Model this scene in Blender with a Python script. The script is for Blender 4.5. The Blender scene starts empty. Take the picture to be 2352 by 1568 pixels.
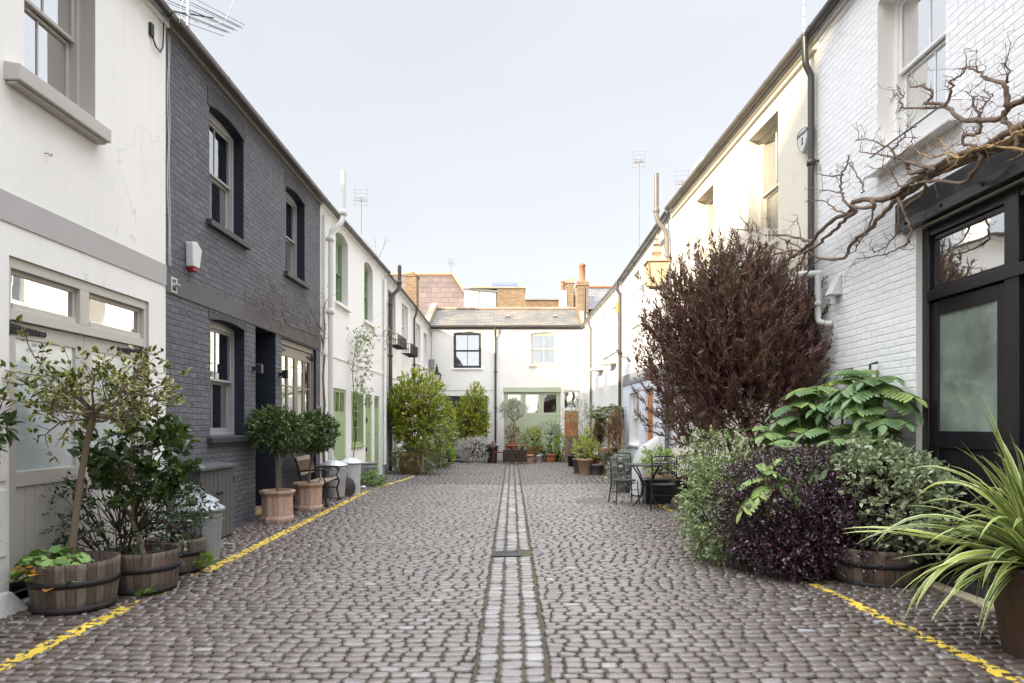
import bpy, math, random
import numpy as np
from mathutils import Vector, Matrix
from mathutils.bvhtree import BVHTree
R=math.radians
random.seed(7); rng=np.random.default_rng(7)
# one photograph pixel (2351 px wide view) <-> metres: level camera, 1.5 m above the setts
F=1567.; CX=1175.5; CY=975.; EYE=1.5
def G(px,py):
    Y=F*EYE/(py-CY); return ((px-CX)*Y/F, Y)
def at(px,py,Y): return ((px-CX)*Y/F, Y, EYE+(CY-py)*Y/F)
COL=bpy.context.scene.collection
def link(o): COL.objects.link(o); return o
def tag(o,label=None,cat=None,group=None,kind=None):
    if label: o['label']=label
    if cat: o['category']=cat
    if group: o['group']=group
    if kind: o['kind']=kind
    return o
def thing(name,label,cat,loc=(0,0,0),rz=0,group=None):
    o=bpy.data.objects.new(name,None); o.empty_display_size=.1; link(o)
    o.location=loc; o.rotation_euler=(0,0,rz); tag(o,label,cat,group); return o
def copy_tree(o,parent=None):
    c=o.copy(); link(c); c.parent=parent
    for ch in list(o.children): copy_tree(ch,c)
    return c
class MB:
    def __init__(s): s.v=[]; s.f=[]; s.m=[]; s.s=[]
    def add(s,vs,fs,m=0,sm=False):
        b=len(s.v); s.v+= [tuple(v) for v in vs]
        for f in fs: s.f.append(tuple(b+i for i in f)); s.m.append(m); s.s.append(sm)
        return s
    def box(s,x0,x1,y0,y1,z0,z1,m=0):
        v=[(x,y,z) for x in (x0,x1) for y in (y0,y1) for z in (z0,z1)]
        return s.add(v,[(0,1,3,2),(4,6,7,5),(0,4,5,1),(2,3,7,6),(0,2,6,4),(1,5,7,3)],m)
    def hexa(s,v,m=0):   # 4 bottom, 4 top (ccw)
        return s.add(v,[(3,2,1,0),(4,5,6,7),(0,1,5,4),(1,2,6,5),(2,3,7,6),(3,0,4,7)],m)
    def prism(s,poly,ax,a,b,m=0):
        # poly: 2d points in the plane normal to axis ax
        def P(p,t):
            return (t,p[0],p[1]) if ax==0 else ((p[0],t,p[1]) if ax==1 else (p[0],p[1],t))
        n=len(poly); v=[P(p,a) for p in poly]+[P(p,b) for p in poly]
        f=[tuple(range(n))[::-1],tuple(range(n,2*n))]+[(i,(i+1)%n,n+(i+1)%n,n+i) for i in range(n)]
        return s.add(v,f,m)
    def tube(s,pts,r,n=8,m=0,cap=True,sm=True):
        pts=[Vector(p) for p in pts]; k=len(pts)
        if not hasattr(r,'__len__'): r=[r]*k
        vs=[];fs=[]; up=None
        for i,p in enumerate(pts):
            a=pts[max(0,i-1)]; b=pts[min(k-1,i+1)]; d=(b-a)
            if d.length<1e-9: d=Vector((0,0,1))
            d.normalize()
            if up is None:
                up=Vector((0,0,1)) if abs(d.z)<.9 else Vector((1,0,0))
            x=(up-d*up.dot(d))
            if x.length<1e-6: x=d.orthogonal()
            x.normalize(); up=x; y=d.cross(x)
            for j in range(n):
                t=2*math.pi*j/n; vs.append(p+(x*math.cos(t)+y*math.sin(t))*r[i])
        for i in range(k-1):
            for j in range(n):
                a=i*n+j;b=i*n+(j+1)%n; fs.append((a,b,b+n,a+n))
        s.add(vs,fs,m,sm)
        if cap: s.add(vs[:n],[tuple(range(n))[::-1]],m); s.add(vs[-n:],[tuple(range(n))],m)
        return s
    def lathe(s,prof,c=(0,0,0),n=24,m=0,sm=True,flute=0,fn=0,cap=False,rot=0,sq=0):
        vs=[];fs=[];k=len(prof)
        for (r,z) in prof:
            for j in range(n):
                t=2*math.pi*j/n+rot; rr=r*(1+ (flute*math.cos(t*fn) if fn else 0))
                if sq: rr/= max(abs(math.cos(t)),abs(math.sin(t)))**sq
                vs.append((c[0]+rr*math.cos(t),c[1]+rr*math.sin(t),c[2]+z))
        for i in range(k-1):
            for j in range(n):
                a=i*n+j;b=i*n+(j+1)%n; fs.append((a,b,b+n,a+n))
        s.add(vs,fs,m,sm)
        if cap:
            s.add(vs[:n],[tuple(range(n))[::-1]],m); s.add(vs[-n:],[tuple(range(n))],m)
        return s
    def build(s,name,mats,parent=None,loc=None,rz=None,bevel=0,seg=2):
        me=bpy.data.meshes.new(name); me.from_pydata(s.v,[],s.f)
        if not isinstance(mats,(list,tuple)): mats=[mats]
        for m in mats: me.materials.append(m)
        me.polygons.foreach_set('material_index',s.m); me.polygons.foreach_set('use_smooth',s.s)
        me.update(); o=bpy.data.objects.new(name,me); link(o); o.parent=parent
        if loc is not None: o.location=loc
        if rz is not None: o.rotation_euler=(0,0,rz)
        if bevel:
            b=o.modifiers.new('bevel','BEVEL'); b.width=bevel; b.segments=seg; b.limit_method='ANGLE'; b.angle_limit=R(40)
        return o
def np_mesh(name,V,Fq,mat,parent=None,rnd=None,edge=None,smooth=False,lens=None):
    me=bpy.data.meshes.new(name); V=np.asarray(V,dtype=np.float32); 
    me.vertices.add(len(V)); me.vertices.foreach_set('co',V.ravel())
    if lens is None: k=Fq.shape[1]; nf=len(Fq); ls=np.arange(nf,dtype=np.int32)*k; tot=nf*k; idx=Fq.ravel()
    me.loops.add(tot); me.loops.foreach_set('vertex_index',idx.astype(np.int32))
    me.polygons.add(nf); me.polygons.foreach_set('loop_start',ls)
    if smooth: me.polygons.foreach_set('use_smooth',np.ones(nf,dtype=bool))
    me.update(calc_edges=True); me.validate()
    for nm,arr in (('rnd',rnd),('edge',edge)):
        if arr is not None:
            at_=me.attributes.new(nm,'FLOAT','POINT'); at_.data.foreach_set('value',np.asarray(arr,dtype=np.float32))
    for m in (mat if isinstance(mat,(list,tuple)) else [mat]): me.materials.append(m)
    o=bpy.data.objects.new(name,me); link(o); o.parent=parent; return o

# ---------------- materials
class NT:
    def __init__(s,name):
        s.mat=bpy.data.materials.new(name); s.mat.use_nodes=True; s.t=s.mat.node_tree; s.n=s.t.nodes
        s.b=s.n['Principled BSDF']; s.out=s.n['Material Output']; s._o=None
    def N(s,t,**kw):
        n=s.n.new(t)
        for k,v in kw.items():
            if k.startswith('i_'): n.inputs[int(k[2:]) if k[2:].isdigit() else k[2:].replace('_',' ')].default_value=v
            else: setattr(n,k,v)
        return n
    def L(s,a,b): s.t.links.new(a,b)
    def obj(s):
        if s._o is None: s._o=s.N('ShaderNodeTexCoord').outputs['Object']
        return s._o
    def noise(s,scale,detail=4,rough=.55,vec=None,dist=0):
        n=s.N('ShaderNodeTexNoise'); n.inputs['Scale'].default_value=scale; n.inputs['Detail'].default_value=detail
        n.inputs['Roughness'].default_value=rough; n.inputs['Distortion'].default_value=dist
        s.L(vec or s.obj(),n.inputs['Vector']); return n.outputs['Fac']
    def ramp(s,fac,stops,interp='LINEAR'):
        r=s.N('ShaderNodeValToRGB'); r.color_ramp.interpolation=interp; e=r.color_ramp.elements
        while len(e)>1: e.remove(e[-1])
        for i,(p,c) in enumerate(stops):
            if not hasattr(c,'__len__'): c=(c,c,c)
            q=e[0] if i==0 else e.new(p)
            q.position=p; q.color=(*c[:3],1)
        s.L(fac,r.inputs[0]); return r.outputs[0]
    def mix(s,fac,a,b,mode='MIX'):
        m=s.N('ShaderNodeMix',data_type='RGBA',blend_type=mode)
        for v,i in ((fac,0),(a,6),(b,7)):
            if isinstance(v,(int,float)): m.inputs[i].default_value=v if i==0 else (v,v,v,1)
            elif isinstance(v,tuple): m.inputs[i].default_value=(*v[:3],1)
            else: s.L(v,m.inputs[i])
        return m.outputs[2]
    def math(s,op,a,b=0,c=0):
        m=s.N('ShaderNodeMath',operation=op)
        for i,v in enumerate((a,b,c)):
            if isinstance(v,(int,float)): m.inputs[i].default_value=v
            else: s.L(v,m.inputs[i])
        return m.outputs[0]
    def bump(s,h,strength=.5,dist=.01,normal=None):
        b=s.N('ShaderNodeBump'); b.inputs['Strength'].default_value=strength; b.inputs['Distance'].default_value=dist
        s.L(h,b.inputs['Height'])
        if normal is not None: s.L(normal,b.inputs['Normal'])
        s.L(b.outputs[0],s.b.inputs['Normal']); return b.outputs[0]
    def col(s,c):
        if isinstance(c,tuple): s.b.inputs['Base Color'].default_value=(*c,1)
        else: s.L(c,s.b.inputs['Base Color'])
    def rough(s,r):
        if isinstance(r,(int,float)): s.b.inputs['Roughness'].default_value=r
        else: s.L(r,s.b.inputs['Roughness'])
    def wallvec(s):
        sp=s.N('ShaderNodeSeparateXYZ'); s.L(s.obj(),sp.inputs[0])
        cb=s.N('ShaderNodeCombineXYZ'); s.L(s.math('ADD',sp.outputs[0],sp.outputs[1]),cb.inputs[0]); s.L(sp.outputs[2],cb.inputs[1])
        return cb.outputs[0]
def shade(c,k): return tuple(min(1,x*k) for x in c)
def M_paint(name,c,rough=.55,var=.08,bs=.15,scale=30,spec=.4,grime=0.):
    t=NT(name); n=t.noise(1.3,5,.6); n2=t.noise(scale,4,.6)
    cc=t.mix(t.ramp(n,[(.3,0.),(.75,1.)]),shade(c,1-var),shade(c,1+var*.4))
    if grime:
        sp=t.N('ShaderNodeSeparateXYZ'); t.L(t.obj(),sp.inputs[0])
        g=t.ramp(sp.outputs[2],[(0.,1.),(.32,.25),(.7,.0)])
        gn=t.ramp(t.noise(5,6,.7),[(.35,0.),(.7,1.)])
        cc=t.mix(t.math('MULTIPLY',t.math('MULTIPLY',g,gn),grime),cc,(.16,.13,.09))
    t.col(cc)
    t.rough(rough); t.b.inputs['Specular IOR Level'].default_value=spec
    t.bump(n2,bs,.004); return t.mat
def M_render(name,c,var=.065,bs=.25):
    t=NT(name); big=t.noise(.7,6,.65,dist=.4); mid=t.noise(7,5,.6); fine=t.noise(90,3,.6)
    # rain streaks that run down the wall
    mp=t.N('ShaderNodeMapping'); mp.inputs['Scale'].default_value=(6,6,.35); t.L(t.obj(),mp.inputs[0])
    st=t.noise(1.6,5,.65,vec=mp.outputs[0])
    cc=t.mix(t.ramp(big,[(.3,0.),(.8,1.)]),shade(c,1-var),c)
    cc=t.mix(t.math('MULTIPLY',t.ramp(st,[(.5,0.),(.8,1.)]),.35),cc,shade(c,1-2.6*var))
    sp=t.N('ShaderNodeSeparateXYZ'); t.L(t.obj(),sp.inputs[0])
    g=t.ramp(sp.outputs[2],[(0.,1.),(.16,.5),(.42,.0)])
    cc=t.mix(t.math('MULTIPLY',t.math('MULTIPLY',g,t.ramp(mid,[(.3,.2),(.65,1.)])),.65),cc,(.17,.15,.12))
    vo=t.N('ShaderNodeTexVoronoi',feature='DISTANCE_TO_EDGE'); vo.inputs['Scale'].default_value=.45
    nd=t.N('ShaderNodeTexNoise'); nd.inputs['Scale'].default_value=2.5; nd.inputs['Detail'].default_value=5; t.L(t.obj(),nd.inputs[0])
    va=t.N('ShaderNodeVectorMath',operation='MULTIPLY_ADD'); t.L(nd.outputs['Color'],va.inputs[0]); va.inputs[1].default_value=(.9,.9,.9); t.L(t.obj(),va.inputs[2]); t.L(va.outputs[0],vo.inputs['Vector'])
    ck=t.math('MULTIPLY',t.ramp(vo.outputs['Distance'],[(0.,1.),(.0022,0.)]),t.ramp(big,[(.45,0.),(.62,.6)])); cc=t.mix(ck,cc,shade(c,.45))
    cc=t.mix(t.ramp(t.noise(.45,3,.5),[(.56,0.),(.565,.05)]),cc,shade(c,.8))
    t.col(cc); t.rough(.75); t.b.inputs['Specular IOR Level'].default_value=.25
    h=t.math('ADD',t.math('MULTIPLY',mid,.7),t.math('MULTIPLY',fine,.35)); t.bump(h,bs,.01); return t.mat
def M_brick(name,c1,c2,mort,bump=.8,dist=.012,w=.225,h=.075,ms=.009,rough=.7,var=.25,tall=False,grain=1.,crack=.0,spec=.3):
    t=NT(name); v=t.wallvec()
    if tall:
        mp=t.N('ShaderNodeMapping'); mp.inputs['Rotation'].default_value=(0,0,R(90)); t.L(v,mp.inputs[0]); v=mp.outputs[0]
    # wobble so that courses are not ruler straight
    nz=t.N('ShaderNodeTexNoise'); nz.inputs['Scale'].default_value=3.2; nz.inputs['Detail'].default_value=6; t.L(t.obj(),nz.inputs[0])
    vm=t.N('ShaderNodeVectorMath',operation='MULTIPLY_ADD'); t.L(nz.outputs['Color'],vm.inputs[0]); vm.inputs[1].default_value=(.03,.022,0); t.L(v,vm.inputs[2])
    b=t.N('ShaderNodeTexBrick'); b.offset=.5; t.L(vm.outputs[0],b.inputs['Vector'])
    b.inputs['Scale'].default_value=1; b.inputs['Brick Width'].default_value=w; b.inputs['Row Height'].default_value=h
    b.inputs['Mortar Size'].default_value=ms; b.inputs['Mortar Smooth'].default_value=.6; b.inputs['Bias'].default_value=0
    b.inputs['Color1'].default_value=(*c1,1); b.inputs['Color2'].default_value=(*c2,1); b.inputs['Mortar'].default_value=(*mort,1)
    n=t.noise(1.1,5,.6); cc=t.mix(t.math('MULTIPLY',t.ramp(n,[(.3,0.),(.75,1.)]),var),b.outputs[0],shade(c1,.62))
    pit=t.noise(26,6,.7)
    if crack: cc=t.mix(t.math('MULTIPLY',t.ramp(pit,[(.62,0.),(.7,1.)]),crack),cc,shade(c1,.3))
    t.col(cc); t.rough(rough); t.b.inputs['Specular IOR Level'].default_value=spec
    h_=t.math('SUBTRACT',1,b.outputs['Fac']); mid=t.noise(14,6,.65)
    h_=t.math('MULTIPLY',h_,t.ramp(t.noise(1.7,4,.6),[(.38,.25),(.6,1.)])); hh=t.math('ADD',h_,t.math('MULTIPLY',mid,.9*grain)); hh=t.math('ADD',hh,t.math('MULTIPLY',t.ramp(pit,[(.55,0.),(.72,-1.)]),.5*grain))
    t.bump(hh,bump,dist); return t.mat
def M_slate(name,cols,w=.3,h=.2,rough=.6):
    t=NT(name); v=t.N('ShaderNodeTexCoord').outputs['UV']
    b=t.N('ShaderNodeTexBrick'); b.offset=.5; t.L(v,b.inputs[0]); b.inputs['Scale'].default_value=1
    b.inputs['Brick Width'].default_value=w; b.inputs['Row Height'].default_value=h; b.inputs['Mortar Size'].default_value=.008; b.inputs['Mortar Smooth'].default_value=.1
    b.inputs['Color1'].default_value=(0,0,0,1); b.inputs['Color2'].default_value=(1,1,1,1); b.inputs['Mortar'].default_value=(.5,.5,.5,1)
    cc=t.ramp(b.outputs[0],[(i/(len(cols)-1),c) for i,c in enumerate(cols)])
    cc=t.mix(t.ramp(t.noise(1.4,6,.65),[(.4,0.),(.65,1.)]),cc,shade(cols[0],.75))
    cc=t.mix(b.outputs['Fac'],cc,shade(cols[0],.35)); t.col(cc); t.rough(rough)
    t.bump(t.math('ADD',t.math('SUBTRACT',1,b.outputs['Fac']),t.math('MULTIPLY',t.noise(20,5,.6),.5)),.7,.012); return t.mat
def M_metal(name,c,rough=.4,metal=1.,var=.2,scale=8):
    t=NT(name); n=t.noise(scale,6,.65); t.col(t.mix(t.ramp(n,[(.3,0.),(.7,1.)]),shade(c,1-var),c))
    t.rough(t.ramp(n,[(.2,rough*.8),(.8,min(1,rough*1.35))])); t.b.inputs['Metallic'].default_value=metal; t.bump(t.noise(40,3,.5),.1,.003); return t.mat
def M_glass(name,tint=(.9,.95,1),refl=.5,dark=None,rough=.01,wob=.12):
    t=NT(name); t.n.remove(t.b)
    g=t.N('ShaderNodeBsdfGlossy'); g.inputs['Roughness'].default_value=rough; g.inputs['Color'].default_value=(1,1,1,1)
    bp=t.N('ShaderNodeBump'); bp.inputs['Strength'].default_value=wob; bp.inputs['Distance'].default_value=.02
    t.L(t.noise(1.7,1,.4),bp.inputs['Height']); t.L(bp.outputs[0],g.inputs['Normal'])
    tr=t.N('ShaderNodeBsdfTransparent'); tr.inputs[0].default_value=(*tint,1)
    f=t.N('ShaderNodeFresnel'); f.inputs[0].default_value=1.6
    fac=t.math('MINIMUM',t.math('MULTIPLY_ADD',f.outputs[0],1.0+refl,.05+refl*.22),.95)
    m=t.N('ShaderNodeMixShader'); t.L(fac,m.inputs[0]); t.L(tr.outputs[0],m.inputs[1]); t.L(g.outputs[0],m.inputs[2])
    t.L(m.outputs[0],t.out.inputs[0]); return t.mat
def M_frost(name,c,rough=.12,var=.9):
    t=NT(name); n=t.ramp(t.noise(2.2 if var<.8 else 1.2,6 if var<.8 else 3,.65),[(.35,0.),(.65,1.)]); t.col(t.mix(n,shade(c,var),c)); t.rough(rough); t.b.inputs['Specular IOR Level'].default_value=.9
    t.b.inputs['Coat Weight'].default_value=.6; t.b.inputs['Coat Roughness'].default_value=.03; return t.mat
LG=1.55
def M_leaf(name,c1,c2,c3=None,rough=.4,edge=None,transl=.25,elo=.55,ehi=.75,spec=.5):
    t=NT(name); a=t.N('ShaderNodeAttribute',attribute_name='rnd').outputs['Fac']
    c1,c2,c3=[shade(c,LG) if c else c for c in (c1,c2,c3)]; st=[(0.,c1),(.6,c2)]+([(1.,c3)] if c3 else []); cc=t.ramp(a,st)
    if edge:
        e=t.N('ShaderNodeAttribute',attribute_name='edge').outputs['Fac']; nz=t.math('ADD',e,t.math('MULTIPLY_ADD',t.noise(60,2,.5),.5,-.25))
        cc=t.mix(t.ramp(nz,[(elo,0.),(ehi,1.)]),cc,edge)
    t.col(cc); t.rough(rough); t.b.inputs['Specular IOR Level'].default_value=spec
    tl=t.N('ShaderNodeBsdfTranslucent'); t.L(t.mix(.5,cc,(.25,.4,.03)) if not edge else cc,tl.inputs[0])
    if transl:
        m=t.N('ShaderNodeMixShader'); m.inputs[0].default_value=transl
        t.L(t.b.outputs[0],m.inputs[1]); t.L(tl.outputs[0],m.inputs[2]); t.L(m.outputs[0],t.out.inputs[0])
    return t.mat
def M_wood(name,c1,c2,rough=.75,axis=2,sc=3.,plank=None):
    t=NT(name); mp=t.N('ShaderNodeMapping'); s=[14,14,14]; s[axis]=1.2; mp.inputs['Scale'].default_value=tuple(x*sc/3 for x in s)
    t.L(t.obj(),mp.inputs[0]); n=t.noise(2.2,7,.7,vec=mp.outputs[0]); n2=t.noise(3,4,.6)
    cc=t.mix(t.ramp(n,[(.3,0.),(.7,1.)]),c1,c2); cc=t.mix(t.ramp(n2,[(.45,0.),(.7,.6)]),cc,shade(c1,.5))
    t.col(cc); t.rough(rough); t.bump(n,.5,.006); return t.mat
WHITE=M_render('white_render',(.86,.835,.785),var=.085)
WHITE2=M_render('warm_white_render',(.78,.765,.73),bs=.18)
CREAM=M_render('cream_render',(.74,.69,.57))
WBRICK=M_brick('white_painted_brick',(.82,.815,.81),(.80,.795,.79),(.75,.745,.745),bump=.8,dist=.014,var=.08,crack=.35)
WBRICK2=M_brick('white_brick_smooth',(.80,.79,.77),(.79,.78,.76),(.74,.73,.72),bump=.5,dist=.007,var=.06)
DBRICK=M_brick('dark_grey_painted_brick',(.150,.153,.168),(.108,.111,.124),(.10,.10,.108),bump=1.,dist=.03,var=.35,crack=.9,spec=.35)
DARCH=M_brick('dark_arch_brick',(.10,.101,.108),(.08,.081,.09),(.06,.06,.066),bump=1.,dist=.014,w=.26,h=.075,tall=True,var=.2)
NAVY=M_brick('navy_painted_reveal',(.020,.024,.040),(.017,.021,.034),(.012,.014,.024),bump=.6,dist=.01,var=.1)
CONC=M_paint('dark_concrete_band',(.125,.12,.118),.8,.15,.4,25)
GREYBAND=M_paint('grey_band',(.44,.42,.40),.8,.06,.35,60)
STONEGREY=M_paint('grey_stone_paint',(.47,.445,.40),.6,.06,.15)
TAUPE=M_paint('taupe_paint',(.52,.485,.43),.5,.05,.1,grime=.4)
TAUPE2=M_paint('taupe_garage_paint',(.24,.21,.17),.45,.1,.15)
CHAR=M_paint('charcoal_paint',(.045,.047,.05),.5,.15,.15,grime=.25)
NAVYP=M_paint('navy_paint',(.018,.021,.032),.4,.1,.1)
BLACKP=M_paint('black_gloss_paint',(.014,.012,.016),.25,.2,.15,12,.5)
BLACKB=M_paint('black_timber_beam',(.05,.047,.052),.5,.4,.5,8)
WHITEP=M_paint('white_gloss_paint',(.80,.79,.77),.3,.04,.05)
CREAMP=M_paint('cream_gloss_paint',(.70,.64,.50),.35,.04,.05)
GREENP=M_paint('apple_green_paint',(.32,.41,.21),.4,.06,.08)
GREEND=M_paint('bright_green_paint',(.24,.33,.19),.35,.05,.05)
SAGE=M_paint('sage_green_paint',(.42,.47,.34),.45,.05,.08)
LAV=M_render('lavender_render',(.64,.67,.745))
BAND3=M_paint('slate_grey_band',(.22,.22,.23),.7,.05,.2)
OAK=M_wood('orange_varnished_wood',(.34,.12,.03),(.48,.20,.06),.35)
DARKBLUE=M_paint('dark_garage_paint',(.03,.032,.045),.5,.1,.1)
PVCW=M_paint('white_pipe_plastic',(.60,.60,.58),.3,.03,.02)
GUT=M_paint('black_gutter_plastic',(.05,.045,.04),.32,.25,.1,8,.6)
GUTB=M_paint('brown_grey_gutter',(.13,.115,.10),.4,.2,.1,8)
IRON=M_metal('black_iron',(.03,.03,.033),.45,.6,.3)
GALV=M_metal('galvanised_steel',(.62,.65,.68),.38,.9,.22,5)
COPPER=M_metal('copper',(.58,.38,.24),.4,.8,.2)
RUST=M_metal('rusty_iron',(.22,.085,.045),.7,.3,.5,12)
BRASS=M_metal('weathered_cast_iron',(.055,.035,.028),.5,.4,.3)
GLASS=M_glass('window_glass',refl=.9); GLASSA=M_glass('sky_lit_window_glass',refl=2.2)
GLASSN=M_glass('window_glass_bright',refl=1.6,wob=.3)
FROST=M_frost('frosted_glass',(.50,.55,.54)); FROSTG=M_frost('green_frosted_glass',(.22,.27,.23),.08,.55)  # FROSTG's blotches put garden reflections into the pane colour
FROSTW=M_frost('milky_glass',(.62,.60,.52),.2)
FABW=M_paint('white_blind',(.75,.74,.72),.8,.05,.1); CURT=M_paint('white_curtain',(.78,.75,.70),.9,.05,.1)
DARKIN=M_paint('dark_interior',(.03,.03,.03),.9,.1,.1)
STOCK=M_brick('yellow_stock_brick',(.29,.195,.105),(.18,.11,.06),(.30,.25,.18),bump=.7,var=.35,ms=.012)
STOCKP=M_brick('brown_stock_brick',(.25,.14,.065),(.15,.085,.045),(.26,.21,.15),bump=.7,var=.3,ms=.012)
LIMEST=M_paint('weathered_stone',(.42,.35,.24),.85,.3,.6,14)
TERRA=M_paint('terracotta',(.42,.17,.08),.8,.25,.3,20)
TERRAP=M_paint('pale_terracotta',(.50,.30,.19),.8,.15,.2,20)
SLATE=M_slate('grey_brown_slate',[(.13,.115,.09),(.22,.165,.10),(.16,.14,.11),(.085,.09,.085)],.36,.19)
MAUVE=M_slate('mauve_slate',[(.17,.125,.108),(.20,.145,.124),(.155,.115,.10)],.5,.33)
SLATEG=M_slate('grey_slate',[(.15,.15,.15),(.19,.19,.19)],.3,.2)
LEAD=M_paint('grey_lead',(.25,.25,.25),.6,.15,.2)
SOLAR=M_frost('solar_panel_glass',(.03,.05,.16),.15)
BLKPLAST=M_paint('black_plastic',(.018,.018,.02),.4,.15,.1); GREYPOT=M_paint('grey_pot',(.12,.115,.105),.8,.2,.3); BLUEPOT=M_paint('blue_grey_pot',(.07,.085,.11),.5,.15,.1)
BEIGE=M_paint('beige_pot',(.50,.36,.24),.7,.08,.1)
SOIL=M_paint('soil',(.05,.035,.022),.95,.5,1.,30)
BARK=M_paint('grey_bark',(.20,.155,.105),.9,.35,.8,40); BARKD=M_paint('dark_bark',(.07,.045,.03),.9,.3,.8,40)
BARKP=M_paint('pale_twig',(.42,.27,.12),.9,.3,.8,40); VINE=M_wood('wisteria_bark',(.12,.08,.055),(.23,.165,.115),.9,0,5)
BARKR=M_paint('red_twig',(.13,.06,.04),.9,.3,.8,40)
STEMG=M_paint('green_stem',(.20,.26,.06),.6,.2,.2)
COVER=M_paint('white_cover_cloth',(.50,.50,.49),.7,.08,.5,5)
REED=M_wood('reed',(.14,.10,.075),(.24,.18,.13),.9,2,6)
BENCHW=M_wood('lichened_bench_wood',(.16,.13,.09),(.30,.27,.20),.85,0)
STAKE=M_wood('pale_timber',(.30,.20,.11),(.42,.30,.18),.8,0)
RED=M_paint('red_plastic',(.35,.02,.015),.35,.1,.05); YEL=M_paint('yellow_plastic',(.75,.55,.03),.4,.05,.05)
ROCK=M_paint('pale_rock',(.42,.37,.29),.85,.3,1.,12)
PAPER=M_paint('white_paper',(.8,.8,.8),.6,.05,.2)
WARM=M_frost('warm_lantern_glass',(.70,.58,.36),.3)
def barrel_mat():
    t=NT('weathered_oak_staves'); tc=t.obj(); sp=t.N('ShaderNodeSeparateXYZ'); t.L(tc,sp.inputs[0])
    ang=t.math('ARCTAN2',sp.outputs[1],sp.outputs[0]); k=t.math('MULTIPLY',ang,28/6.2832); fr=t.math('FRACT',k); fl=t.math('FLOOR',k)
    wn=t.N('ShaderNodeTexWhiteNoise',noise_dimensions='1D'); t.L(fl,wn.inputs['W'])
    cc=t.ramp(wn.outputs[0],[(0.,(.07,.048,.034)),(.5,(.14,.105,.075)),(1.,(.23,.19,.145))])
    mp=t.N('ShaderNodeMapping'); mp.inputs['Scale'].default_value=(18,18,2); t.L(tc,mp.inputs[0]); n=t.noise(2.5,7,.7,vec=mp.outputs[0])
    cc=t.mix(t.ramp(n,[(.35,.75),(.65,0.)]),cc,(.045,.032,.025)); cc=t.mix(t.ramp(t.noise(5,5,.6),[(.6,0.),(.68,.6)]),cc,(.19,.07,.03))
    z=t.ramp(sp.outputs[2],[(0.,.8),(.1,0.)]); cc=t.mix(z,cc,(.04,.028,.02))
    t.col(cc); t.rough(.85); gap=t.ramp(t.math('ABSOLUTE',t.math('SUBTRACT',fr,.5)),[(.42,1.),(.5,0.)])
    t.bump(t.math('ADD',gap,t.math('MULTIPLY',n,.6)),.8,.01); return t.mat
BARREL=barrel_mat()
HOOP=M_metal('dark_iron_hoop',(.035,.03,.03),.6,.4,.4)
def bpot():
    t=NT('limescaled_terracotta'); n=t.noise(55,6,.75); n2=t.noise(3,4,.6); cc=t.mix(t.ramp(n2,[(.35,0.),(.7,1.)]),(.30,.14,.08),(.38,.21,.13))
    cc=t.mix(t.ramp(n,[(.40,0.),(.62,.9)]),cc,(.55,.44,.37)); t.col(cc); t.rough(.85); t.bump(n,.5,.006); return t.mat
TERRAL=bpot()
# setts
def sett():
    t=NT('granite_setts'); a=t.N('ShaderNodeAttribute',attribute_name='rnd').outputs['Fac']
    geo=t.N('ShaderNodeNewGeometry').outputs['Position']
    cc=t.ramp(a,[(0.,(.100,.068,.055)),(.25,(.140,.099,.080)),(.5,(.185,.147,.122)),(.75,(.120,.093,.080)),(.93,(.235,.215,.20)),(1.,(.36,.36,.355))])
    n=t.noise(2.,5,.6); cc=t.mix(t.ramp(n,[(.35,.4),(.7,0.)]),cc,(.075,.06,.052))
    sp=t.N('ShaderNodeSeparateXYZ'); t.L(geo,sp.inputs[0])
    worn=t.ramp(t.math('MULTIPLY',t.math('ABSOLUTE',sp.outputs[0]),.22),[(.0,.42),(.3,.36),(.62,.0)]); worn=t.math('MULTIPLY',worn,t.ramp(t.noise(.55,4,.6),[(.3,.35),(.65,1.)]))
    cc=t.mix(t.math('MULTIPLY',worn,.8),cc,(.285,.256,.222))
    f=t.noise(70,4,.6); cc=t.mix(t.ramp(f,[(.3,.35),(.6,0.)]),cc,(.06,.045,.04))
    e=t.N('ShaderNodeAttribute',attribute_name='edge').outputs['Fac']; cc=t.mix(t.ramp(e,[(.15,0.),(.7,.85),(1.,.97)]),cc,(.05,.038,.028))  # stone sides darkened in colour, standing in for shade in the joints
    t.col(cc); t.rough(t.ramp(t.noise(9,4,.6),[(.3,.22),(.75,.46)])); t.b.inputs['Specular IOR Level'].default_value=.8
    t.bump(t.math('ADD',t.noise(45,5,.6),t.math('MULTIPLY',t.noise(14,3,.5),.8)),.45,.006); return t.mat
SETT=sett()
def joint():
    t=NT('sandy_joints'); n=t.noise(35,5,.7); cc=t.mix(t.ramp(n,[(.3,0.),(.7,1.)]),(.03,.023,.017),(.11,.085,.058))
    m=t.noise(1.1,4,.6); m2=t.noise(12,3,.6); k=t.math('MULTIPLY',t.ramp(m,[(.5,0.),(.62,1.)]),t.ramp(m2,[(.45,0.),(.6,1.)]))
    cc=t.mix(t.math('MULTIPLY',k,.75),cc,(.07,.10,.015)); t.col(cc); t.rough(.95); t.bump(n,1.,.01); return t.mat
JOINT=joint()
YLINE=M_paint('yellow_road_paint',(.62,.44,.05),.75,.4,.3,60)
def shade_ground():
    t=NT('distant_ground'); t.col((.16,.14,.12)); t.rough(.9); return t.mat
GROUND=shade_ground()
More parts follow.
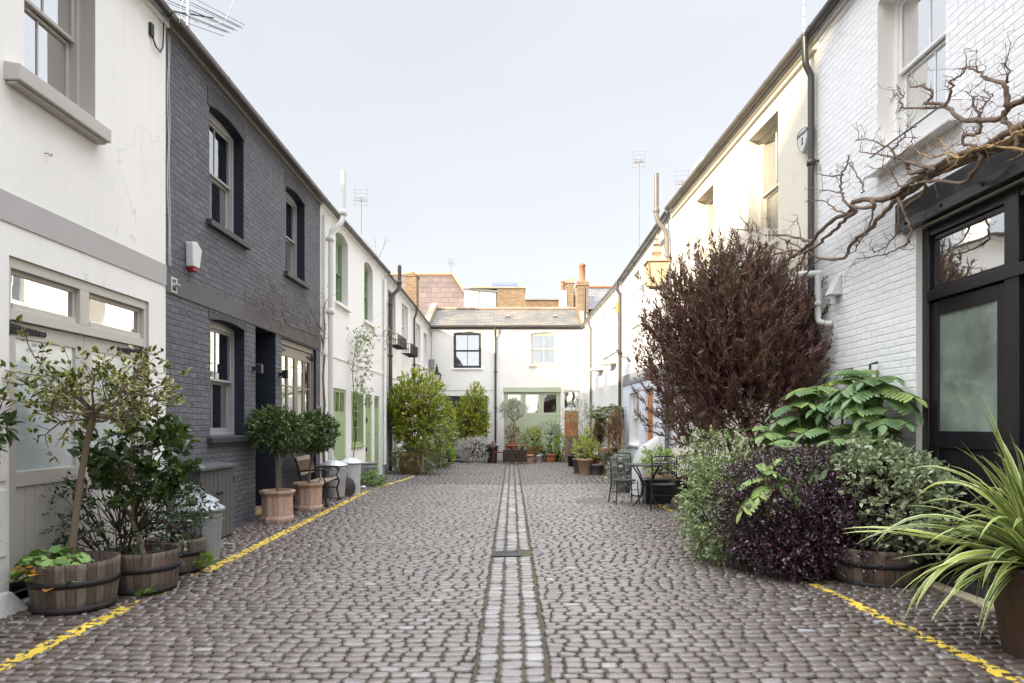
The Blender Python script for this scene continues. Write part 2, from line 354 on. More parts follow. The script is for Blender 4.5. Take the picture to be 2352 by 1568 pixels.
# ---------------- ground and setts
LP=[(-4.06,-8),(-4.06,8.),(-4.0,14.23),(-3.9,21.0),(-3.7,25.8),(-3.57,29.4)]
RP=[(4.04,-8),(4.0,8.94),(3.65,15.5),(3.45,21.2),(3.25,27.3),(3.09,29.4)]
def interp(P,y):
    return np.interp(y,[p[1] for p in P],[p[0] for p in P])
def gz(x,y=0): return -.05*(1-min(1,(abs(x)/3.6))**2)
def ground():
    MB().add([(-260,-260,-.22),(260,-260,-.22),(260,260,-.22),(-260,260,-.22)],[(0,1,2,3)]).build('ground',GROUND)['kind']='structure'
    vs=[];fs=[];xs=np.linspace(-1,1,33); ys=np.arange(-8,29.9,.6)
    for y in ys:
        xl=interp(LP,y)-.12; xr=interp(RP,y)+.12
        for t in xs:
            x=(xl+xr)/2+t*(xr-xl)/2; vs.append((x,y,gz(x)-.013))
    n=len(xs)
    for i in range(len(ys)-1):
        for j in range(n-1):
            a=i*n+j; fs.append((a,a+1,a+n+1,a+n))
    MB().add(vs,fs,0,True).build('street_bed',JOINT)['kind']='structure'
    # stones
    st=[] # cx,cy,wx,wy,h,rot,rnd
    y=2.6; r=np.random.default_rng(3); row=0
    wav=lambda x,y: 0.022*math.sin(x*1.1+y*.35)+.008*math.sin(x*2.7-y*.8)
    drain=(-.26,.10,8.05,8.36); cover=(1.27,2.02,13.25,14.15)
    while y<29.45:
        pit=.090+r.uniform(-.007,.009)+ (.009 if y<7 else 0)
        for side in (-1,1):
            e=.232; lim=(abs(interp(LP,y)) if side<0 else interp(RP,y))-.015
            x=e+ (r.uniform(0,.02)); first=True
            while x<lim:
                w=r.uniform(.105,.168)
                if first: w*=r.uniform(.35,1)
                first=False
                if x+w>lim: w=lim-x
                if w>.045:
                    cx=side*(x+w/2); cy=y+wav(cx,y)+r.uniform(-.004,.004)
                    if not (cover[0]<cx<cover[1] and cover[2]<cy<cover[3]):
                        c=min(1,max(0,r.beta(2.2,2.2)+ (.22 if r.random()<.05 else 0)))
                        st.append((cx,cy,w-.002,pit-.018+r.uniform(-.006,.003),.024,r.normal(0,.012),c))
                x+=w
            
        y+=pit; row+=1
    for k,(cx,wd) in enumerate(((-.158,.140),(-.003,.158),(.152,.138))):
        y=2.6
        while y<29.3:
            L=r.uniform(.105,.16)
            if not (drain[2]-.05<y+L/2<drain[3]+.05):
                st.append((cx+r.uniform(-.008,.008)-.0*y,y+L/2,wd-.006,L-.018,.022,r.normal(0,.03),r.uniform(.84,1.)))
            y+=L
    st=np.array(st)
    def tmpl(lv,hx):
        U,Vv=np.meshgrid(lv,lv,indexing='ij'); U=U.ravel();Vv=Vv.ravel()
        px=U*(1-.07*np.abs(Vv)**4); py=Vv*(1-.16*np.abs(U)**4)
        d=np.maximum(np.abs(U),np.abs(Vv)); z=np.where(d>.99,-1.2,np.where(d>.8,.80,np.where(d>.5,1.,1.)))
        k=len(lv); q=[(i*k+j,(i+1)*k+j,(i+1)*k+j+1,i*k+j+1) for i in range(k-1) for j in range(k-1)]
        return px,py,z,np.where(d>.99,np.where(np.abs(Vv)>.99,1.,.6),np.where(d>.8,np.where(np.abs(Vv)>.8,.62,.3),0.)),np.array(q)
    Vs=[];Fs=[];Rn=[];Ed=[];off=0
    for near in (True,False):
        s=st[(st[:,1]<17.5)==near]
        px,py,z,ed,q=tmpl(np.array([-1,-.9,-.55,0,.55,.9,1.]) if near else np.array([-1,-.86,.86,1.]),0)
        n=len(s);k=len(px)
        jit=r.normal(0,.036,(n,k,2)); ca=np.cos(s[:,5])[:,None]; sa=np.sin(s[:,5])[:,None]
        X=(px[None]+jit[:,:,0]*.8)*s[:,2:3]/2; Y=(py[None]+jit[:,:,1])*s[:,3:4]/2
        tilt=r.normal(0,.04,(n,2)); hh=s[:,4:5]*(1+r.normal(0,.14,(n,1)))
        Z=z[None]*hh*.5+ (z[None]>0)*(X*tilt[:,:1]+Y*tilt[:,1:]+r.normal(0,.0012,(n,k))) + r.normal(0,.0022,(n,1))
        wx=s[:,0:1]+X*ca-Y*sa; wy=s[:,1:2]+X*sa+Y*ca
        g=-.05*(1-np.minimum(1,np.abs(s[:,0:1])/3.6)**2); dip=np.where(np.abs(s[:,0:1])<.24,-.003,0)
        wz=Z+g+dip
        Vs.append(np.stack([wx,wy,wz],-1).reshape(-1,3)); Fs.append((q[None]+ (np.arange(n)*k)[:,None,None]).reshape(-1,4)+off)
        Rn.append(np.repeat(s[:,6],k)); Ed.append(np.tile(ed,n)); off+=n*k
    V=np.concatenate(Vs);Fq=np.concatenate(Fs)
    o=np_mesh('street_setts',V,Fq,SETT,rnd=np.concatenate(Rn),edge=np.concatenate(Ed),smooth=True); o['kind']='structure'
    bv=BVHTree.FromPolygons([tuple(v) for v in V[V[:,1]<31]],[tuple(int(i) for i in f) for f in Fq]) 
    return bv
BV=ground()
def drop(x,y):
    h=BV.ray_cast(Vector((x,y,.5)),Vector((0,0,-1))); return h[0].z if h[0] is not None else gz(x)-.003
def yellow(pts,w,y0,y1,wear,name='yellow_line',seed=1):
    from mathutils import noise
    vs=[];fs=[];idx={}; ny=int((y1-y0)/.016); nx=8
    for i in range(ny+1):
        y=y0+(y1-y0)*i/ny; xc=float(np.interp(y,[p[1] for p in pts],[p[0] for p in pts]))+.012*noise.noise(Vector((y*1.3,seed,0)))
        for j in range(nx+1):
            x=xc+(j/nx-.5)*w*(1+.15*noise.noise(Vector((y*9,j>4,seed))))
            z=drop(x,y)
            vs.append((x,y,z+.003))
    for i in range(ny):
        for j in range(nx):
            a=i*(nx+1)+j; q=(a,a+1,a+nx+2,a+nx+1); c=vs[a]; zs=[vs[k][2] for k in q]
            if min(zs)<gz(c[0])+.004 and noise.noise(Vector((c[0]*20,c[1]*14,7)))>.12: continue
            nn=noise.noise(Vector((c[0]*9,c[1]*5,seed)))+.5*noise.noise(Vector((c[0]*33,c[1]*22,seed)))
            wr=wear(c[1]) if callable(wear) else wear
            if nn> 1-2*wr+ .1: continue
            fs.append(q)
    o=MB().add(vs,fs,0,True).build(name,YLINE); o['kind']='structure'
yellow([(-3.14,2.5),(-3.17,4.23),(-3.14,7.35),(-3.22,13),(-3.25,15.3)],.12,2.6,15.5,lambda y: .72 if 5.6<y<7.0 else .08)
yellow([(-3.22,16.3),(-2.88,19.6)],.09,16.3,20.,.25,seed=5)
yellow([(3.0,2.5),(2.97,3.96),(2.85,6.39)],.10,2.6,6.45,.40,seed=9)
yellow([(2.8,12.9),(2.78,11.9)],.10,11.9,12.9,.42,seed=12)
yellow([(2.7,19.6),(2.66,20.2)],.10,19.4,20.1,.4,seed=14)
def drain():
    g=MB(); x0,x1,y0,y1=-.25,.105,8.06,8.35; z=gz(0)+.004
    for a in (x0,x1-.018): g.box(a,a+.018,y0,y1,z-.02,z)
    for b in (y0,y1-.018): g.box(x0+.018,x1-.018,b,b+.018,z-.02,z)
    n=13
    for i in range(n):
        x=x0+.03+(x1-x0-.06)*i/(n-1); g.box(x-.007,x+.007,y0+.018,y1-.018,z-.02,z-.003)
    o=g.build('drain_grate',M_metal('worn_grate_iron',(.10,.10,.105),.5,.7,.3)); tag(o,'rectangular iron drain grate with parallel bars in the central gutter of the setts','drain grate')
    c=MB(); c.box(1.29,2.0,13.28,14.12,-.06,gz(1.6)+.006); c.box(1.33,1.96,13.33,14.07,gz(1.6)+.006,gz(1.6)+.010)
    o=c.build('access_cover',M_paint('worn_cover_stone',(.13,.11,.095),.85,.25,.6,20),bevel=.004); tag(o,'flat rectangular grey inspection cover set in the setts by the black table','access cover')
    v=MB(); x,y=-3.47,9.9; z0=drop(x,y)+.006; v.lathe([(.0,.004),(.10,.004),(.115,0),(.115,-.03)],(x,y,z0),20)
    for i in range(7): v.box(x-.075+i*.023,x-.065+i*.023,y-.04,y+.04,z0+.004,z0+.007)
    tag(v.build('drain_cover',IRON),'small round iron drain cover beside the yellow line near the terracotta pots','drain cover')
drain()
# scattered litter of leaves and grit
def litter():
    r=np.random.default_rng(5); V=[];Fq=[];n=900
    for i in range(n):
        if r.random()<.45: x=r.choice([-1,1])*r.uniform(2.9,3.85)
        else: x=r.uniform(-3,3)
        y=3+27*r.random()**1.3
        if i<260: x=r.normal(-3.1,.35); y=r.normal(16.3,.5)
        x=max(-3.8,min(3.3 if y>14 else 3.8,x)); z=drop(x,y)+.004; s=r.uniform(.006,.02)*(1.3 if i<260 else .8); a=r.uniform(0,6.3)
        b=len(V)
        for k,(u,v) in enumerate(((-1,0),(0,-.5),(1,0),(0,.5))): V.append((x+s*(u*math.cos(a)-v*math.sin(a)),y+s*(u*math.sin(a)+v*math.cos(a)),z+(.004 if k%2 else 0)))
        Fq.append((b,b+1,b+2,b+3))
    m=M_leaf('dead_leaf_litter',(.10,.055,.025),(.22,.14,.06),(.30,.27,.16),.8,transl=0)
    o=np_mesh('leaf_litter',V,np.array(Fq),m,rnd=np.repeat(r.random(n),4)); tag(o,'tiny dry leaves and grit scattered over the setts','leaf litter',kind='stuff')
litter()
sc_=MB().add([(-3.60,16.0,.03),(-3.50,15.96,.05),(-3.44,16.08,.03),(-3.50,16.16,.06),(-3.58,16.13,.035)],[(0,1,2,3,4)]).build('paper_scrap',PAPER)
tag(sc_,'crumpled white paper scrap on the leaf litter by the yellow line','paper scrap')
# ---------------- house machinery (local frame: x along the street front, -y outward, z up)
def uvquad(name,q,mat,parent,thick=.06,under=None):
    q=[Vector(p) for p in q]; n=(q[1]-q[0]).cross(q[3]-q[0]).normalized()
    if n.z<0: n=-n
    lo=[p-n*thick for p in q]; me=bpy.data.meshes.new(name)
    me.from_pydata([tuple(p) for p in q+lo],[],[(0,1,2,3),(7,6,5,4),(0,4,5,1),(1,5,6,2),(2,6,7,3),(3,7,4,0)])
    uv=me.uv_layers.new(name='UVMap'); a=(q[1]-q[0]).normalized(); b=n.cross(a)
    for p in me.polygons:
        for li in p.loop_indices:
            v=Vector(me.vertices[me.loops[li].vertex_index].co)-q[0]; uv.data[li].uv=(v.dot(a)+50,v.dot(b)+50)
    me.materials.append(mat); o=bpy.data.objects.new(name,me); link(o); o.parent=parent; return o
class House:
    def __init__(s,name,label,p0,p1,e0,e1,cat='house',depth=5.5,slope=.36):
        s.p0=Vector(p0); s.p1=Vector(p1); d=s.p1-s.p0; s.L=d.length; s.d=d/s.L; s.rz=math.atan2(d.y,d.x); s.e0=e0; s.e1=e1; s.depth=depth; s.slope=slope
        s.root=thing(name,label,cat,(p0[0],p0[1],0),s.rz); s.holes=[]
    def Y(s,px):   # world depth where this image column meets the front
        k=(px-CX)/F; den=k*s.d.y-s.d.x
        u=(s.p0.x-k*s.p0.y)/den; return s.p0.y+u*s.d.y,u
    def u(s,px): return s.Y(px)[1]
    def z(s,px,py): return EYE+(CY-py)*s.Y(px)[0]/F
    def world(s,u,y,z): 
        c,sn=math.cos(s.rz),math.sin(s.rz); return Vector((s.p0.x+u*c-y*sn,s.p0.y+u*sn+y*c,z))
    def hole(s,ua,ub,za,zb,rise=0,mr=1,dep=.25):
        if ua>ub: ua,ub=ub,ua
        h=dict(a=ua,b=ub,za=za,zb=zb,rise=rise,mr=mr,dep=dep); s.holes.append(h); return h
    def wall(s,mats,base=-.2,bands=(),roof=None,gables=True):
        mb=MB(); L=s.L; bp={0.,L}
        for h in s.holes:
            bp|={h['a'],h['b']}
            if h['rise']:
                for i in range(1,10): bp.add(h['a']+(h['b']-h['a'])*i/10)
        bp=sorted(x for x in bp if -1e-6<=x<=L+1e-6)
        top=lambda u: s.e0+(s.e1-s.e0)*u/L
        ht=lambda h,u: h['zb']-h['rise']+h['rise']*(1-((2*(u-h['a'])/(h['b']-h['a'])-1)**2)) if h['rise'] else h['zb']
        for a,b in zip(bp,bp[1:]):
            if b-a<1e-5: continue
            m=(a+b)/2; hs=sorted([h for h in s.holes if h['a']<m<h['b']],key=lambda h:h['za']); z0a=z0b=base
            for h in hs:
                if h['za']>z0a+1e-4: mb.add([(a,0,z0a),(b,0,z0b),(b,0,h['za']),(a,0,h['za'])],[(0,1,2,3)])
                ta,tb=ht(h,a),ht(h,b); D=h['dep']
                mb.add([(a,0,ta),(b,0,tb),(b,D,tb),(a,D,ta)],[(0,1,2,3)],h['mr'])
                mb.add([(a,0,h['za']),(b,0,h['za']),(b,D,h['za']),(a,D,h['za'])],[(0,3,2,1)],h['mr'])
                z0a,z0b=ta,tb
            mb.add([(a,0,z0a),(b,0,z0b),(b,0,top(b)),(a,0,top(a))],[(0,1,2,3)])
        for h in s.holes:
            t=h['zb']-h['rise'];D=h['dep']
            mb.add([(h['a'],0,h['za']),(h['a'],D,h['za']),(h['a'],D,t),(h['a'],0,t)],[(0,1,2,3)],h['mr'])
            mb.add([(h['b'],0,h['za']),(h['b'],D,h['za']),(h['b'],D,t),(h['b'],0,t)],[(3,2,1,0)],h['mr'])
        dp=s.depth; zr=s.slope*dp
        for u,e in ((0.004,s.e0),(L-.004,s.e1)):
            mb.add([(u,0.004,base),(u,dp,base),(u,dp,e+zr-.08),(u,0.004,e-.08)],[(0,1,2,3)])
        mb.add([(0,dp,base),(L,dp,base),(L,dp,s.e1+zr-.1),(0,dp,s.e0+zr-.1)],[(0,1,2,3)])
        o=mb.build('wall',mats,s.root); 
        ov=.06
        s.roof=uvquad('roof',[(0,-ov,s.e0+.02),(L,-ov,s.e1+.02),(L,dp,s.e1+zr),(0,dp,s.e0+zr)],roof or SLATEG,s.root)
        return o
    def gutter(s,mat,r=.055,dy=-.12,dz=-.05,fascia=None,square=False,a=0,b=None,step=.95):
        b=s.L if b is None else b; mb=MB(); f=lambda u: s.e0+(s.e1-s.e0)*u/s.L+dz
        n=10; vs=[];fs=[]
        for u in (a,b):
            for i in range(n+1):
                t=math.pi*i/n; c,sn=math.cos(t),math.sin(t)
                if square: k=1/max(abs(c),abs(sn)); c*=min(k,1.25);sn*=min(k,1.25)
                vs.append((u,dy-r*c,f(u)-r*sn*1.1))
            for i in range(n+1):
                t=math.pi*i/n; c,sn=math.cos(t),math.sin(t)
                if square: k=1/max(abs(c),abs(sn)); c*=min(k,1.25);sn*=min(k,1.25)
                vs.append((u,dy-(r-.006)*c,f(u)-(r-.006)*sn*1.1+.002))
        m=2*(n+1)
        for i in range(n): fs+= [(i,i+1,m+i+1,m+i),(n+1+i,m+n+1+i,m+n+2+i,n+2+i)]
        fs+=[(0,m,m+n+1,n+1),(n,2*n+1,m+2*n+1,m+n)]
        mb.add(vs,fs,0,not square)
        o=mb.build('gutter',mat,s.root)
        k=max(1,int((b-a)/step))
        for i in range(k+1):
            u=a+.15+(b-a-.3)*i/k; ps=[]; bk=MB()
            for j in range(9):
                t=math.pi*j/8; ps.append((dy-(r+.008)*math.cos(t),f(u)-(r+.008)*math.sin(t)*1.12))
            vs=[]
            for (yy,zz) in ps: vs+=[(u-.02,yy,zz),(u+.02,yy,zz)]
            bk.add(vs,[(2*j,2*j+1,2*j+3,2*j+2) for j in range(8)]); y9,z9=ps[-1]; bk.add([(u-.02,y9,z9),(u+.02,y9,z9),(u+.02,-.01,z9-.01),(u-.02,-.01,z9-.01)],[(0,1,2,3)])
            bk.build('bracket',mat,o)
        if fascia:
            fb=MB(); fb.hexa([(a,-.045,f(a)-.10),(b,-.045,f(b)-.10),(b,.02,f(b)-.10),(a,.02,f(a)-.10),(a,-.045,f(a)+.06),(b,-.045,f(b)+.06),(b,.02,f(b)+.06),(a,.02,f(a)+.06)])
            fb.build('fascia',fascia,s.root)
        return o
    def downpipe(s,u,mat,z0=.05,z1=None,r=.038,dy=-.075,joints=(2.0,3.7),swan=True,name='downpipe',hop=False):
        e=s.e0+(s.e1-s.e0)*u/s.L; mb=MB()
        if z1 is None: z1=e-.45
        pts=[(u,dy,z0),(u,dy,z1)]
        if swan: pts+=[(u,dy-.0,z1+.08),(u,dy-.06,z1+.2),(u,-.15,z1+.27),(u,-.16,e-.06)]
        mb.tube(pts,r,12)
        for z in joints: mb.lathe([(r,0),(r+.014,.0),(r+.014,.07),(r,.07)],(u,dy,z),12)
        for z in joints:
            mb.box(u-r-.03,u+r+.03,dy,dy+.02,z+.02,z+.05); mb.box(u-r-.035,u-r-.02,dy,0,z+.02,z+.05); mb.box(u+r+.02,u+r+.035,dy,0,z+.02,z+.05)
        return mb.build(name,mat,s.root)
    def sash(s,ua,ub,za,zb,mat,y=.10,cols=2,rows=1,rise=0,sill=None,blind=None,fw=.055,glass=None,frame2=None,meet=True,bar=.022,box=True,rows2=None):
        if ua>ub: ua,ub=ub,ua
        mb=MB(); d=.07; t0=zb-rise*.0
        mb.box(ua,ua+fw,y-.02,y+.12,za,zb); mb.box(ub-fw,ub,y-.02,y+.12,za,zb); mb.box(ua+fw,ub-fw,y-.02,y+.12,zb-fw-rise*.9,zb+.0); mb.box(ua+fw,ub-fw,y-.02,y+.12,za,za+fw*.8)
        a=ua+fw; b=ub-fw; z0=za+fw*.8; z1=zb-fw-rise*.9; w=.045; g=MB()
        if meet:
            zm=(z0+z1)/2
            for (lo,hi,yy,nr) in ((z0,zm,y+.055,rows2 or rows),(zm,z1,y+.005,rows)):
                mb.box(a,a+w,yy,yy+.04,lo,hi); mb.box(b-w,b,yy,yy+.04,lo,hi); mb.box(a+w,b-w,yy,yy+.04,hi-.035,hi); mb.box(a+w,b-w,yy,yy+.04,lo,lo+(.07 if lo==z0 else .035))
                for i in range(1,cols):
                    u=a+w+(b-a-2*w)*i/cols; mb.box(u-bar/2,u+bar/2,yy+.008,yy+.034,lo+.035,hi-.035)
                for j in range(1,nr):
                    z=lo+(hi-lo)*j/nr; mb.box(a+w,b-w,yy+.010,yy+.032,z-bar/2,z+bar/2)
                g.box(a+w,b-w,yy+.018,yy+.023,lo+.03,hi-.03)
        else:
            yy=y+.03; mb.box(a,a+w,yy,yy+.04,z0,z1); mb.box(b-w,b,yy,yy+.04,z0,z1); mb.box(a+w,b-w,yy,yy+.04,z1-w,z1); mb.box(a+w,b-w,yy,yy+.04,z0,z0+w)
            for i in range(1,cols):
                u=a+w+(b-a-2*w)*i/cols; mb.box(u-bar/2,u+bar/2,yy+.004,yy+.036,z0+w,z1-w)
            for j in range(1,rows):
                z=z0+(z1-z0)*j/rows; mb.box(a+w,b-w,yy+.006,yy+.034,z-bar/2,z+bar/2)
            g.box(a+w-.005,b-w+.005,yy+.018,yy+.023,z0+w-.005,z1-w+.005)
        win=mb.build('window',mat,s.root,bevel=.003,seg=1); g.build('pane',glass or GLASS,win)
        if blind=='slats':
            sl=MB(); n=int((z1-z0)/.034)
            for i in range(n):
                z=z0+.02+i*.034; sl.add([(a+.02,y+.11,z),(b-.02,y+.11,z),(b-.02,y+.124,z+.031),(a+.02,y+.124,z+.031)],[(0,1,2,3)])
            sl.build('blind',FABW,win)
        elif blind=='roller': MB().box(a+.01,b-.01,y+.11,y+.113,z0+(z1-z0)*.02,z1).build('blind',FABW,win)
        elif blind=='half': MB().box(a+.01,b-.01,y+.11,y+.113,z0+.01,zm-.02 if meet else z0+(z1-z0)*.5).build('blind',FABW,win)
        elif blind=='curtain':
            for q0,q1 in ((a,a+(b-a)*.33),(b-(b-a)*.30,b)):
                vs=[];n=24
                for k in range(n+1):
                    u=q0+(q1-q0)*k/n; yy=y+.15+.022*math.sin(k*1.7); vs+=[(u,yy,z0),(u,yy,z1)]
                MB().add(vs,[(2*k,2*k+2,2*k+3,2*k+1) for k in range(n)],0,True).build('curtain',CURT,win)
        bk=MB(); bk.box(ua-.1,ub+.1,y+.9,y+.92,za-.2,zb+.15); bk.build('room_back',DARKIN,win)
        if sill:
            sm=MB(); su=sill.get('over',.06); pr=sill.get('out',.07); th=sill.get('th',.08)
            sm.hexa([(ua-su,-pr,za-th),(ub+su,-pr,za-th),(ub+su,y+.02,za-th),(ua-su,y+.02,za-th),(ua-su,-pr,za-.012),(ub+su,-pr,za-.012),(ub+su,y+.02,za+.012),(ua-su,y+.02,za+.012)])
            sm.build('sill',sill['mat'],win,bevel=.006)
        return win
def chimney(H,u,y,w,d,z0,z1,mat,pots=(),cap=.06,potmat=None,parent=None,taper=None):
    mb=MB(); mb.box(u-w/2,u+w/2,y-d/2,y+d/2,z0,z1-cap*2); mb.box(u-w/2-.04,u+w/2+.04,y-d/2-.04,y+d/2+.04,z1-cap*2,z1-cap,0); mb.box(u-w/2-.015,u+w/2+.015,y-d/2-.015,y+d/2+.015,z1-cap,z1)
    c=mb.build('chimney',mat,parent or H.root,bevel=.012)
    for (du,dd,r,h) in pots:
        MB().lathe([(r,0),(r*.95,.05),(r*.8,.08),(r*.75,h-.12),(r*.95,h-.1),(r*.95,h-.05),(r*.8,h-.03),(r*.8,h),(r*.6,h),(r*.6,0)],(u+du,y+dd,z1),18).build('chimney_pot',potmat or TERRA,c)
    return c
def U(H,Y): return (Y-H.p0.y)/(H.p1.y-H.p0.y)*H.L
# ===== house A, near left, cream-white render
def houseA():
    H=House('rendered_mews_house','white rendered house at near left with grey band and pale grey garage doors',(-4.06,2.3),(-4.06,8.0),6.33,6.27)
    u=lambda Y:U(H,Y)
    H.hole(u(5.68),u(6.65),4.43,5.95,0,1,.2); H.hole(u(5.51),u(7.63),.02,2.87,0,1,.10)
    H.wall([WHITE,STONEGREY])
    w=H.sash(u(5.68),u(6.65),4.43,5.95,STONEGREY,y=.16,cols=2,blind='slats',glass=GLASSA)
    sm=MB(); a,b=u(5.45),u(6.70); sm.hexa([(a,-.13,4.26),(b,-.13,4.26),(b,.16,4.26),(a,.16,4.26),(a,-.13,4.39),(b,-.13,4.39),(b,.16,4.44),(a,.16,4.44)]); sm.box(a+.02,b-.02,-.09,-.004,4.235,4.258)
    sm.build('sill',STONEGREY,w,bevel=.008)
    MB().box(u(6.625),u(6.64),.17,.20,4.5,5.15).build('cord_cover',M_paint('dark_red_strip',(.05,.01,.01),.4),w)
    # band
    vs=[(u(3.6),-.006),(H.L,-.006)]
    MB().box(0.001,H.L,-.012,.0,3.13,3.37).build('band',GREYBAND,H.root)
    # garage doors
    fr=MB(); a,b=u(5.51),u(7.63); y=.02
    fr.box(a,b,y,y+.1,2.78,2.87); fr.box(a,a+.05,y,y+.1,.05,2.78); fr.box(b-.06,b,y,y+.1,.05,2.78); fr.box(a+.05,b-.06,y,y+.1,2.36,2.45); m0=u(6.45);m1=u(6.59)
    fr.box(m0,m1,y,y+.1,2.45,2.78); D=fr.build('garage_door_frame',TAUPE,H.root,bevel=.004)
    for (p,q) in ((a+.05,m0),(m1,b-.06)):
        t=MB(); z0,z1=2.45,2.78; k=.04; yy=y+.045
        t.box(p+.005,p+k,yy,yy+.04,z0,z1);t.box(q-k,q-.005,yy,yy+.04,z0,z1);t.box(p+k,q-k,yy,yy+.04,z1-k,z1);t.box(p+k,q-k,yy-.03,yy+.04,z0,z0+.05)
        o=t.build('transom_window',TAUPE,H.root,bevel=.004); MB().box(p+k,q-k,yy+.015,yy+.02,z0+.05,z1-k).build('pane',GLASSN,o)
        cu=MB(); vs=[];n=30
        for i in range(n+1):
            uu=p+k+(q-p-2*k)*i/n; vs+=[(uu,yy+.15+.015*math.sin(i*1.9),z0),(uu,yy+.15+.015*math.sin(i*1.9+.2),z1)]
        cu.add(vs,[(2*i,2*i+2,2*i+3,2*i+1) for i in range(n)],0,True).build('curtain',CURT,o)
    mid=(a+b)/2-.01
    for (p,q,s_) in ((a+.052,mid-.003,1),(mid+.003,b-.062,-1)):
        d=MB(); st=.12; y0=y+.035
        gl=(p+.10,q-.12,1.11,2.22) if s_>0 else (p+.12,q-.10,1.11,2.22)
        d.box(p,gl[0],y0,y0+.05,.10,2.355); d.box(gl[1],q,y0,y0+.05,.10,2.355); d.box(gl[0],gl[1],y0,y0+.05,2.22,2.355); d.box(gl[0],gl[1],y0,y0+.05,.98,1.11); d.box(gl[0],gl[1],y0,y0+.05,.10,.22)
        n=6
        for i in range(n):
            x0=gl[0]+(gl[1]-gl[0])*i/n; x1=gl[0]+(gl[1]-gl[0])*(i+1)/n; d.box(x0+.004,x1-.004,y0+.014,y0+.034,.22,.98)
        d.box(gl[0],gl[1],y0+.036,y0+.046,.22,.98)
        o=d.build('garage_door',TAUPE,H.root,bevel=.004)
        MB().box(gl[0],gl[1],y0+.02,y0+.026,gl[2],gl[3]).build('pane',FROST,o)
        MB().box(gl[0],gl[1],y0+.3,y0+.31,.2,2.3).build('room_back',DARKIN,o)
        for z in (2.29,.16):
            h=MB(); e=p-.02 if s_>0 else q+.02; L=.46*s_; pts=[]
            h.hexa([(e,y0-.014,z-.045),(e+L,y0-.014,z-.018),(e+L,y0,z-.018),(e,y0,z-.045),(e,y0-.014,z+.045),(e+L,y0-.014,z+.018),(e+L,y0,z+.018),(e,y0,z+.045)])
            h.lathe([(.0,-.075),(.016,-.07),(.03,-.05),(.03,.05),(.016,.07),(.006,.085),(0,.09)],(e-.012*s_,y0-.022,z),12)
            h.tube([(e+L,y0-.006,z-.02),(e+L+.01*s_,y0-.006,z),(e+L,y0-.006,z+.02)],.01,6)
            for i in range(9): h.box(min(e+L*(.14+i*.085),e+L*(.165+i*.085)),max(e+L*(.14+i*.085),e+L*(.165+i*.085)),y0-.018,y0-.013,z-.016,z+.016)
            h.build('hinge',IRON,o,bevel=.003)
    # meter cupboards near the frame edge
    for z0,z1 in ((1.05,1.66),(.45,.98)):
        MB().box(u(4.98),u(5.47),-.016,.002,z0,z1).build('meter_door',WHITE,H.root,bevel=.004)
    kb=MB(); kb.hexa([(u(5.22),-.16,-.05),(u(5.56),-.2,-.05),(u(5.56),.02,-.05),(u(5.22),.02,-.05),(u(5.3),-.03,.16),(u(5.5),-.04,.16),(u(5.5),.02,.16),(u(5.3),.02,.16)]); kb.build('kerb_stone',WHITE,H.root,bevel=.02)
    H.gutter(GUT,r=.055,dy=-.11,dz=-.02,fascia=WHITEP)
    # socket, cable, hooks
    mb=MB(); su=u(7.66); mb.box(su-.035,su+.03,-.03,.0,5.86,6.0); mb.tube([(su,-.02,5.87),(su+.06,-.03,5.78),(su+.16,-.03,5.77),(su+.22,-.03,5.86),(su+.24,-.03,6.2)],.009,6); mb.build('cable_socket',BLKPLAST,H.root)
    hk=MB(); hu=H.u(103); hz=H.z(103,352); hk.tube([(hu,0,hz),(hu,-.03,hz),(hu+.01,-.04,hz-.02),(hu+.03,-.04,hz-.01),(hu+.03,-.04,hz+.01)],.004,6); hk.build('wall_hook',IRON,H.root)
    return H
HA=houseA()
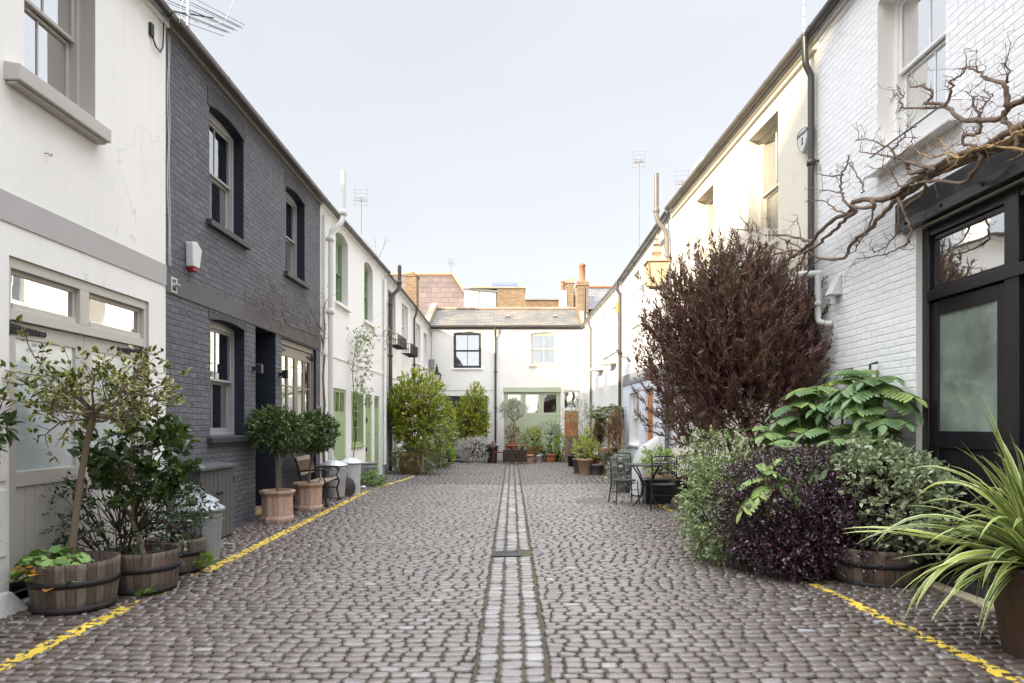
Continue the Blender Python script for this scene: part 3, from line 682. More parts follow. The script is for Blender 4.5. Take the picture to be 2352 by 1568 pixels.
# ===== house B, dark brick
def houseB():
    H=House('dark_brick_house','dark grey painted brick house with navy window reveals and a beige glazed garage door',(-4.06,8.0),(-4.0,14.23),6.27,6.18)
    u=lambda Y:U(H,Y)
    H.hole(u(9.13),u(10.27),4.24,5.84,.07); H.hole(u(12.12),u(13.2),4.22,5.80,.07); H.hole(u(9.16),u(10.3),1.34,2.96,.05)
    H.hole(u(10.73),u(11.62),.02,3.05,0,1,.5); H.hole(u(11.93),u(13.94),.02,3.03,0,1,.16)
    H.wall([DBRICK,NAVY])
    for (a,b,za,zb,bl) in ((9.13,10.27,4.24,5.84,'half'),(12.12,13.2,4.22,5.80,'roller'),(9.16,10.3,1.34,2.96,'half')):
        w=H.sash(u(a),u(b),za,zb,M_paint('grey_sash_paint',(.33,.33,.32),.4) if a!=9.13 else M_paint('pale_sash_paint',(.42,.42,.40),.4),y=.17,cols=2,rise=.06,blind=bl,sill=dict(mat=CHAR,out=.08,over=.10,th=.09))
        fo=MB(); fo.box(u(a),u(a)+.05,.155,.168,za,zb);fo.box(u(b)-.05,u(b),.155,.168,za,zb); fo.build('outer_frame',NAVYP,w)
    # soldier arches
    for (a,b,zb,rise) in ((9.13,10.27,5.84,.07),(12.12,13.2,5.80,.07),(9.16,10.3,2.96,.05)):
        mb=MB(); ua,ub=u(a)-.06,u(b)+.06; n=20; hh=.27 if zb>4 else .08
        f=lambda x: zb-rise+rise*(1-((2*(x-u(a))/(u(b)-u(a))-1)**2))
        for i in range(n):
            x0=ua+(ub-ua)*i/n; x1=ua+(ub-ua)*(i+1)/n; g0=max(f(x0),zb-rise) ; g1=max(f(x1),zb-rise); top0=min(g0+.25,3.05 if zb<4 else 9); top1=min(g1+.25,3.05 if zb<4 else 9)
            mb.hexa([(x0+.004,-.012,g0),(x1-.004,-.012,g1),(x1-.004,.02,g1),(x0+.004,.02,g0),(x0+.004,-.012,top0),(x1-.004,-.012,top1),(x1-.004,.02,top1),(x0+.004,.02,top0)])
        mb.build('brick_arch',DARCH,H.root,bevel=.005,seg=1)
    MB().box(.002,H.L,-.014,.0,3.06,3.29).build('concrete_band',CONC,H.root)
    # front door in recess
    a,b=u(10.73),u(11.62); y=.42; d=MB(); d.box(a,a+.06,y,y+.08,.02,3.05); d.box(b-.06,b,y,y+.08,.02,3.05); d.box(a+.06,b-.06,y,y+.08,2.97,3.05); d.box(a+.06,b-.06,y,y+.08,2.12,2.2)
    fr=d.build('door_frame',NAVYP,H.root,bevel=.004); MB().box(a+.06,b-.06,y+.03,y+.04,2.2,2.97).build('fanlight',GLASS,fr)
    d=MB(); d.box(a+.063,b-.063,y+.02,y+.06,.12,2.115)
    for (z0,z1) in ((.3,.95),(1.1,1.95)):
        for (p,q) in ((a+.15,(a+b)/2-.04),((a+b)/2+.04,b-.15)):
            d.box(p,q,y+.008,y+.022,z0,z0+.02);d.box(p,q,y+.008,y+.022,z1-.02,z1);d.box(p,p+.02,y+.008,y+.022,z0+.02,z1-.02);d.box(q-.02,q,y+.008,y+.022,z0+.02,z1-.02)
    dr=d.build('front_door',NAVYP,H.root,bevel=.003); MB().lathe([(0,-.01),(.028,0),(.03,.02),(.0,.04)],(a+.14,y-.01,1.05),14).build('handle',GALV,dr); MB().box(a+.12,a+.16,y-.01,y+.02,1.3,1.36).build('lock',GALV,dr); MB().box(a+.02,b-.02,.12,.5,-.02,.12).build('doorstep',STAKE,H.root)
    MB().tube([(a+.02,.09,.06),(b-.02,.09,.06)],.055,10).build('step_log',STAKE,H.root)
    # garage door: beige glazed upper, dark boarded lower
    a,b=u(11.93),u(13.94); y=.05; fr=MB(); fr.box(a,b,y,y+.09,2.93,3.03); fr.box(a,a+.05,y,y+.09,1.6,2.93); fr.box(b-.05,b,y,y+.09,1.6,2.93)
    fr.build('garage_door_frame',TAUPE2,H.root,bevel=.003); mid=(a+b)/2
    for (p,q,s_) in ((a+.052,mid-.002,1),(mid+.002,b-.052,-1)):
        d=MB(); y0=y+.03; st=.09; d.box(p,p+st,y0,y0+.045,1.6,2.925); d.box(q-st,q,y0,y0+.045,1.6,2.925); d.box(p+st,q-st,y0,y0+.045,2.74,2.925); d.box(p+st,q-st,y0,y0+.045,1.6,1.70)
        m=(p+q)/2; d.box(m-.045,m+.045,y0,y0+.045,1.7,2.74); d.box(p+st,m-.045,y0+.008,y0+.038,2.19,2.22); d.box(m+.045,q-st,y0+.008,y0+.038,2.19,2.22)
        o=d.build('garage_door',TAUPE2,H.root,bevel=.004); g=MB(); g.box(p+st,m-.045,y0+.02,y0+.025,1.7,2.74); g.box(m+.045,q-st,y0+.02,y0+.025,1.7,2.74); g.build('pane',GLASSN,o)
        MB().box(p+st,q-st,y0+.12,y0+.125,1.7,2.74).build('blind',FABW,o)
        h=MB(); e=p if s_>0 else q; h.hexa([(e,y0-.012,2.80),(e+.34*s_,y0-.012,2.825),(e+.34*s_,y0,2.825),(e,y0,2.80),(e,y0-.012,2.88),(e+.34*s_,y0-.012,2.855),(e+.34*s_,y0,2.855),(e,y0,2.88)]); h.lathe([(0,-.06),(.02,-.05),(.02,.05),(0,.06)],(e,y0-.016,2.84),10); h.build('hinge',IRON,o)
        n=5; lo=MB(); lo.box(p,q,y0+.02,y0+.04,.12,1.595)
        for i in range(n): x0=p+(q-p)*i/n; x1=p+(q-p)*(i+1)/n; lo.box(x0+.004,x1-.004,y0+.004,y0+.02,.12,1.595)
        lo.build('lower_boards',CHAR,o,bevel=.002)
    H.gutter(GUTB,r=.06,dy=-.12,dz=.0,fascia=M_paint('grey_fascia',(.26,.24,.21),.6),square=True,step=1.05)
    # loose cables at the party wall
    for k in range(2):
        r=random.Random(k); pts=[(.03+k*.035+.012*math.sin(i*1.1+k)+ (.06*max(0,i-12)/6 if i>12 else 0),-.012,6.1-i*.17) for i in range(17)]
        MB().tube(pts,.005,5).build('cable',PVCW,H.root)
    chimney(H,u(13.6),1.2,.55,.5,6.3,7.28,STOCK,cap=.07,pots=())
    return H
HB=houseB()
def on(H,u,y,z): 
    v=H.world(u,y,z); return (v.x,v.y,v.z)
# alarm box on dark house
t=thing('alarm_box','white wedge shaped alarm box with a red bottom on the dark brick wall','alarm box',on(HB,HB.u(434),0,3.6),HB.rz)
mb=MB(); P_=[(-.085,-.13),(.085,-.13),(.15,.12),(.02,.2),(-.11,.17)]
mb.prism([(x,z) for x,z in P_],1,-.10,-.002); mb.build('case',PVCW,t,bevel=.015)
mb=MB(); mb.prism([(-.08,-.134),(-.06,-.175),(.06,-.175),(.08,-.134)],1,-.085,-.004); mb.build('lower_lens',RED,t,bevel=.008)
t=thing('wall_vent','small white louvred vent by the party wall of the dark brick house','vent',on(HB,HB.u(397),0,3.17),HB.rz)
mb=MB(); mb.box(-.07,.07,-.02,0,-.09,-.07);mb.box(-.07,.07,-.02,0,.07,.09);mb.box(-.07,-.05,-.02,0,-.07,.07);mb.box(.05,.07,-.02,0,-.07,.07);mb.build('frame',PVCW,t,bevel=.004)
mb=MB(); mb.hexa([(-.05,-.07,-.0),(.05,-.07,-.0),(.05,-.003,-.03),(-.05,-.003,-.03),(-.05,-.07,.01),(.05,-.07,.01),(.05,-.003,.03),(-.05,-.003,.03)]); mb.build('flap',PVCW,t); MB().box(-.05,.05,-.006,-.001,-.07,.07).build('opening',DARKIN,t)
for k,(px,py,lb) in enumerate(((581,845,'black up and down wall lamp left of the recessed navy front door'),(655,860,'black up and down wall lamp between the navy front door and the beige garage door'))):
    Yk=(10.62,11.80)[k]; uu=U(HB,Yk); t=thing('wall_lamp',lb,'wall lamp',on(HB,uu,0,2.37),HB.rz,'black lamps on the dark brick house')
    mb=MB(); mb.box(-.045,.045,-.15,-.06,-.07,.07); mb.build('lamp_body',BLKPLAST,t,bevel=.004); MB().box(-.03,.03,-.06,-.001,-.03,.03).build('bracket',BLKPLAST,t); MB().box(-.03,.03,-.135,-.075,.071,.073).build('lens',FROST,t)
# utility cupboard
t=thing('utility_cupboard','dark grey two door board cupboard with a flat lid against the brick wall','cupboard',on(HB,U(HB,8.29),0,0),HB.rz)
mb=MB(); W=.98; Dp=.25; mb.box(0,.03,-Dp,0,0,.93); mb.box(W-.03,W,-Dp,0,0,.93); mb.box(.03,W-.03,-.02,0,0,.93); mb.build('carcass',CHAR,t)
mb=MB(); mb.hexa([(-.04,-Dp-.06,.93),(W+.04,-Dp-.06,.93),(W+.04,.0,.96),(-.04,.0,.96),(-.04,-Dp-.06,.97),(W+.04,-Dp-.06,.97),(W+.04,.0,1.0),(-.04,0,1.0)]); mb.build('lid',M_paint('grey_lid',(.075,.075,.078),.6),t,bevel=.005)
for k in range(2):
    mb=MB(); x0=.005+k*(W/2); x1=x0+W/2-.01; n=4
    for i in range(n): mb.box(x0+(x1-x0)*i/n+.003,x0+(x1-x0)*(i+1)/n-.003,-Dp-.022,-Dp-.004,.03,.92)
    mb.box(x0,x1,-Dp-.004,-Dp+.01,.03,.92)
    o=mb.build('door',M_paint('grey_board_door',(.075,.074,.073),.55,.1,.1,grime=.5),t,bevel=.003)
    kx=W/2+(-.05 if k==0 else .05); MB().lathe([(.0,0),(.012,0),(.012,.02),(.022,.03),(.022,.045),(0,.05)],(0,0,0),12).build('knob',IRON,o,loc=(kx,-Dp-.022,.62)).rotation_euler=(R(90),0,0)
    MB().box((x0+.0 if k==0 else x1-.012),(x0+.012 if k==0 else x1),-Dp-.03,-Dp-.02,.72,.80).build('hinge',IRON,o)
# ===== house C white brick with green joinery
def houseC():
    H=House('green_door_house','white brick house with apple green doors sash windows and a white soil pipe',(-4.0,14.23),(-3.9,21.0),6.18,6.19)
    u=lambda Y:U(H,Y)
    H.hole(u(15.42),u(16.5),4.3,5.95,.12); H.hole(u(18.2),u(19.25),4.3,5.93,.12)
    H.hole(u(15.0),u(16.35),.02,2.33,0,0,.08); H.hole(u(16.85),u(18.05),.97,2.33,0,0,.06); H.hole(u(18.35),u(19.15),.02,2.33,0,0,.08); H.hole(u(19.45),u(20.15),.02,2.33,0,0,.08)
    H.wall([WBRICK2,WBRICK2])
    for a,b,zb in ((15.42,16.5,5.95),(18.2,19.25,5.93)): H.sash(u(a),u(b),4.3,zb,GREEND,y=.16,cols=3,rows=2,rise=.11,blind='curtain',sill=dict(mat=WHITEP,out=.08,over=.08))
    MB().box(.002,H.L,-.02,.0,3.0,3.05).build('string_course',WHITE2,H.root)
    # garage door
    def glazed_door(a,b,name,n,gz0=1.75,split=None,handle=False,y=.03,zb=2.29):
        d=MB(); d.box(a+.002,a+.06,y,y+.06,.03,zb+.04); d.box(b-.06,b-.002,y,y+.06,.03,zb+.04); d.box(a+.06,b-.06,y,y+.06,zb-.04,zb+.04); d.box(a+.06,b-.06,y,y+.06,.08,gz0); 
        if n:
            d.box(a+.06,b-.06,y,y+.06,gz0,gz0+.06)
            for i in range(n+1):
                x=a+.06+(b-a-.12)*i/n; d.box(max(a+.06,x-.03),min(b-.06,x+.03),y,y+.06,gz0+.06,zb-.04)
        for z in (.7,1.25) if n else (): d.box(a+.07,b-.07,y-.012,y,z,z+.02)
        o=d.build(name,GREENP,H.root,bevel=.004)
        if n: MB().box(a+.06,b-.06,y+.03,y+.035,gz0+.06,zb-.04).build('pane',GLASS,o)
        MB().box(a,b,y+.4,y+.41,.02,2.3).build('room_back',DARKIN,o)
        return o
    glazed_door(u(15.0),u(16.35),'garage_door',3); o=glazed_door(u(18.35),u(19.15),'front_door',2,1.9,handle=True); glazed_door(u(19.45),u(20.15),'side_door',2,1.9)
    fx=u(18.75); kn=MB(); 
    for i in range(12):
        t0=i*math.pi/6; t1=(i+1)*math.pi/6
        kn.tube([(fx-.18+.06*math.cos(t0),.02,1.62+.07*math.sin(t0)),(fx-.18+.06*math.cos(t1),.02,1.62+.07*math.sin(t1))],.01,6)
    kn.build('knocker',IRON,o); MB().tube([(fx-.24,-.03,1.1),(fx-.12,-.03,1.1)],.012,8).build('handle',GALV,o); MB().box(fx-.3,fx-.14,.012,.03,.78,.88).build('letter_box',IRON,o)
    H.sash(u(16.85),u(18.05),.97,2.33,GREENP,y=.0,cols=3,rows=3,meet=False,glass=GLASSN,blind='roller',sill=dict(mat=GREENP,out=.04,over=.02,th=.06))
    H.gutter(GUTB,r=.055,dy=-.12,dz=-.0,fascia=WHITEP)
    # white soil pipe
    mb=MB(); pu=u(14.55); r=.058; mb.tube([(pu,-.13,.05),(pu,-.13,5.45),(pu,-.15,5.62),(pu+.12,-.33,5.85),(pu+.16,-.36,6.0),(pu+.16,-.36,6.98)],r,14)
    for z in (1.3,3.85,5.40): mb.lathe([(r,0),(r+.018,.01),(r+.018,.12),(r,.13)],(pu,-.13,z),14); mb.box(pu-.1,pu+.1,-.12,-.0,z+.04,z+.07)
    mb.lathe([(r,0),(r+.018,.01),(r+.018,.12),(r,.13)],(pu+.16,-.36,6.0),14); mb.build('soil_pipe',PVCW,H.root)
    mb=MB(); pv=u(14.32); mb.tube([(pv,-.05,.3),(pv,-.05,5.9)],.03,8); mb.build('waste_pipe',PVCW,H.root)
    mb=MB(); pv=u(20.6); mb.tube([(pv,-.07,.3),(pv,-.07,5.9)],.05,10); mb.box(pv-.11,pv+.11,-.012,0,0,6.05); mb.build('corner_pipe',WHITEP,H.root)
    chimney(H,u(19.6),1.3,.6,.5,6.4,7.38,WHITE2); c=chimney(H,u(17.6),1.1,.4,.4,6.4,7.18,STOCK,pots=((0,0,.1,.12),))
    return H
HC=houseC()
def basket(H,u0,u1,z,dep=.32,h=.34,mat=IRON,name='window_basket',white=False,parent=None):
    mb=MB(); r=.008
    for zz in (z,z+h): mb.tube([(u0,0,zz),(u0,-dep,zz),(u1,-dep,zz),(u1,0,zz)],r,5)
    n=int((u1-u0)/.07)
    for i in range(n+1): u=u0+(u1-u0)*i/n; mb.tube([(u,-dep,z),(u,-dep,z+h)],r*.8,5); mb.tube([(u,-dep,z),(u,0,z)],r*.8,5)
    for k in range(1,5):
        for u in (u0,u1): mb.tube([(u,-dep*k/5,z),(u,-dep*k/5,z+h)],r*.8,5)
    return mb.build(name,mat,H.root)
def houseD():
    H=House('basket_window_house','white rendered house with black iron window baskets behind the big left laurel',(-3.9,21.0),(-3.7,25.8),6.19,5.95)
    u=lambda Y:U(H,Y)
    H.hole(u(21.4),u(22.5),4.37,5.76,0,0,.2);H.hole(u(23.5),u(24.6),4.3,5.7,0,0,.2); H.hole(u(21.6),u(22.6),.02,2.2,0,0,.1)
    H.wall([WHITE2,WHITE2])
    H.sash(u(21.4),u(22.5),4.37,5.76,DARKBLUE,y=.12,blind='roller',sill=dict(mat=WHITEP)); H.sash(u(23.5),u(24.6),4.3,5.7,WHITEP,y=.12,blind='roller',sill=dict(mat=WHITEP))
    basket(H,u(21.3),u(22.7),4.0); basket(H,u(23.4),u(24.8),3.95)
    d=MB(); a,b=u(21.6),u(22.6); n=5; d.box(a,b,.07,.08,.03,2.2)
    for i in range(n): d.box(a+(b-a)*i/n+.004,a+(b-a)*(i+1)/n-.004,.05,.07,.03,2.18)
    d.build('board_door',M_paint('pale_grey_door',(.48,.46,.42),.6,.1,.2,grime=.5),H.root)
    MB().box(.002,H.L,-.02,.0,3.0,3.05).build('string_course',WHITE2,H.root)
    H.gutter(GUT,r=.055,fascia=WHITEP); H.downpipe(u(25.45),GUT,z0=2.6,z1=5.4,r=.04)
    mb=MB(); pu=.28; r=.06; mb.tube([(pu,-.1,.05),(pu,-.1,5.3),(pu,-.13,5.5),(pu+.1,-.32,5.72),(pu+.12,-.36,5.85),(pu+.12,-.36,6.45)],r,14)
    for z in (1.6,3.6,5.2): mb.lathe([(r,0),(r+.016,.01),(r+.016,.1),(r,.11)],(pu,-.1,z),14)
    mb.lathe([(r,0),(r+.016,.01),(r+.016,.1),(r,.11)],(pu+.12,-.36,5.9),14); mb.lathe([(r-.01,0),(r-.01,.03),(.02,.07),(0,.075)],(pu+.12,-.36,6.45),14); mb.build('soil_pipe',GUT,H.root)
    chimney(H,u(24.6),1.6,.5,.5,6.4,7.15,STOCKP)
    return H
HD=houseD()
def houseE():
    H=House('corner_house','narrow white rendered house in the far left corner of the mews',(-3.7,25.8),(-3.57,29.4),5.95,5.72)
    u=lambda Y:U(H,Y)
    H.hole(u(26.2),u(27.2),3.9,5.42,0,0,.2);H.hole(u(27.95),u(28.9),3.9,5.3,0,0,.2); H.wall([WHITE2,WHITE2])
    for a,b,zb in ((26.2,27.2,5.42),(27.95,28.9,5.3)): H.sash(u(a),u(b),3.9,zb,WHITEP,y=.12,blind='roller',sill=dict(mat=WHITEP))
    MB().box(.002,H.L,-.02,.0,3.0,3.05).build('string_course',WHITE2,H.root)
    H.gutter(GUT,r=.055,fascia=WHITEP)
    chimney(H,H.L+.9,.9,.62,.5,5.2,8.15,STOCK,pots=((0,0,.14,.12),))
    return H
HE=houseE()
# the row goes on behind the camera; a block of flats farther off shades the near right fronts
def behind():
    H=House('rear_left_house','plain white rendered house behind the viewpoint on the left',(-4.06,-9),(-4.06,2.3),6.3,6.3)
    for k in range(5):
        for z in (.9,4.2): H.hole(1+2.1*k,2.0+2.1*k,z,z+1.5)
    H.wall([WHITE,WHITE]); 
    for h in list(H.holes): H.sash(h['a'],h['b'],h['za'],h['zb'],WHITEP,y=.1,blind='roller')
    t=thing('flats_block','tall pale block of flats with a mansard top far behind the left row','building',(0,0,0))
    MB().box(-32,-22,-45,-10.9,0,16.0).build('wall',STOCKP,t); MB().hexa([(-32,-45,16),(-22,-45,16),(-22,-10.9,16),(-32,-10.9,16),(-32,-45,19.2),(-22,-45,19.2),(-22,-13.3,19.2),(-32,-13.3,19.2)]).build('mansard_roof',LEAD,t)
behind()
def far():
    H=House('end_terrace','white rendered houses closing the mews with sage garage doors and slate roof',(-3.57,29.4),(3.09,29.4),5.72,5.72,depth=3.0,slope=.42)
    X=lambda x:x+3.57
    H.hole(X(-2.52),X(-1.33),3.94,5.49,.05); H.hole(X(.81),X(1.94),4.07,5.47,.05,1,.2)
    H.hole(X(-2.9),X(-1.06),.02,2.74,0,0,.12); H.hole(X(-.35),X(2.09),.02,3.09,0,0,.15); H.hole(X(2.22),X(2.92),.02,2.97,0,0,.15)
    H.wall([WHITE2,WHITE2],roof=SLATE)
    H.sash(X(-2.52),X(-1.33),3.94,5.49,CHAR,y=.05,cols=2,blind='roller',sill=dict(mat=WHITEP,out=.05,over=.08,th=.07),rise=.04)
    H.sash(X(.81),X(1.94),4.07,5.47,CREAMP,y=.08,cols=2,blind='curtain',sill=dict(mat=CREAMP,out=.06,over=.08,th=.07),rise=.04,bar=.016)
    MB().box(0.01,X(-.78),-.012,0,2.96,2.99).build('string_course',GREYBAND,H.root)
    d=MB(); a,b=X(-2.9),X(-1.06); n=8
    for i in range(n): d.box(a+(b-a)*i/n+.004,a+(b-a)*(i+1)/n-.004,.07,.10,.04,2.72)
    d.box(a,b,.10,.11,.02,2.74); d.build('garage_door',DARKBLUE,H.root)
    # sage garage doors
    a,b=X(-.35),X(2.09); fr=MB(); y=.04; fr.box(a-.03,b+.03,-.03,y+.05,2.90,3.11); fr.box(a,a+.06,y,y+.08,.02,2.9); fr.box(b-.06,b,y,y+.08,.02,2.9); fr.build('garage_door_frame',SAGE,H.root,bevel=.004)
    w=(b-a-.12)/3
    for k in range(3):
        p=a+.06+k*w+.003; q=p+w-.006; d=MB(); y0=y+.02; d.box(p,p+.11,y0,y0+.05,.05,2.89); d.box(q-.11,q,y0,y0+.05,.05,2.89); d.box(p+.11,q-.11,y0,y0+.05,2.80,2.89); d.box(p+.11,q-.11,y0,y0+.05,1.88,2.02)
        n=4
        for i in range(n): d.box(p+.11+(q-p-.22)*i/n+.004,p+.11+(q-p-.22)*(i+1)/n-.004,y0+.012,y0+.03,.05,1.88)
        d.box(p+.11,q-.11,y0+.03,y0+.04,.05,1.88)
        o=d.build('garage_door',SAGE,H.root,bevel=.004); MB().box(p+.11,q-.11,y0+.02,y0+.025,2.02,2.80).build('pane',GLASSN,o); MB().box(p,q,y0+.5,y0+.52,.1,2.9).build('room_back',DARKIN,o)
    # orange door
    a,b=X(2.22),X(2.92); d=MB(); y=.05; d.box(a,a+.05,y,y+.08,.02,2.97); d.box(b-.05,b,y,y+.08,.02,2.97); d.box(a+.05,b-.05,y,y+.08,2.90,2.97); d.box(a+.05,b-.05,y,y+.08,2.10,2.24)
    fr=d.build('door_frame',WHITEP,H.root,bevel=.004); MB().box(a+.05,b-.05,y+.04,y+.045,2.24,2.90).build('fanlight',GLASSN,fr)
    MB().box(a,b,y+.5,y+.51,2.2,2.95).build('room_back',DARKIN,fr)
    d=MB(); d.box(a+.053,b-.053,y+.02,y+.06,.06,2.09)
    for z0,z1 in ((.2,.85),(1.0,1.95)):
        for p,q in ((a+.12,(a+b)/2-.03),((a+b)/2+.03,b-.12)):
            d.box(p,q,y+.008,y+.02,z0,z0+.025);d.box(p,q,y+.008,y+.02,z1-.025,z1);d.box(p,p+.02,y+.008,y+.02,z0,z1);d.box(q-.02,q,y+.008,y+.02,z0,z1)
    d.build('front_door',OAK,H.root,bevel=.003)
    H.gutter(GUT,r=.06,dy=-.12,dz=-.0,fascia=GUT); H.downpipe(X(-.71),GUT,z0=.05,z1=5.2,r=.045,joints=(2.2,3.75))
    # looping cables under the gutter
    for k in range(2):
        pts=[(.12+i*.33,-.02-.01*k,5.53-.02*k+.055*math.sin(i*1.15+k*1.4)) for i in range(20)]; MB().tube(pts,.010,5).build('cable',PVCW,H.root)
    pts=[(.1,-.02,5.5),(.12,-.02,5.2),(.1,-.02,4.6),(.11,-.02,4.2)]; MB().tube(pts,.012,5).build('cable',LEAD,H.root)
    # ridge tiles, vents
    rd=MB(); zr=5.72+.42*3
    for i in range(18): x=i*H.L/18; rd.tube([(x+.01,2.96,zr+.01),(x+H.L/18-.01,2.96,zr+.01)],.09,10)
    rd.build('ridge_tiles',M_paint('pale_ridge_tile',(.36,.27,.19),.85,.3,.5,12),H.root)
    for (x,y) in ((X(-.18),1.5),(X(1.95),1.55)):
        z=5.72+.42*y; MB().prism([(y-.12,z-.02),(y+.14,z+.08),(y-.1,z+.10),(y-.16,z+.05)],0,x-.1,x+.1).build('roof_vent',LEAD,H.root)
    # gable parapets at both ends
    for x in (-.12,H.L+.1):
        mb=MB(); mb.prism([(-.1,5.6),(3.1,5.6),(3.1,5.72+.42*3.1+.28),(-.1,5.95)],0,x-.14,x+.14); mb.build('parapet',LIMEST,H.root)
    c=chimney(H,X(3.22),1.9,.5,.6,5.8,8.02,STOCK,pots=((0,0,.17,.85),),cap=.1)
    # soil pipe on the right corner
    mb=MB(); px=X(3.10); mb.tube([(px,-.35,5.6),(px,-.35,7.35)],.05,10); mb.build('vent_pipe',GUT,H.root)
    return H
HF=far()
def backs():
    # mauve mansard roofed building
    t=thing('mansard_building','large building with a steep mauve slate mansard roof behind the left corner','building',(0,0,0))
    V=[(-11,37.2,6.6),(-1.25,37.2,6.6),(-3.38,38.6,9.98),(-11,38.6,9.98)]
    uvquad('mansard_roof',V,MAUVE,t,.1)
    mb=MB(); 
    a=Vector((-1.25,37.2,6.6));b=Vector((-3.38,38.6,9.98)); o=Vector((.17,0,0)); 
    mb.hexa([a+Vector((0,-.14,0)),a+o+Vector((0,-.14,0)),a+o+Vector((0,.2,0)),a+Vector((0,.2,0)),b+Vector((-.05,-.14,.06)),b+o+Vector((0,-.14,.06)),b+o+Vector((0,.2,.06)),b+Vector((-.05,.2,.06))]); mb.build('coping',LIMEST,t)
    mb=MB(); 
    for i in range(13): x=-10.9+i*.58; mb.tube([(x+.01,38.6,10.0),(x+.57,38.6,10.0)],.1,8)
    mb.build('ridge_tiles',TERRAP,t)
    mb=MB(); mb.box(-11,-1.3,37.3,44,0,6.6); mb.prism([(-11,6.6),(-1.3,6.6),(-3.4,9.9),(-11,9.9)],1,38.7,44); mb.build('wall',STOCKP,t)
    mb=MB(); mb.tube([(-6.9,38.4,8.6),(-5.2,38.0,10.1)],.03,6) ; 
    # white dormer + brick box + solar panel
    t=thing('roof_extension','white dormer and yellow brick roof box behind the slate ridge of the end houses','roof extension',(0,0,0))
    mb=MB(); mb.prism([(-2.55,6.5),(-.85,6.5),(-.85,8.55),(-2.55,8.72)],1,36.4,39); mb.build('dormer',WHITE2,t)
    mb=MB(); mb.box(-1.80,-1.76,36.36,36.4,7.2,8.62); mb.prism([(-2.6,8.72),(-.8,8.56),(-.8,8.64),(-2.6,8.80)],1,36.3,39.1); mb.build('lead_trim',LEAD,t)
    MB().box(-1.62,-1.22,36.36,36.39,7.3,8.15).build('shutter',WHITEP,t)
    mb=MB(); mb.box(-.8,.68,36.3,39,6.5,8.74); mb.build('brick_box',STOCK,t); mb=MB(); mb.box(-2.3,.72,36.22,39.1,8.745,8.82); mb.build('coping',LIMEST,t)
    t=thing('solar_panel','tilted blue solar panel standing on the brick roof box','solar panel',(0,0,0))
    mb=MB(); mb.hexa([(-1.22,37,8.83),(.38,37,8.83),(.38,37.6,8.83),(-1.22,37.6,8.83),(-1.18,37.42,9.35),(.34,37.42,9.35),(.34,37.6,9.3),(-1.18,37.6,9.3)]); mb.build('frame',LEAD,t)
    mb=MB(); q=[(-1.14,37.015-.03,8.88),(.30,36.985,8.88),(.29,37.36,9.31),(-1.13,37.36,9.31)]; 
    for z0,z1 in ((0,.47),(.51,1)):
        L=lambda s,k:tuple(q[s][i]*(1-k)+q[3-s][i]*k for i in range(3))
        mb.add([L(0,z0),L(1,z0),L(1,z1),L(0,z1)],[(0,1,2,3)])
    mb.build('glass',SOLAR,t)
    t=thing('brick_parapet','long low yellow brick parapet wall behind the slate ridge, right of the roof box','parapet wall',(0,0,0))
    MB().box(.7,3.1,35.9,36.2,6.5,8.05).build('brickwork',STOCKP,t); MB().box(.68,3.1,35.82,36.28,8.05,8.12).build('coping',LEAD,t)
    t=thing('chimney_group','stepped yellow brick and white painted chimney stack right of the brick parapet','chimney stack',(0,0,0))
    MB().box(2.45,2.82,34.9,35.6,6.4,8.35).build('white_stack',WHITE2,t); mb=MB(); mb.box(2.78,3.15,34.9,35.4,6.4,8.75); mb.build('brick_stack',STOCK,t,bevel=.01)
    mb=MB(); mb.prism([(35.4,6.4),(37,6.4),(37,8.9),(36.3,9.05),(35.4,8.2)],0,3.0,3.3); mb.build('brick_gable',STOCK,t)
    mb=MB(); mb.hexa([(2.72,34.85,8.75),(3.2,34.85,8.75),(3.2,35.5,8.75),(2.72,35.5,8.75),(2.72,34.85,8.88),(3.2,34.85,9.0),(3.2,35.5,9.0),(2.72,35.5,8.88)]); mb.build('capping',LIMEST,t)
    MB().lathe([(.12,0),(.1,.3),(.13,.34),(.08,.36),(.08,.5),(.14,.52),(0,.58)],(2.62,35.2,8.35),14).build('chimney_pot',TERRA,t)
    t=thing('slate_roofed_building','building with a grey slate pitched roof behind the right corner chimneys','building',(0,0,0))
    uvquad('roof',[(3.4,36.0,7.6),(9,36.0,7.6),(9,38.2,9.15),(3.9,38.2,9.15)],SLATEG,t,.1); MB().box(3.4,9,36.2,42,0,7.55).build('wall',STOCKP,t)
    mb=MB(); mb.tube([(3.85,38.2,9.2),(9,38.2,9.2)],.07,8); mb.build('ridge_tiles',TERRA,t)
backs()
def UR(H,Y): return (H.p0.y-Y)/(H.p0.y-H.p1.y)*H.L
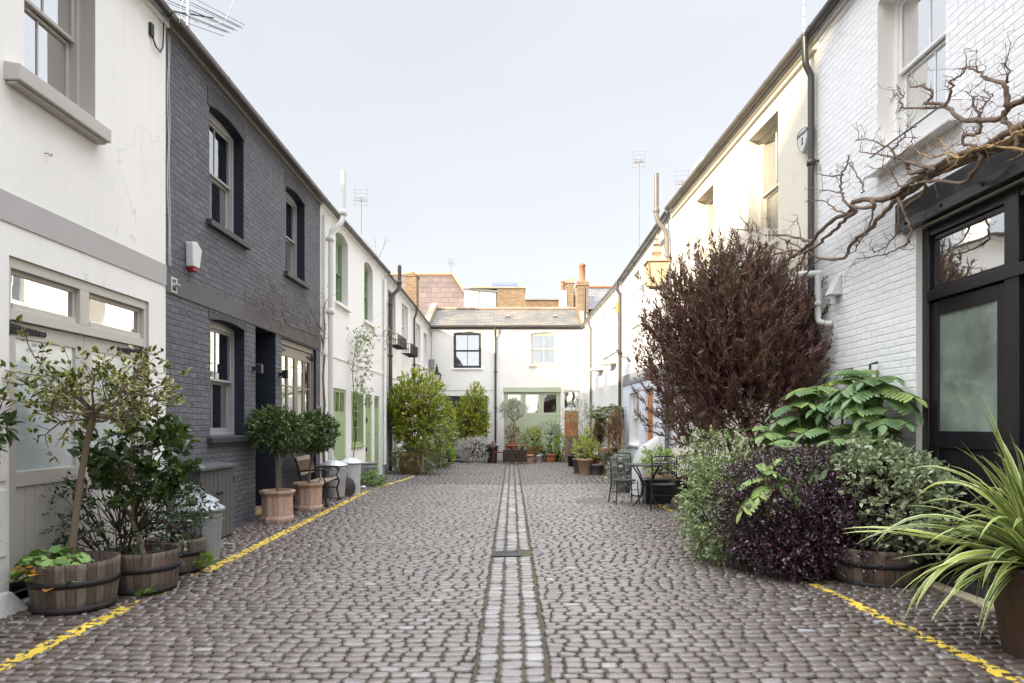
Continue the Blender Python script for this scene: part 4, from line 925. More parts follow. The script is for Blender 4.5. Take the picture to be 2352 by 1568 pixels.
def right():
    # R5 sliver
    H=House('narrow_corner_house','narrow white house in the far right corner beside the orange door',(3.09,29.4),(3.25,27.3),5.72,5.98)
    u=lambda Y:UR(H,Y); H.hole(u(28.9),u(28.0),3.9,5.2,0,0,.15); H.wall([WHITE2,WHITE2]); H.sash(u(28.9),u(28.0),3.9,5.2,WHITEP,y=.08,blind='roller',sill=dict(mat=WHITEP)); H.gutter(GUTB,fascia=WHITEP); H.downpipe(u(27.45),GUTB,z1=5.3,r=.045)
    # R4 shutters
    H=House('shuttered_house','white rendered house with louvred shutters and two small shelf canopies on the right',(3.25,27.3),(3.45,21.2),5.98,6.05)
    u=lambda Y:UR(H,Y); 
    for a,b,zb in ((25.4,24.3,5.45),(23.2,22.1,5.42)): H.hole(u(a),u(b),3.95,zb,0,0,.15)
    H.hole(u(26.4),u(25.4),.02,2.2,0,0,.12); H.hole(u(23.6),u(22.6),.9,2.2,0,0,.12)
    H.wall([WHITE2,WHITE2])
    for a,b,zb in ((25.4,24.3,5.45),(23.2,22.1,5.42)):
        w=H.sash(u(a),u(b),3.95,zb,WHITEP,y=.08,blind='roller',sill=dict(mat=WHITEP,out=.12,over=.5,th=.07))
        for s_ in (-1,1):
            mb=MB(); x0=(u(a)-.46) if s_<0 else (u(b)+.02); x1=x0+.44; mb.box(x0,x0+.05,-.05,-.01,4.0,zb); mb.box(x1-.05,x1,-.05,-.01,4.0,zb)
            for z in (4.0,4.7,zb-.06): mb.box(x0+.05,x1-.05,-.05,-.01,z,z+.06)
            z=4.08
            while z<zb-.08: mb.hexa([(x0+.05,-.045,z),(x1-.05,-.045,z),(x1-.05,-.015,z+.03),(x0+.05,-.015,z+.03),(x0+.05,-.045,z+.008),(x1-.05,-.045,z+.008),(x1-.05,-.015,z+.038),(x0+.05,-.015,z+.038)]); z+=.05
            mb.build('shutter',WHITEP,H.root)
    for a in (25.9,23.3): MB().box(u(a),u(a)+1.1,-.42,0,3.50,3.57).build('shelf_canopy',WHITEP,H.root,bevel=.01)
    H.sash(u(23.6),u(22.6),.9,2.2,WHITEP,y=.05,cols=2,rows=2); d=MB(); d.box(u(26.4),u(25.4),.06,.1,.03,2.2); d.build('front_door',WHITEP,H.root)
    MB().box(u(21.85),u(21.65),-.1,0,5.05,5.4).build('bell_box',YEL,H.root,bevel=.01)
    H.gutter(GUTB,fascia=WHITEP); H.downpipe(u(21.35),GUT,z1=5.5,r=.05)
    chimney(H,u(24.5),1.5,.5,.5,6.4,7.2,STOCK)
    # R3 lavender ground floor
    H=House('lavender_base_house','white house with a lavender ground floor a grey band and an orange wooden door',(3.45,21.2),(3.65,15.5),6.05,6.42)
    u=lambda Y:UR(H,Y)
    H.hole(u(19.75),u(18.9),4.35,5.82,0,0,.2); H.hole(u(17.1),u(16.1),4.4,5.95,0,0,.2); H.hole(u(20.2),u(18.9),.95,2.42,0,0,.15); H.hole(u(18.15),u(17.3),.02,2.45,0,0,.15)
    H.wall([WHITE2,WHITE2])
    for a,b,za,zb in ((19.75,18.9,4.35,5.82),(17.1,16.1,4.4,5.95)): H.sash(u(a),u(b),za,zb,WHITEP,y=.12,blind='curtain',sill=dict(mat=WHITEP))
    H.sash(u(20.2),u(18.9),.95,2.42,WHITEP,y=.08,cols=4,blind='roller',sill=dict(mat=WHITEP))
    # lavender ground floor skin with matching openings
    mb=MB(); 
    for (a,b,z0,z1) in ((0.01,u(20.2),-.1,2.68),(u(20.2),u(18.9),2.42,2.68),(u(20.2),u(18.9),-.1,.88),(u(18.9),u(18.15),-.1,2.68),(u(18.15),u(17.3),2.45,2.68),(u(17.3),H.L,-.1,2.68)): mb.box(a,b,-.012,-.0,z0,z1)
    mb.build('ground_floor_render',LAV,H.root); MB().box(0.01,H.L,-.03,0,2.685,3.0).build('band',BAND3,H.root)
    d=MB(); a,b=u(18.15),u(17.3); d.box(a,b,.06,.1,.03,2.42)
    for z0,z1 in ((.2,.9),(1.1,2.2)): d.box(a+.12,b-.12,.045,.06,z0,z1)
    d.build('front_door',OAK,H.root,bevel=.01)
    H.gutter(GUT,r=.06,fascia=GREYBAND)
    mb=MB(); pu=H.L-.12; r=.055; mb.tube([(pu,-.1,.05),(pu,-.1,5.75),(pu,-.14,5.95),(pu-.02,-.30,6.15),(pu-.02,-.34,6.3),(pu-.02,-.34,7.25)],r,14)
    for z in (1.8,3.6,5.3): mb.lathe([(r,0),(r+.016,.01),(r+.016,.1),(r,.11)],(pu,-.1,z),14)
    mb.lathe([(r,0),(r+.016,.01),(r+.016,.1),(r,.11)],(pu-.02,-.34,6.35),14); mb.build('soil_pipe',M_paint('grey_white_pipe',(.17,.155,.135),.4),H.root)
    chimney(H,u(15.9),1.0,.5,.6,6.4,7.65,WHITE2); chimney(H,u(20.2),1.2,.5,.5,6.4,7.05,WHITE2)
    # R2 cream
    H=House('cream_house','smooth cream rendered house with deep window openings and a white balconette on the right',(3.65,15.5),(4.0,8.94),6.42,6.64); R2=H
    u=lambda Y:UR(H,Y)
    H.hole(u(11.2),u(10.1),4.27,6.16,0,0,.28); H.hole(u(13.84),u(12.85),4.3,6.03,0,0,.28); H.hole(u(12.6),u(10.2),.02,2.5,0,0,.15)
    H.wall([CREAM,CREAM])
    for a,b,za,zb in ((11.2,10.1,4.27,6.16),(13.84,12.85,4.3,6.03)): H.sash(u(a),u(b),za,zb,CREAMP,y=.2,cols=2,blind='slats',sill=dict(mat=CREAMP,out=.05))
    basket(H,u(11.35),u(9.95),3.92,dep=.28,h=.42,mat=WHITEP,name='balconette')
    d=MB(); d.box(u(12.6),u(10.2),.06,.1,.03,2.48); d.build('garage_door',CREAMP,H.root)
    MB().hexa([(0,-.05,6.42-.22),(H.L,-.05,6.64-.22),(H.L,0,6.64-.22),(0,0,6.42-.22),(0,-.05,6.42-.18),(H.L,-.05,6.64-.18),(H.L,0,6.64-.18),(0,0,6.42-.18)]).build('cornice',CREAM,H.root)
    H.gutter(GUTB,r=.065,dy=-.13,dz=.0,fascia=CREAMP)
    H.downpipe(H.L-.02,GUT,z1=6.0,r=.042,joints=(2.6,4.9))
    chimney(H,u(9.4),1.1,.55,.6,6.5,8.3,LIMEST)
    # R1 white brick
    H=House('white_brick_house','white painted brick house with glossy black glazed doors at the near right',(4.0,8.94),(4.04,2.2),6.64,6.66); R1=H
    u=lambda Y:UR(H,Y)
    H.hole(u(7.48),u(6.32),4.5,6.12,0,1,.26); H.hole(u(6.78),u(3.2),.02,3.46,0,1,.14); H.hole(u(4.6),u(3.5),4.5,6.12,0,1,.26)
    H.wall([WBRICK,WHITE])
    for a,b in ((7.48,6.32),(4.6,3.5)):
        w=H.sash(u(a),u(b),4.5,6.12,WHITEP,y=.2,cols=2,blind=None,glass=GLASSA)
        sl=MB(); p,q=u(a),u(b); sl.hexa([(p,-.10,4.42),(q,-.10,4.42),(q,.2,4.42),(p,.2,4.42),(p,-.10,4.44),(q,-.10,4.44),(q,.2,4.60),(p,.2,4.60)]); sl.box(p+.03,q+.22,-.10,.0,4.24,4.42); sl.box(p+.0,q+.25,-.13,.0,4.205,4.238); sl.build('sill',WHITEP,w,bevel=.006)
        MB().box(p+.03,q+.22,-.104,-.101,4.405,4.415).build('sill_joint',IRON,w)
    # beam
    MB().box(u(7.03),u(3.0),-.07,0,3.55,3.76).build('lintel_beam',BLACKB,H.root,bevel=.01); MB().box(u(6.98),u(3.0),-.10,0,3.44,3.55).build('lintel_moulding',BLACKP,H.root,bevel=.01)
    bl=MB()
    for k in range(7): uu=u(6.8)+.55*k; bl.lathe([(0,0),(.016,0),(.012,.012),(0,.016)],(0,0,0),8) if 0 else bl.box(uu,uu+.025,-.112,-.10,3.49,3.515)
    bl.build('bolt_heads',IRON,H.root)
    # doors
    y=.06; fr=MB(); a=u(6.78); E=u(3.2); posts=[a,u(5.62)-.05,u(5.36),E-.1]
    fr.box(a,a+.10,y,y+.12,.02,3.44); fr.box(u(5.66),u(5.50),y,y+.12,.02,3.44); fr.box(u(4.42),u(4.30),y,y+.12,.02,3.44); fr.box(E-.08,E,y,y+.12,.02,3.44); fr.box(a+.1,E-.08,y+.01,y+.11,3.34,3.44); fr.box(a+.1,E-.08,y-.02,y+.14,2.70,2.80)
    F_=fr.build('door_frame',BLACKP,H.root,bevel=.005)
    for p,q in ((a+.10,u(5.66)),(u(5.50),u(4.42)),(u(4.30),E-.08)):
        t=MB(); k=.045; yy=y+.04; t.box(p,p+k,yy,yy+.05,2.8,3.34);t.box(q-k,q,yy,yy+.05,2.8,3.34);t.box(p+k,q-k,yy,yy+.05,3.34-k,3.34);t.box(p+k,q-k,yy,yy+.05,2.8,2.8+k)
        o=t.build('transom_window',BLACKP,H.root,bevel=.003); MB().box(p+k,q-k,yy+.02,yy+.026,2.8+k,3.34-k).build('pane',GLASSN,o); MB().box(p,q,yy+.25,yy+.255,2.75,3.4).build('blind',M_paint('cream_blind',(.42,.41,.34),.8),o)
    for k_,(p,q,rec) in enumerate(((a+.103,u(5.662),0),(u(5.498),u(4.422),.05),(u(4.298),E-.083,0))):
        d=MB(); yy=y+.03+rec; gp=p+.10; gq=q-.12; 
        d.box(p,gp,yy,yy+.06,.12,2.69); d.box(gq,q,yy,yy+.06,.12,2.69); d.box(gp,gq,yy,yy+.06,2.56,2.69); d.box(gp,gq,yy,yy+.06,1.28,1.44); d.box(gp,gq,yy,yy+.06,.12,.32)
        d.box(gp,gq,yy+.025,yy+.045,.32,1.28); n=4
        for i in range(1,n): d.box(gp+(gq-gp)*i/n-.006,gp+(gq-gp)*i/n+.006,yy+.018,yy+.025,.32,1.28)
        o=d.build('door_leaf',BLACKP,H.root,bevel=.006); MB().box(gp,gq,yy+.02,yy+.026,1.44,2.56).build('pane',FROSTG,o)
        if k_==1: MB().tube([(p+.05,yy-.03,1.28),(p+.05,yy-.05,1.22),(p+.05,yy-.03,1.16)],.012,8).build('handle',GALV,o); MB().box(p+.03,p+.07,yy-.008,yy,1.1,1.3).build('lock_plate',GALV,o)
    MB().box(a,E,-.02,.12,-.05,.10).build('threshold',M_paint('dark_sill_paint',(.03,.03,.035),.5),H.root,bevel=.01); MB().box(a-.1,E,-.16,-.025,-.06,.03).build('kerb_stone',LIMEST,H.root,bevel=.01)
    H.gutter(GUT,r=.06,dy=-.12,dz=-.0,fascia=WHITEP)
    pts=[(.1+i*.3,-.06,6.50+.02*math.sin(i*2)) for i in range(18)]; MB().tube(pts,.012,5).build('cable',M_paint('old_cable',(.35,.3,.24),.6),H.root)
    # white flue pipe
    mb=MB(); ux=u(8.72); mb.tube([(ux-.02,-.33,3.42),(ux+.06,-.08,3.42)],.044,14); mb.lathe([(.04,0),(.048,0),(.048,.06),(.04,.06)],(ux+.06,-.12,3.0),14)
    mb.tube([(ux+.06,-.12,3.42),(ux+.06,-.12,2.86),(ux+.09,-.12,2.80),(ux+.18,-.06,2.76),(ux+.22,-.01,2.76)],.040,14); mb.build('flue_pipe',PVCW,H.root)
    mb=MB(); mb.prism([(0,-.0),(.0,.24),(-.03,.24),(-.13,.02),(-.13,0)],0,-.085,.085); o=mb.build('vent_cowl',PVCW,H.root,loc=(u(8.36),-.002,3.08),bevel=.01)
    mb=MB(); 
    for i in range(5):
        for j in range(6): mb.box(-.10+i*.045,-.075+i*.045,-.004,.0,-.09+j*.034,-.07+j*.034)
    mb.build('air_brick',IRON,H.root,loc=(u(8.12),-.004,2.07))
    mb=MB(); z0=2.18; mb.tube([(0,-.02,z0),(0,-.10,z0-.02),(0,-.11,z0-.3),(0,-.05,z0-.34),(0,-.02,z0-.1)],.014,8); mb.build('hose_hook',IRON,H.root,loc=(u(7.45),0,0))
    return R1,R2
R1,R2=right()
# alarm box on the cream house
t=thing('alarm_box','white shield shaped alarm box lettered in black on the cream wall behind the black pipe','alarm box',on(R2,UR(R2,9.17),0,5.32),R2.rz)
mb=MB(); pr=[(-.16,.12),(-.11,.155),(0,.17),(.11,.155),(.16,.12),(.15,0),(.10,-.1),(0,-.19),(-.10,-.1),(-.15,0)]
mb.prism(pr,1,-.09,-.002); mb.build('case',PVCW,t,bevel=.01)
def text_mesh(s,size,name,mat,parent,loc,rot,ext=.001):
    cu=bpy.data.curves.new(name,'FONT'); cu.body=s; cu.size=size; cu.align_x='CENTER'; cu.align_y='CENTER'; cu.extrude=ext
    o=bpy.data.objects.new(name+'_tmp',cu); link(o); dg=bpy.context.evaluated_depsgraph_get(); me=bpy.data.meshes.new_from_object(o.evaluated_get(dg)); bpy.data.objects.remove(o)
    me.materials.clear(); me.materials.append(mat); q=bpy.data.objects.new(name,me); link(q); q.parent=parent; q.location=loc; q.rotation_euler=rot; return q
text_mesh('BANHAM',.072,'lettering',IRON,t,(0,-.093,.085),(R(90),0,0))
mb=MB(); rim=[(x*.9,z*.9) for x,z in pr]
for i in range(len(rim)): a=rim[i]; b=rim[(i+1)%len(rim)]; mb.tube([(a[0],-.092,a[1]),(b[0],-.092,b[1])],.003,5)
mb.box(-.025,.025,-.0935,-.09,.02,.03); mb.box(-.012,.012,-.0935,-.09,-.05,.02); mb.box(-.03,.03,-.0935,-.09,-.06,-.05); mb.build('emblem',IRON,t)
# aerials
def aerial(name,label,x,y,z,h,n,span,up,ang,back=True,thin=.006,mast=.014,el=None):
    t=thing(name,label,'aerial',(x,y,z)); mb=MB(); mb.tube([(0,0,0),(0,0,h)],mast,6); mb.build('mast',LEAD,t)
    mb=MB(); c,s=math.cos(ang),math.sin(ang); L=span*2.2; mb.tube([(-c*L*.4,-s*L*.4,h-.05),(c*L*.6,s*L*.6,h-.05+up*L)],thin*1.6,5)
    for i in range(n):
        k=i/(n-1)-.4; w=span*(1-.35*i/n); px,py,pz=c*L*k,s*L*k,h-.05+up*L*max(k,0)
        mb.tube([(px+s*w/2,py-c*w/2,pz),(px-s*w/2,py+c*w/2,pz)],thin,4)
    if back:
        for dz in (-.2,-.1,.1,.2):
            px,py=-c*L*.42,-s*L*.42; mb.tube([(px+s*span*.6,py-c*span*.6,h-.05+dz),(px-s*span*.6,py+c*span*.6,h-.05+dz)],thin*.8,4)
        for q in (-.5,.5): mb.tube([(px+s*span*q,py-c*span*q,h-.28),(px+s*span*q,py-c*span*q,h+.2)],thin*.8,4)
    mb.build('elements',LEAD,t); return t
x,y,z=at(432,60,9.4); 
t=thing('large_aerial','large multi element television aerial above the gutter of the dark brick house','aerial',(x-.0,9.4,6.4))
mb=MB(); mb.tube([(0,0,0),(0,0,2.0)],.022,8); mb.build('mast',GALV,t)
mb=MB()
for i in range(11):
    zz=.35+i*.075+ (.04 if i%3 else 0); yy=-.55+i*.11; w=.62-.015*i
    mb.tube([(-.40+.02*i,yy-.1,zz+.15),(w,yy+.25,zz-.07)],.004,4)
mb.tube([(-.05,-.7,.4),(0.02,.75,1.15)],.012,5); mb.build('elements',IRON,t)
mb=MB(); mb.tube([(.02,0,.68),(.25,.02,.60),(.50,.02,.66),(.62,.02,.95),(.60,.02,1.35)],.005,6); mb.tube([(0,0,1.1),(-.1,0,.85),(-.07,0,.6),(-.12,0,.2)],.008,5); mb.build('cable',PVCW,t)
aerial('small_aerial','small grid aerial on a thin mast above the green door house',*at(829,548,18)[:2],6.5,.95,7,.32,.3,R(100))
aerial('slim_aerial','slim far aerial on the ridge of the mauve mansard roof',*at(1035.5,625,38.5)[:2],9.95,.72,4,.3,.3,R(100),thin=.01)
aerial('tall_aerial','tall slender aerial on a long pale mast above the right hand gutter line',*at(1467,560,18)[:2],6.2,2.25,8,.30,.5,R(80))
aerial('chimney_aerial','dark aerial beside the white chimney above the lavender based house',*at(1566,430,15.5)[:2],6.6,.42,8,.28,.3,R(75),thin=.005)
t=thing('mast_pole','plain pale mast pole rising above the cream house gutter by the near black downpipe','aerial mast',(at(1846,60,9.6)[0],9.6,6.5)); mb=MB(); mb.tube([(0,0,0),(0,0,2.6)],.013,8); mb.build('pole',WHITEP,t); mb=MB(); [mb.lathe([(.013,0),(.018,.0),(.018,.02),(.013,.02)],(0,0,.25+.16*i),8) for i in range(13)]; mb.build('clips',LEAD,t)
# lanterns
def lantern(name,label,x,y,z,s,mat,glass,side):
    t=thing(name,label,'lantern',(x,y,z)); t.scale=(s,s,s)
    rot=math.pi/4 ; mb=MB()
    # tapered four sided body: posts and rails
    b,tp,h=.13,.21,.48
    for sx in (-1,1):
        for sy in (-1,1): mb.tube([(sx*b,sy*b,0),(sx*tp,sy*tp,h)],.014,4,sm=False)
    for r,z0 in ((b,0),(tp,h)):
        for k in range(4):
            c=[(-r,-r),(r,-r),(r,r),(-r,r)]; mb.tube([(*c[k],z0),(*c[(k+1)%4],z0)],.017,4,sm=False)
    mb.build('frame',mat,t)
    mb=MB(); q=.96; mb.hexa([(-b*q,-b*q,.01),(b*q,-b*q,.01),(b*q,b*q,.01),(-b*q,b*q,.01),(-tp*q,-tp*q,h-.01),(tp*q,-tp*q,h-.01),(tp*q,tp*q,h-.01),(-tp*q,tp*q,h-.01)]); mb.build('lamp_glass',glass,t)
    s2=math.sqrt(2)
    mb=MB(); mb.lathe([(tp*s2+.04,h),(tp*s2+.03,h+.03),(.13,h+.15),(.11,h+.16),(.11,h+.2),(.13,h+.21),(.12,h+.23),(.06,h+.36),(.10,h+.38),(.05,h+.41),(.03,h+.47),(.045,h+.5),(.02,h+.56),(.0,h+.62)],(0,0,0),4,sm=False,rot=rot) ; mb.build('lamp_top',mat,t)
    mb=MB(); mb.tube([(0,0,-.01),(0,0,-.1),(side[0]*.1,side[1]*.1,-.2),(side[0]*.5,side[1]*.5,-.28),(side[0]*.62,side[1]*.62,-.2)],.016,8); mb.tube([(side[0]*.62,side[1]*.62,-.4),(side[0]*.62,side[1]*.62,-.05)],.025,6); mb.build('bracket',mat,t)
    return t
lantern('wall_lantern','black four sided wall lantern on the far white wall above the laurel',-3.16,28.7,3.22,.80,IRON,FROSTW,(-.6,.55))
lantern('wall_lantern','copper coloured four sided lantern behind the top of the dark bush',(1508-CX)*13.5/F,13.5,EYE+(CY-660)*13.5/F,.98,COPPER,WARM,(1.25,0))
t=thing('junction_box','small dark grey junction box with a looping cable in the far left corner','junction box',(-3.44,29.36,4.1)); mb=MB(); mb.box(-.11,.11,-.13,0,-.2,.2); mb.build('case',LEAD,t,bevel=.01); mb=MB(); mb.tube([(.0,-.05,-.2),(.08,-.05,-.3),(.1,-.04,-.42)],.01,5); mb.build('cable',LEAD,t)
# ---------------- foliage machinery
T_DIAM=(np.array([(0,0,0),(.5,.45,.10),(0,1,0),(-.5,.45,.10),(0,.45,-.0)]),np.array([(0,1,2,4),(0,4,2,3)]),np.array([.3,1,1,1,0]))
def T_OVAL():
    v=np.array([(0,0,0),(.5,.42,.08),(.32,.78,.03),(0,1,-.08),(-.32,.78,.03),(-.5,.42,.08),(0,.42,0),(0,.78,-.02)],dtype=float)
    f=np.array([(0,1,6,5),(1,2,7,6),(5,6,7,4),(2,3,4,7)]); return v,f,np.array([.5,1,1,1,1,1,0,.1])
T_OV=T_OVAL()
T_STRAP=(np.array([(.3,0,0),(.5,.35,.03),(.36,.75,-.04),(0,1,-.16),(-.36,.75,-.04),(-.5,.35,.03),(-.3,0,0),(0,.35,0),(0,.75,-.07),(0,0,0)],dtype=float),
         np.array([(0,1,7,9),(9,7,5,6),(1,2,8,7),(7,8,4,5),(2,3,4,8)]),np.array([.9,1,1,1,1,1,.9,0,0,0]))
def orient(D,N):
    D=D/np.linalg.norm(D,axis=1,keepdims=True); X=np.cross(D,N); X/=np.maximum(np.linalg.norm(X,axis=1,keepdims=True),1e-6); Z=np.cross(X,D); return X,D,Z
def scatter(name,mat,parent,P,D,L,W,tm=T_OV,roll=.6,rnd=None,r=rng,up=None):
    """one mesh of leaves: base points P, axes D, lengths L, widths W"""
    n=len(P); P=np.asarray(P,float);D=np.asarray(D,float)+1e-6; v,f,e=tm; k=len(v)
    N=np.tile(np.array([0,0,1.]),(n,1)) if up is None else up
    N=N+r.normal(0,roll,(n,3)); X,Y,Z=orient(D,N)
    L=np.broadcast_to(L,(n,)).astype(float); W=np.broadcast_to(W,(n,)).astype(float)
    V=P[:,None]+X[:,None]*(v[None,:,0:1]*W[:,None,None])+Y[:,None]*(v[None,:,1:2]*L[:,None,None])+Z[:,None]*(v[None,:,2:3]*L[:,None,None])
    Fq=(f[None]+(np.arange(n)*k)[:,None,None]).reshape(-1,4)
    rn=r.random(n) if rnd is None else rnd
    # quads only: degenerate corners are dropped by validate()
    return np_mesh(name,V.reshape(-1,3),Fq,mat,parent=parent,rnd=np.repeat(rn,k),edge=np.tile(e,n))
def unit(r,n):
    d=r.normal(0,1,(n,3)); return d/np.linalg.norm(d,axis=1,keepdims=True)
def lumpy(r,d,k=7,amp=.25):
    c=unit(r,k); a=r.uniform(-amp,amp,k); s=np.zeros(len(d))
    for i in range(k): s+=a[i]*np.exp(-((1-d@c[i])*3.2))
    return 1+s
def crown(r,c,rad,n,inner=.35,amp=.28,zmin=None,bias=.45,flat=0):
    d=unit(r,n); rr=(inner+(1-inner)*r.random(n)**bias)*lumpy(r,d,9,amp); P=np.array(c)+d*np.array(rad)*rr[:,None]
    if zmin is not None: k=P[:,2]>zmin; P=P[k]; d=d[k]
    return P,d
def sprigs(r,P,D,per,l,spread=.8,tl=.12,up=.25,gather=1.):
    """per leaves along a short twig at each clump point"""
    n=len(P); tw=D+r.normal(0,.45,D.shape)+np.array([0,0,up]); tw/=np.linalg.norm(tw,axis=1,keepdims=True)
    t=r.random((n,per)); B=P[:,None]+tw[:,None]*(t*tl)[:,:,None]
    side=r.normal(0,1,(n,per,3)); dd=tw[:,None]*gather+side*spread; dd/=np.linalg.norm(dd,axis=2,keepdims=True)
    B=B+dd*0.0
    rn=np.clip(np.repeat(r.random(n),per)*.55+r.random(n*per)*.45,0,1)
    return B.reshape(-1,3),dd.reshape(-1,3),rn,tw
def twigs(mb,r,P,root,rad=.004,k=1.,m=0,frac=1.,sag=.0):
    for p in P:
        if r.random()>frac: continue
        root_=np.array(root); mid=(p*.55+root_*.45)+r.normal(0,.03,3)*k; mid[2]-=sag
        mb.tube([tuple(root_),tuple(mid),tuple(p)],[rad*2.2,rad*1.5,rad*.6],5,m)
def branches(mb,r,p,d,L,rad,depth,tips,spread=.6,up=.15,seg=3,shrink=.72,n=(2,3),wig=.12,nside=6,kr=.62):
    pts=[Vector(p)]; dd=Vector(d).normalized()
    for i in range(seg):
        dd=(dd+Vector(r.normal(0,wig,3))+Vector((0,0,up*.3))).normalized(); pts.append(pts[-1]+dd*L/seg)
    rs=[rad*(1-(1-kr)*i/seg) for i in range(seg+1)]
    mb.tube(pts,rs,nside,cap=depth==0); tips.append((np.array(pts[-1]),np.array(dd),depth))
    if depth>0:
        for k in range(r.integers(n[0],n[1]+1)):
            nd=(dd+Vector(r.normal(0,spread,3))+Vector((0,0,up))).normalized()
            q=pts[-1] if k<2 else pts[-2]
            branches(mb,r,q,nd,L*shrink*r.uniform(.8,1.2),rad*kr*.95,depth-1,tips,spread,up,seg,shrink,n,wig,max(4,nside-1),kr)
    return tips
# leaf materials
LF_LAUREL=M_leaf('laurel_leaf',(.07,.10,.012),(.20,.22,.02),(.42,.38,.06),.38,transl=.3)
LF_BAY=M_leaf('bay_leaf',(.018,.035,.012),(.045,.070,.018),(.10,.115,.035),.33,transl=.12)
LF_CAM=M_leaf('camellia_leaf',(.010,.022,.007),(.026,.046,.012),(.075,.10,.02),.22,transl=.12,spec=.6)
LF_HOLLY=M_leaf('dark_holly_leaf',(.012,.022,.010),(.025,.045,.016),(.05,.07,.02),.22,transl=.05,spec=.6)
LF_VHOLLY=M_leaf('variegated_holly_leaf',(.020,.032,.014),(.04,.06,.02),(.16,.14,.03),.3,edge=(.50,.47,.10),transl=.12,elo=.62,ehi=.82)
LF_PURP=M_leaf('purple_pittosporum_leaf',(.018,.010,.015),(.045,.021,.032),(.12,.05,.08),.24,transl=.06,spec=.65)
LF_VPIT=M_leaf('variegated_pittosporum_leaf',(.09,.125,.06),(.14,.18,.09),(.20,.24,.13),.4,edge=(.52,.54,.36),transl=.12,elo=.5,ehi=.8)
LF_GPIT=M_leaf('green_shrub_leaf',(.09,.12,.05),(.17,.21,.09),(.34,.38,.20),.35,transl=.15)
LF_DODO=M_leaf('dodonaea_leaf',(.062,.028,.033),(.140,.064,.058),(.16,.16,.06),.38,transl=.14,spec=.5)
LF_MEL=M_leaf('honey_bush_leaf',(.075,.13,.06),(.13,.20,.085),(.24,.31,.08),.5,transl=.3)
LF_PHOR=M_leaf('striped_strap_leaf',(.07,.11,.025),(.12,.17,.035),(.22,.26,.04),.38,edge=(.66,.66,.32),transl=.2,elo=.68,ehi=.82)
LF_SILV=M_leaf('silver_leaf',(.16,.18,.15),(.26,.28,.25),(.40,.41,.37),.7,transl=.1)
LF_LAV=M_leaf('lavender_leaf',(.32,.31,.30),(.46,.44,.43),(.62,.59,.58),.8,transl=.1)
LF_OLIVE=M_leaf('olive_leaf',(.10,.12,.07),(.19,.21,.14),(.34,.35,.27),.45,transl=.12)
LF_BOX=M_leaf('box_leaf',(.08,.14,.012),(.16,.25,.02),(.26,.34,.04),.4,transl=.25)
LF_ROSE=M_leaf('rosemary_leaf',(.07,.085,.03),(.13,.14,.05),(.14,.12,.06),.6,transl=.1)
LF_RHOD=M_leaf('rhododendron_leaf',(.05,.07,.03),(.10,.13,.05),(.20,.20,.08),.45,transl=.1)
LF_GER=M_leaf('geranium_leaf',(.06,.12,.03),(.11,.19,.05),(.18,.27,.06),.5,transl=.2)
LF_AUT=M_leaf('autumn_leaf',(.30,.12,.03),(.55,.28,.05),(.60,.40,.10),.6,transl=.25)
LF_YG=M_leaf('yellow_green_leaf',(.15,.19,.03),(.26,.29,.05),(.38,.38,.10),.5,transl=.25)
LF_RED=M_leaf('reddish_leaf',(.10,.06,.03),(.20,.10,.05),(.28,.18,.08),.6,transl=.2)
LF_DRY=M_leaf('dry_twig_leaf',(.12,.06,.035),(.20,.11,.06),(.28,.19,.11),.8,transl=.1)
LF_CLIMB=M_leaf('climber_leaf',(.07,.11,.045),(.14,.17,.07),(.24,.25,.11),.5,transl=.2)
LF_GRASS=M_leaf('grass_blade',(.10,.16,.03),(.18,.26,.04),(.26,.34,.07),.5,transl=.25)
def plant(name,label,loc,cat='shrub',group=None): return thing(name,label,cat,loc,0,group)
# ---------- containers
def barrel(label,x,y,rt,rb,h):
    t=thing('half_barrel',label,'barrel planter',(x,y,drop(x,y)-.012),random.uniform(0,6),'half barrel planters')
    mb=MB(); f=lambda k: rb+(rt-rb)*k**.7; pr=[(f(i/8)+.006*math.sin(math.pi*i/8),h*i/8) for i in range(9)]
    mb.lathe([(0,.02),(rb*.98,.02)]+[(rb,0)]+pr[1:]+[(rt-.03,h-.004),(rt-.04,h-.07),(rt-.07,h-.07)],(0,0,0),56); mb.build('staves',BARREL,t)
    for z0,z1 in ((.0,.055),(h*.53,h*.53+.05)):
        k0,k1=z0/h,z1/h; hp=MB().lathe([(f(k0)+.003,z0+.001),(f(k0)+.012,z0+.001),(f(k1)+.012,z1),(f(k1)+.003,z1)],(0,0,0),48); hp.build('hoop',HOOP,t)
    s=MB(); vs=[(0,0,h-.05)]; n=20
    s.lathe([(rt-.04,h-.075),(rt*.6,h-.05),(rt*.3,h-.06),(0,h-.045)],(0,0,0),24); s.build('soil',SOIL,t); return t
def pot(name,label,x,y,rt,rb,h,mat,rim=.03,z=None,n=28,cat='plant pot',group='plant pots',square=0,rz=0,soil=SOIL,mid=None,sm=True,foot=None):
    z=drop(x,y)-.006 if z is None else z; t=thing(name,label,cat,(x,y,z),rz,group); mb=MB()
    rt_=rt-rim*.6
    pr=[(0,.01),(rb*.96,0),(rb,.012)]+([(foot,.03),(foot*.97,.06)] if foot else [])+([(mid,h*.45)] if mid else [])+[(rt_,h-.065),(rt,h-.06),(rt,h-.008),(rt-.012,h),(rt_-.01,h-.004),(rt_-.02,h-.05)]
    if square: mb.lathe(pr,(0,0,0),4,sm=False,rot=math.pi/4)
    else: mb.lathe(pr,(0,0,0),n,sm=sm)
    mb.build('body',mat,t,bevel=.006 if square else 0)
    MB().lathe([(rt_-.015,h-.05),(rt_*.5,h-.035),(0,h-.04)],(0,0,0),4 if square else 20,rot=math.pi/4 if square else 0).build('soil',soil,t); return t
rr=lambda k: np.random.default_rng(k)
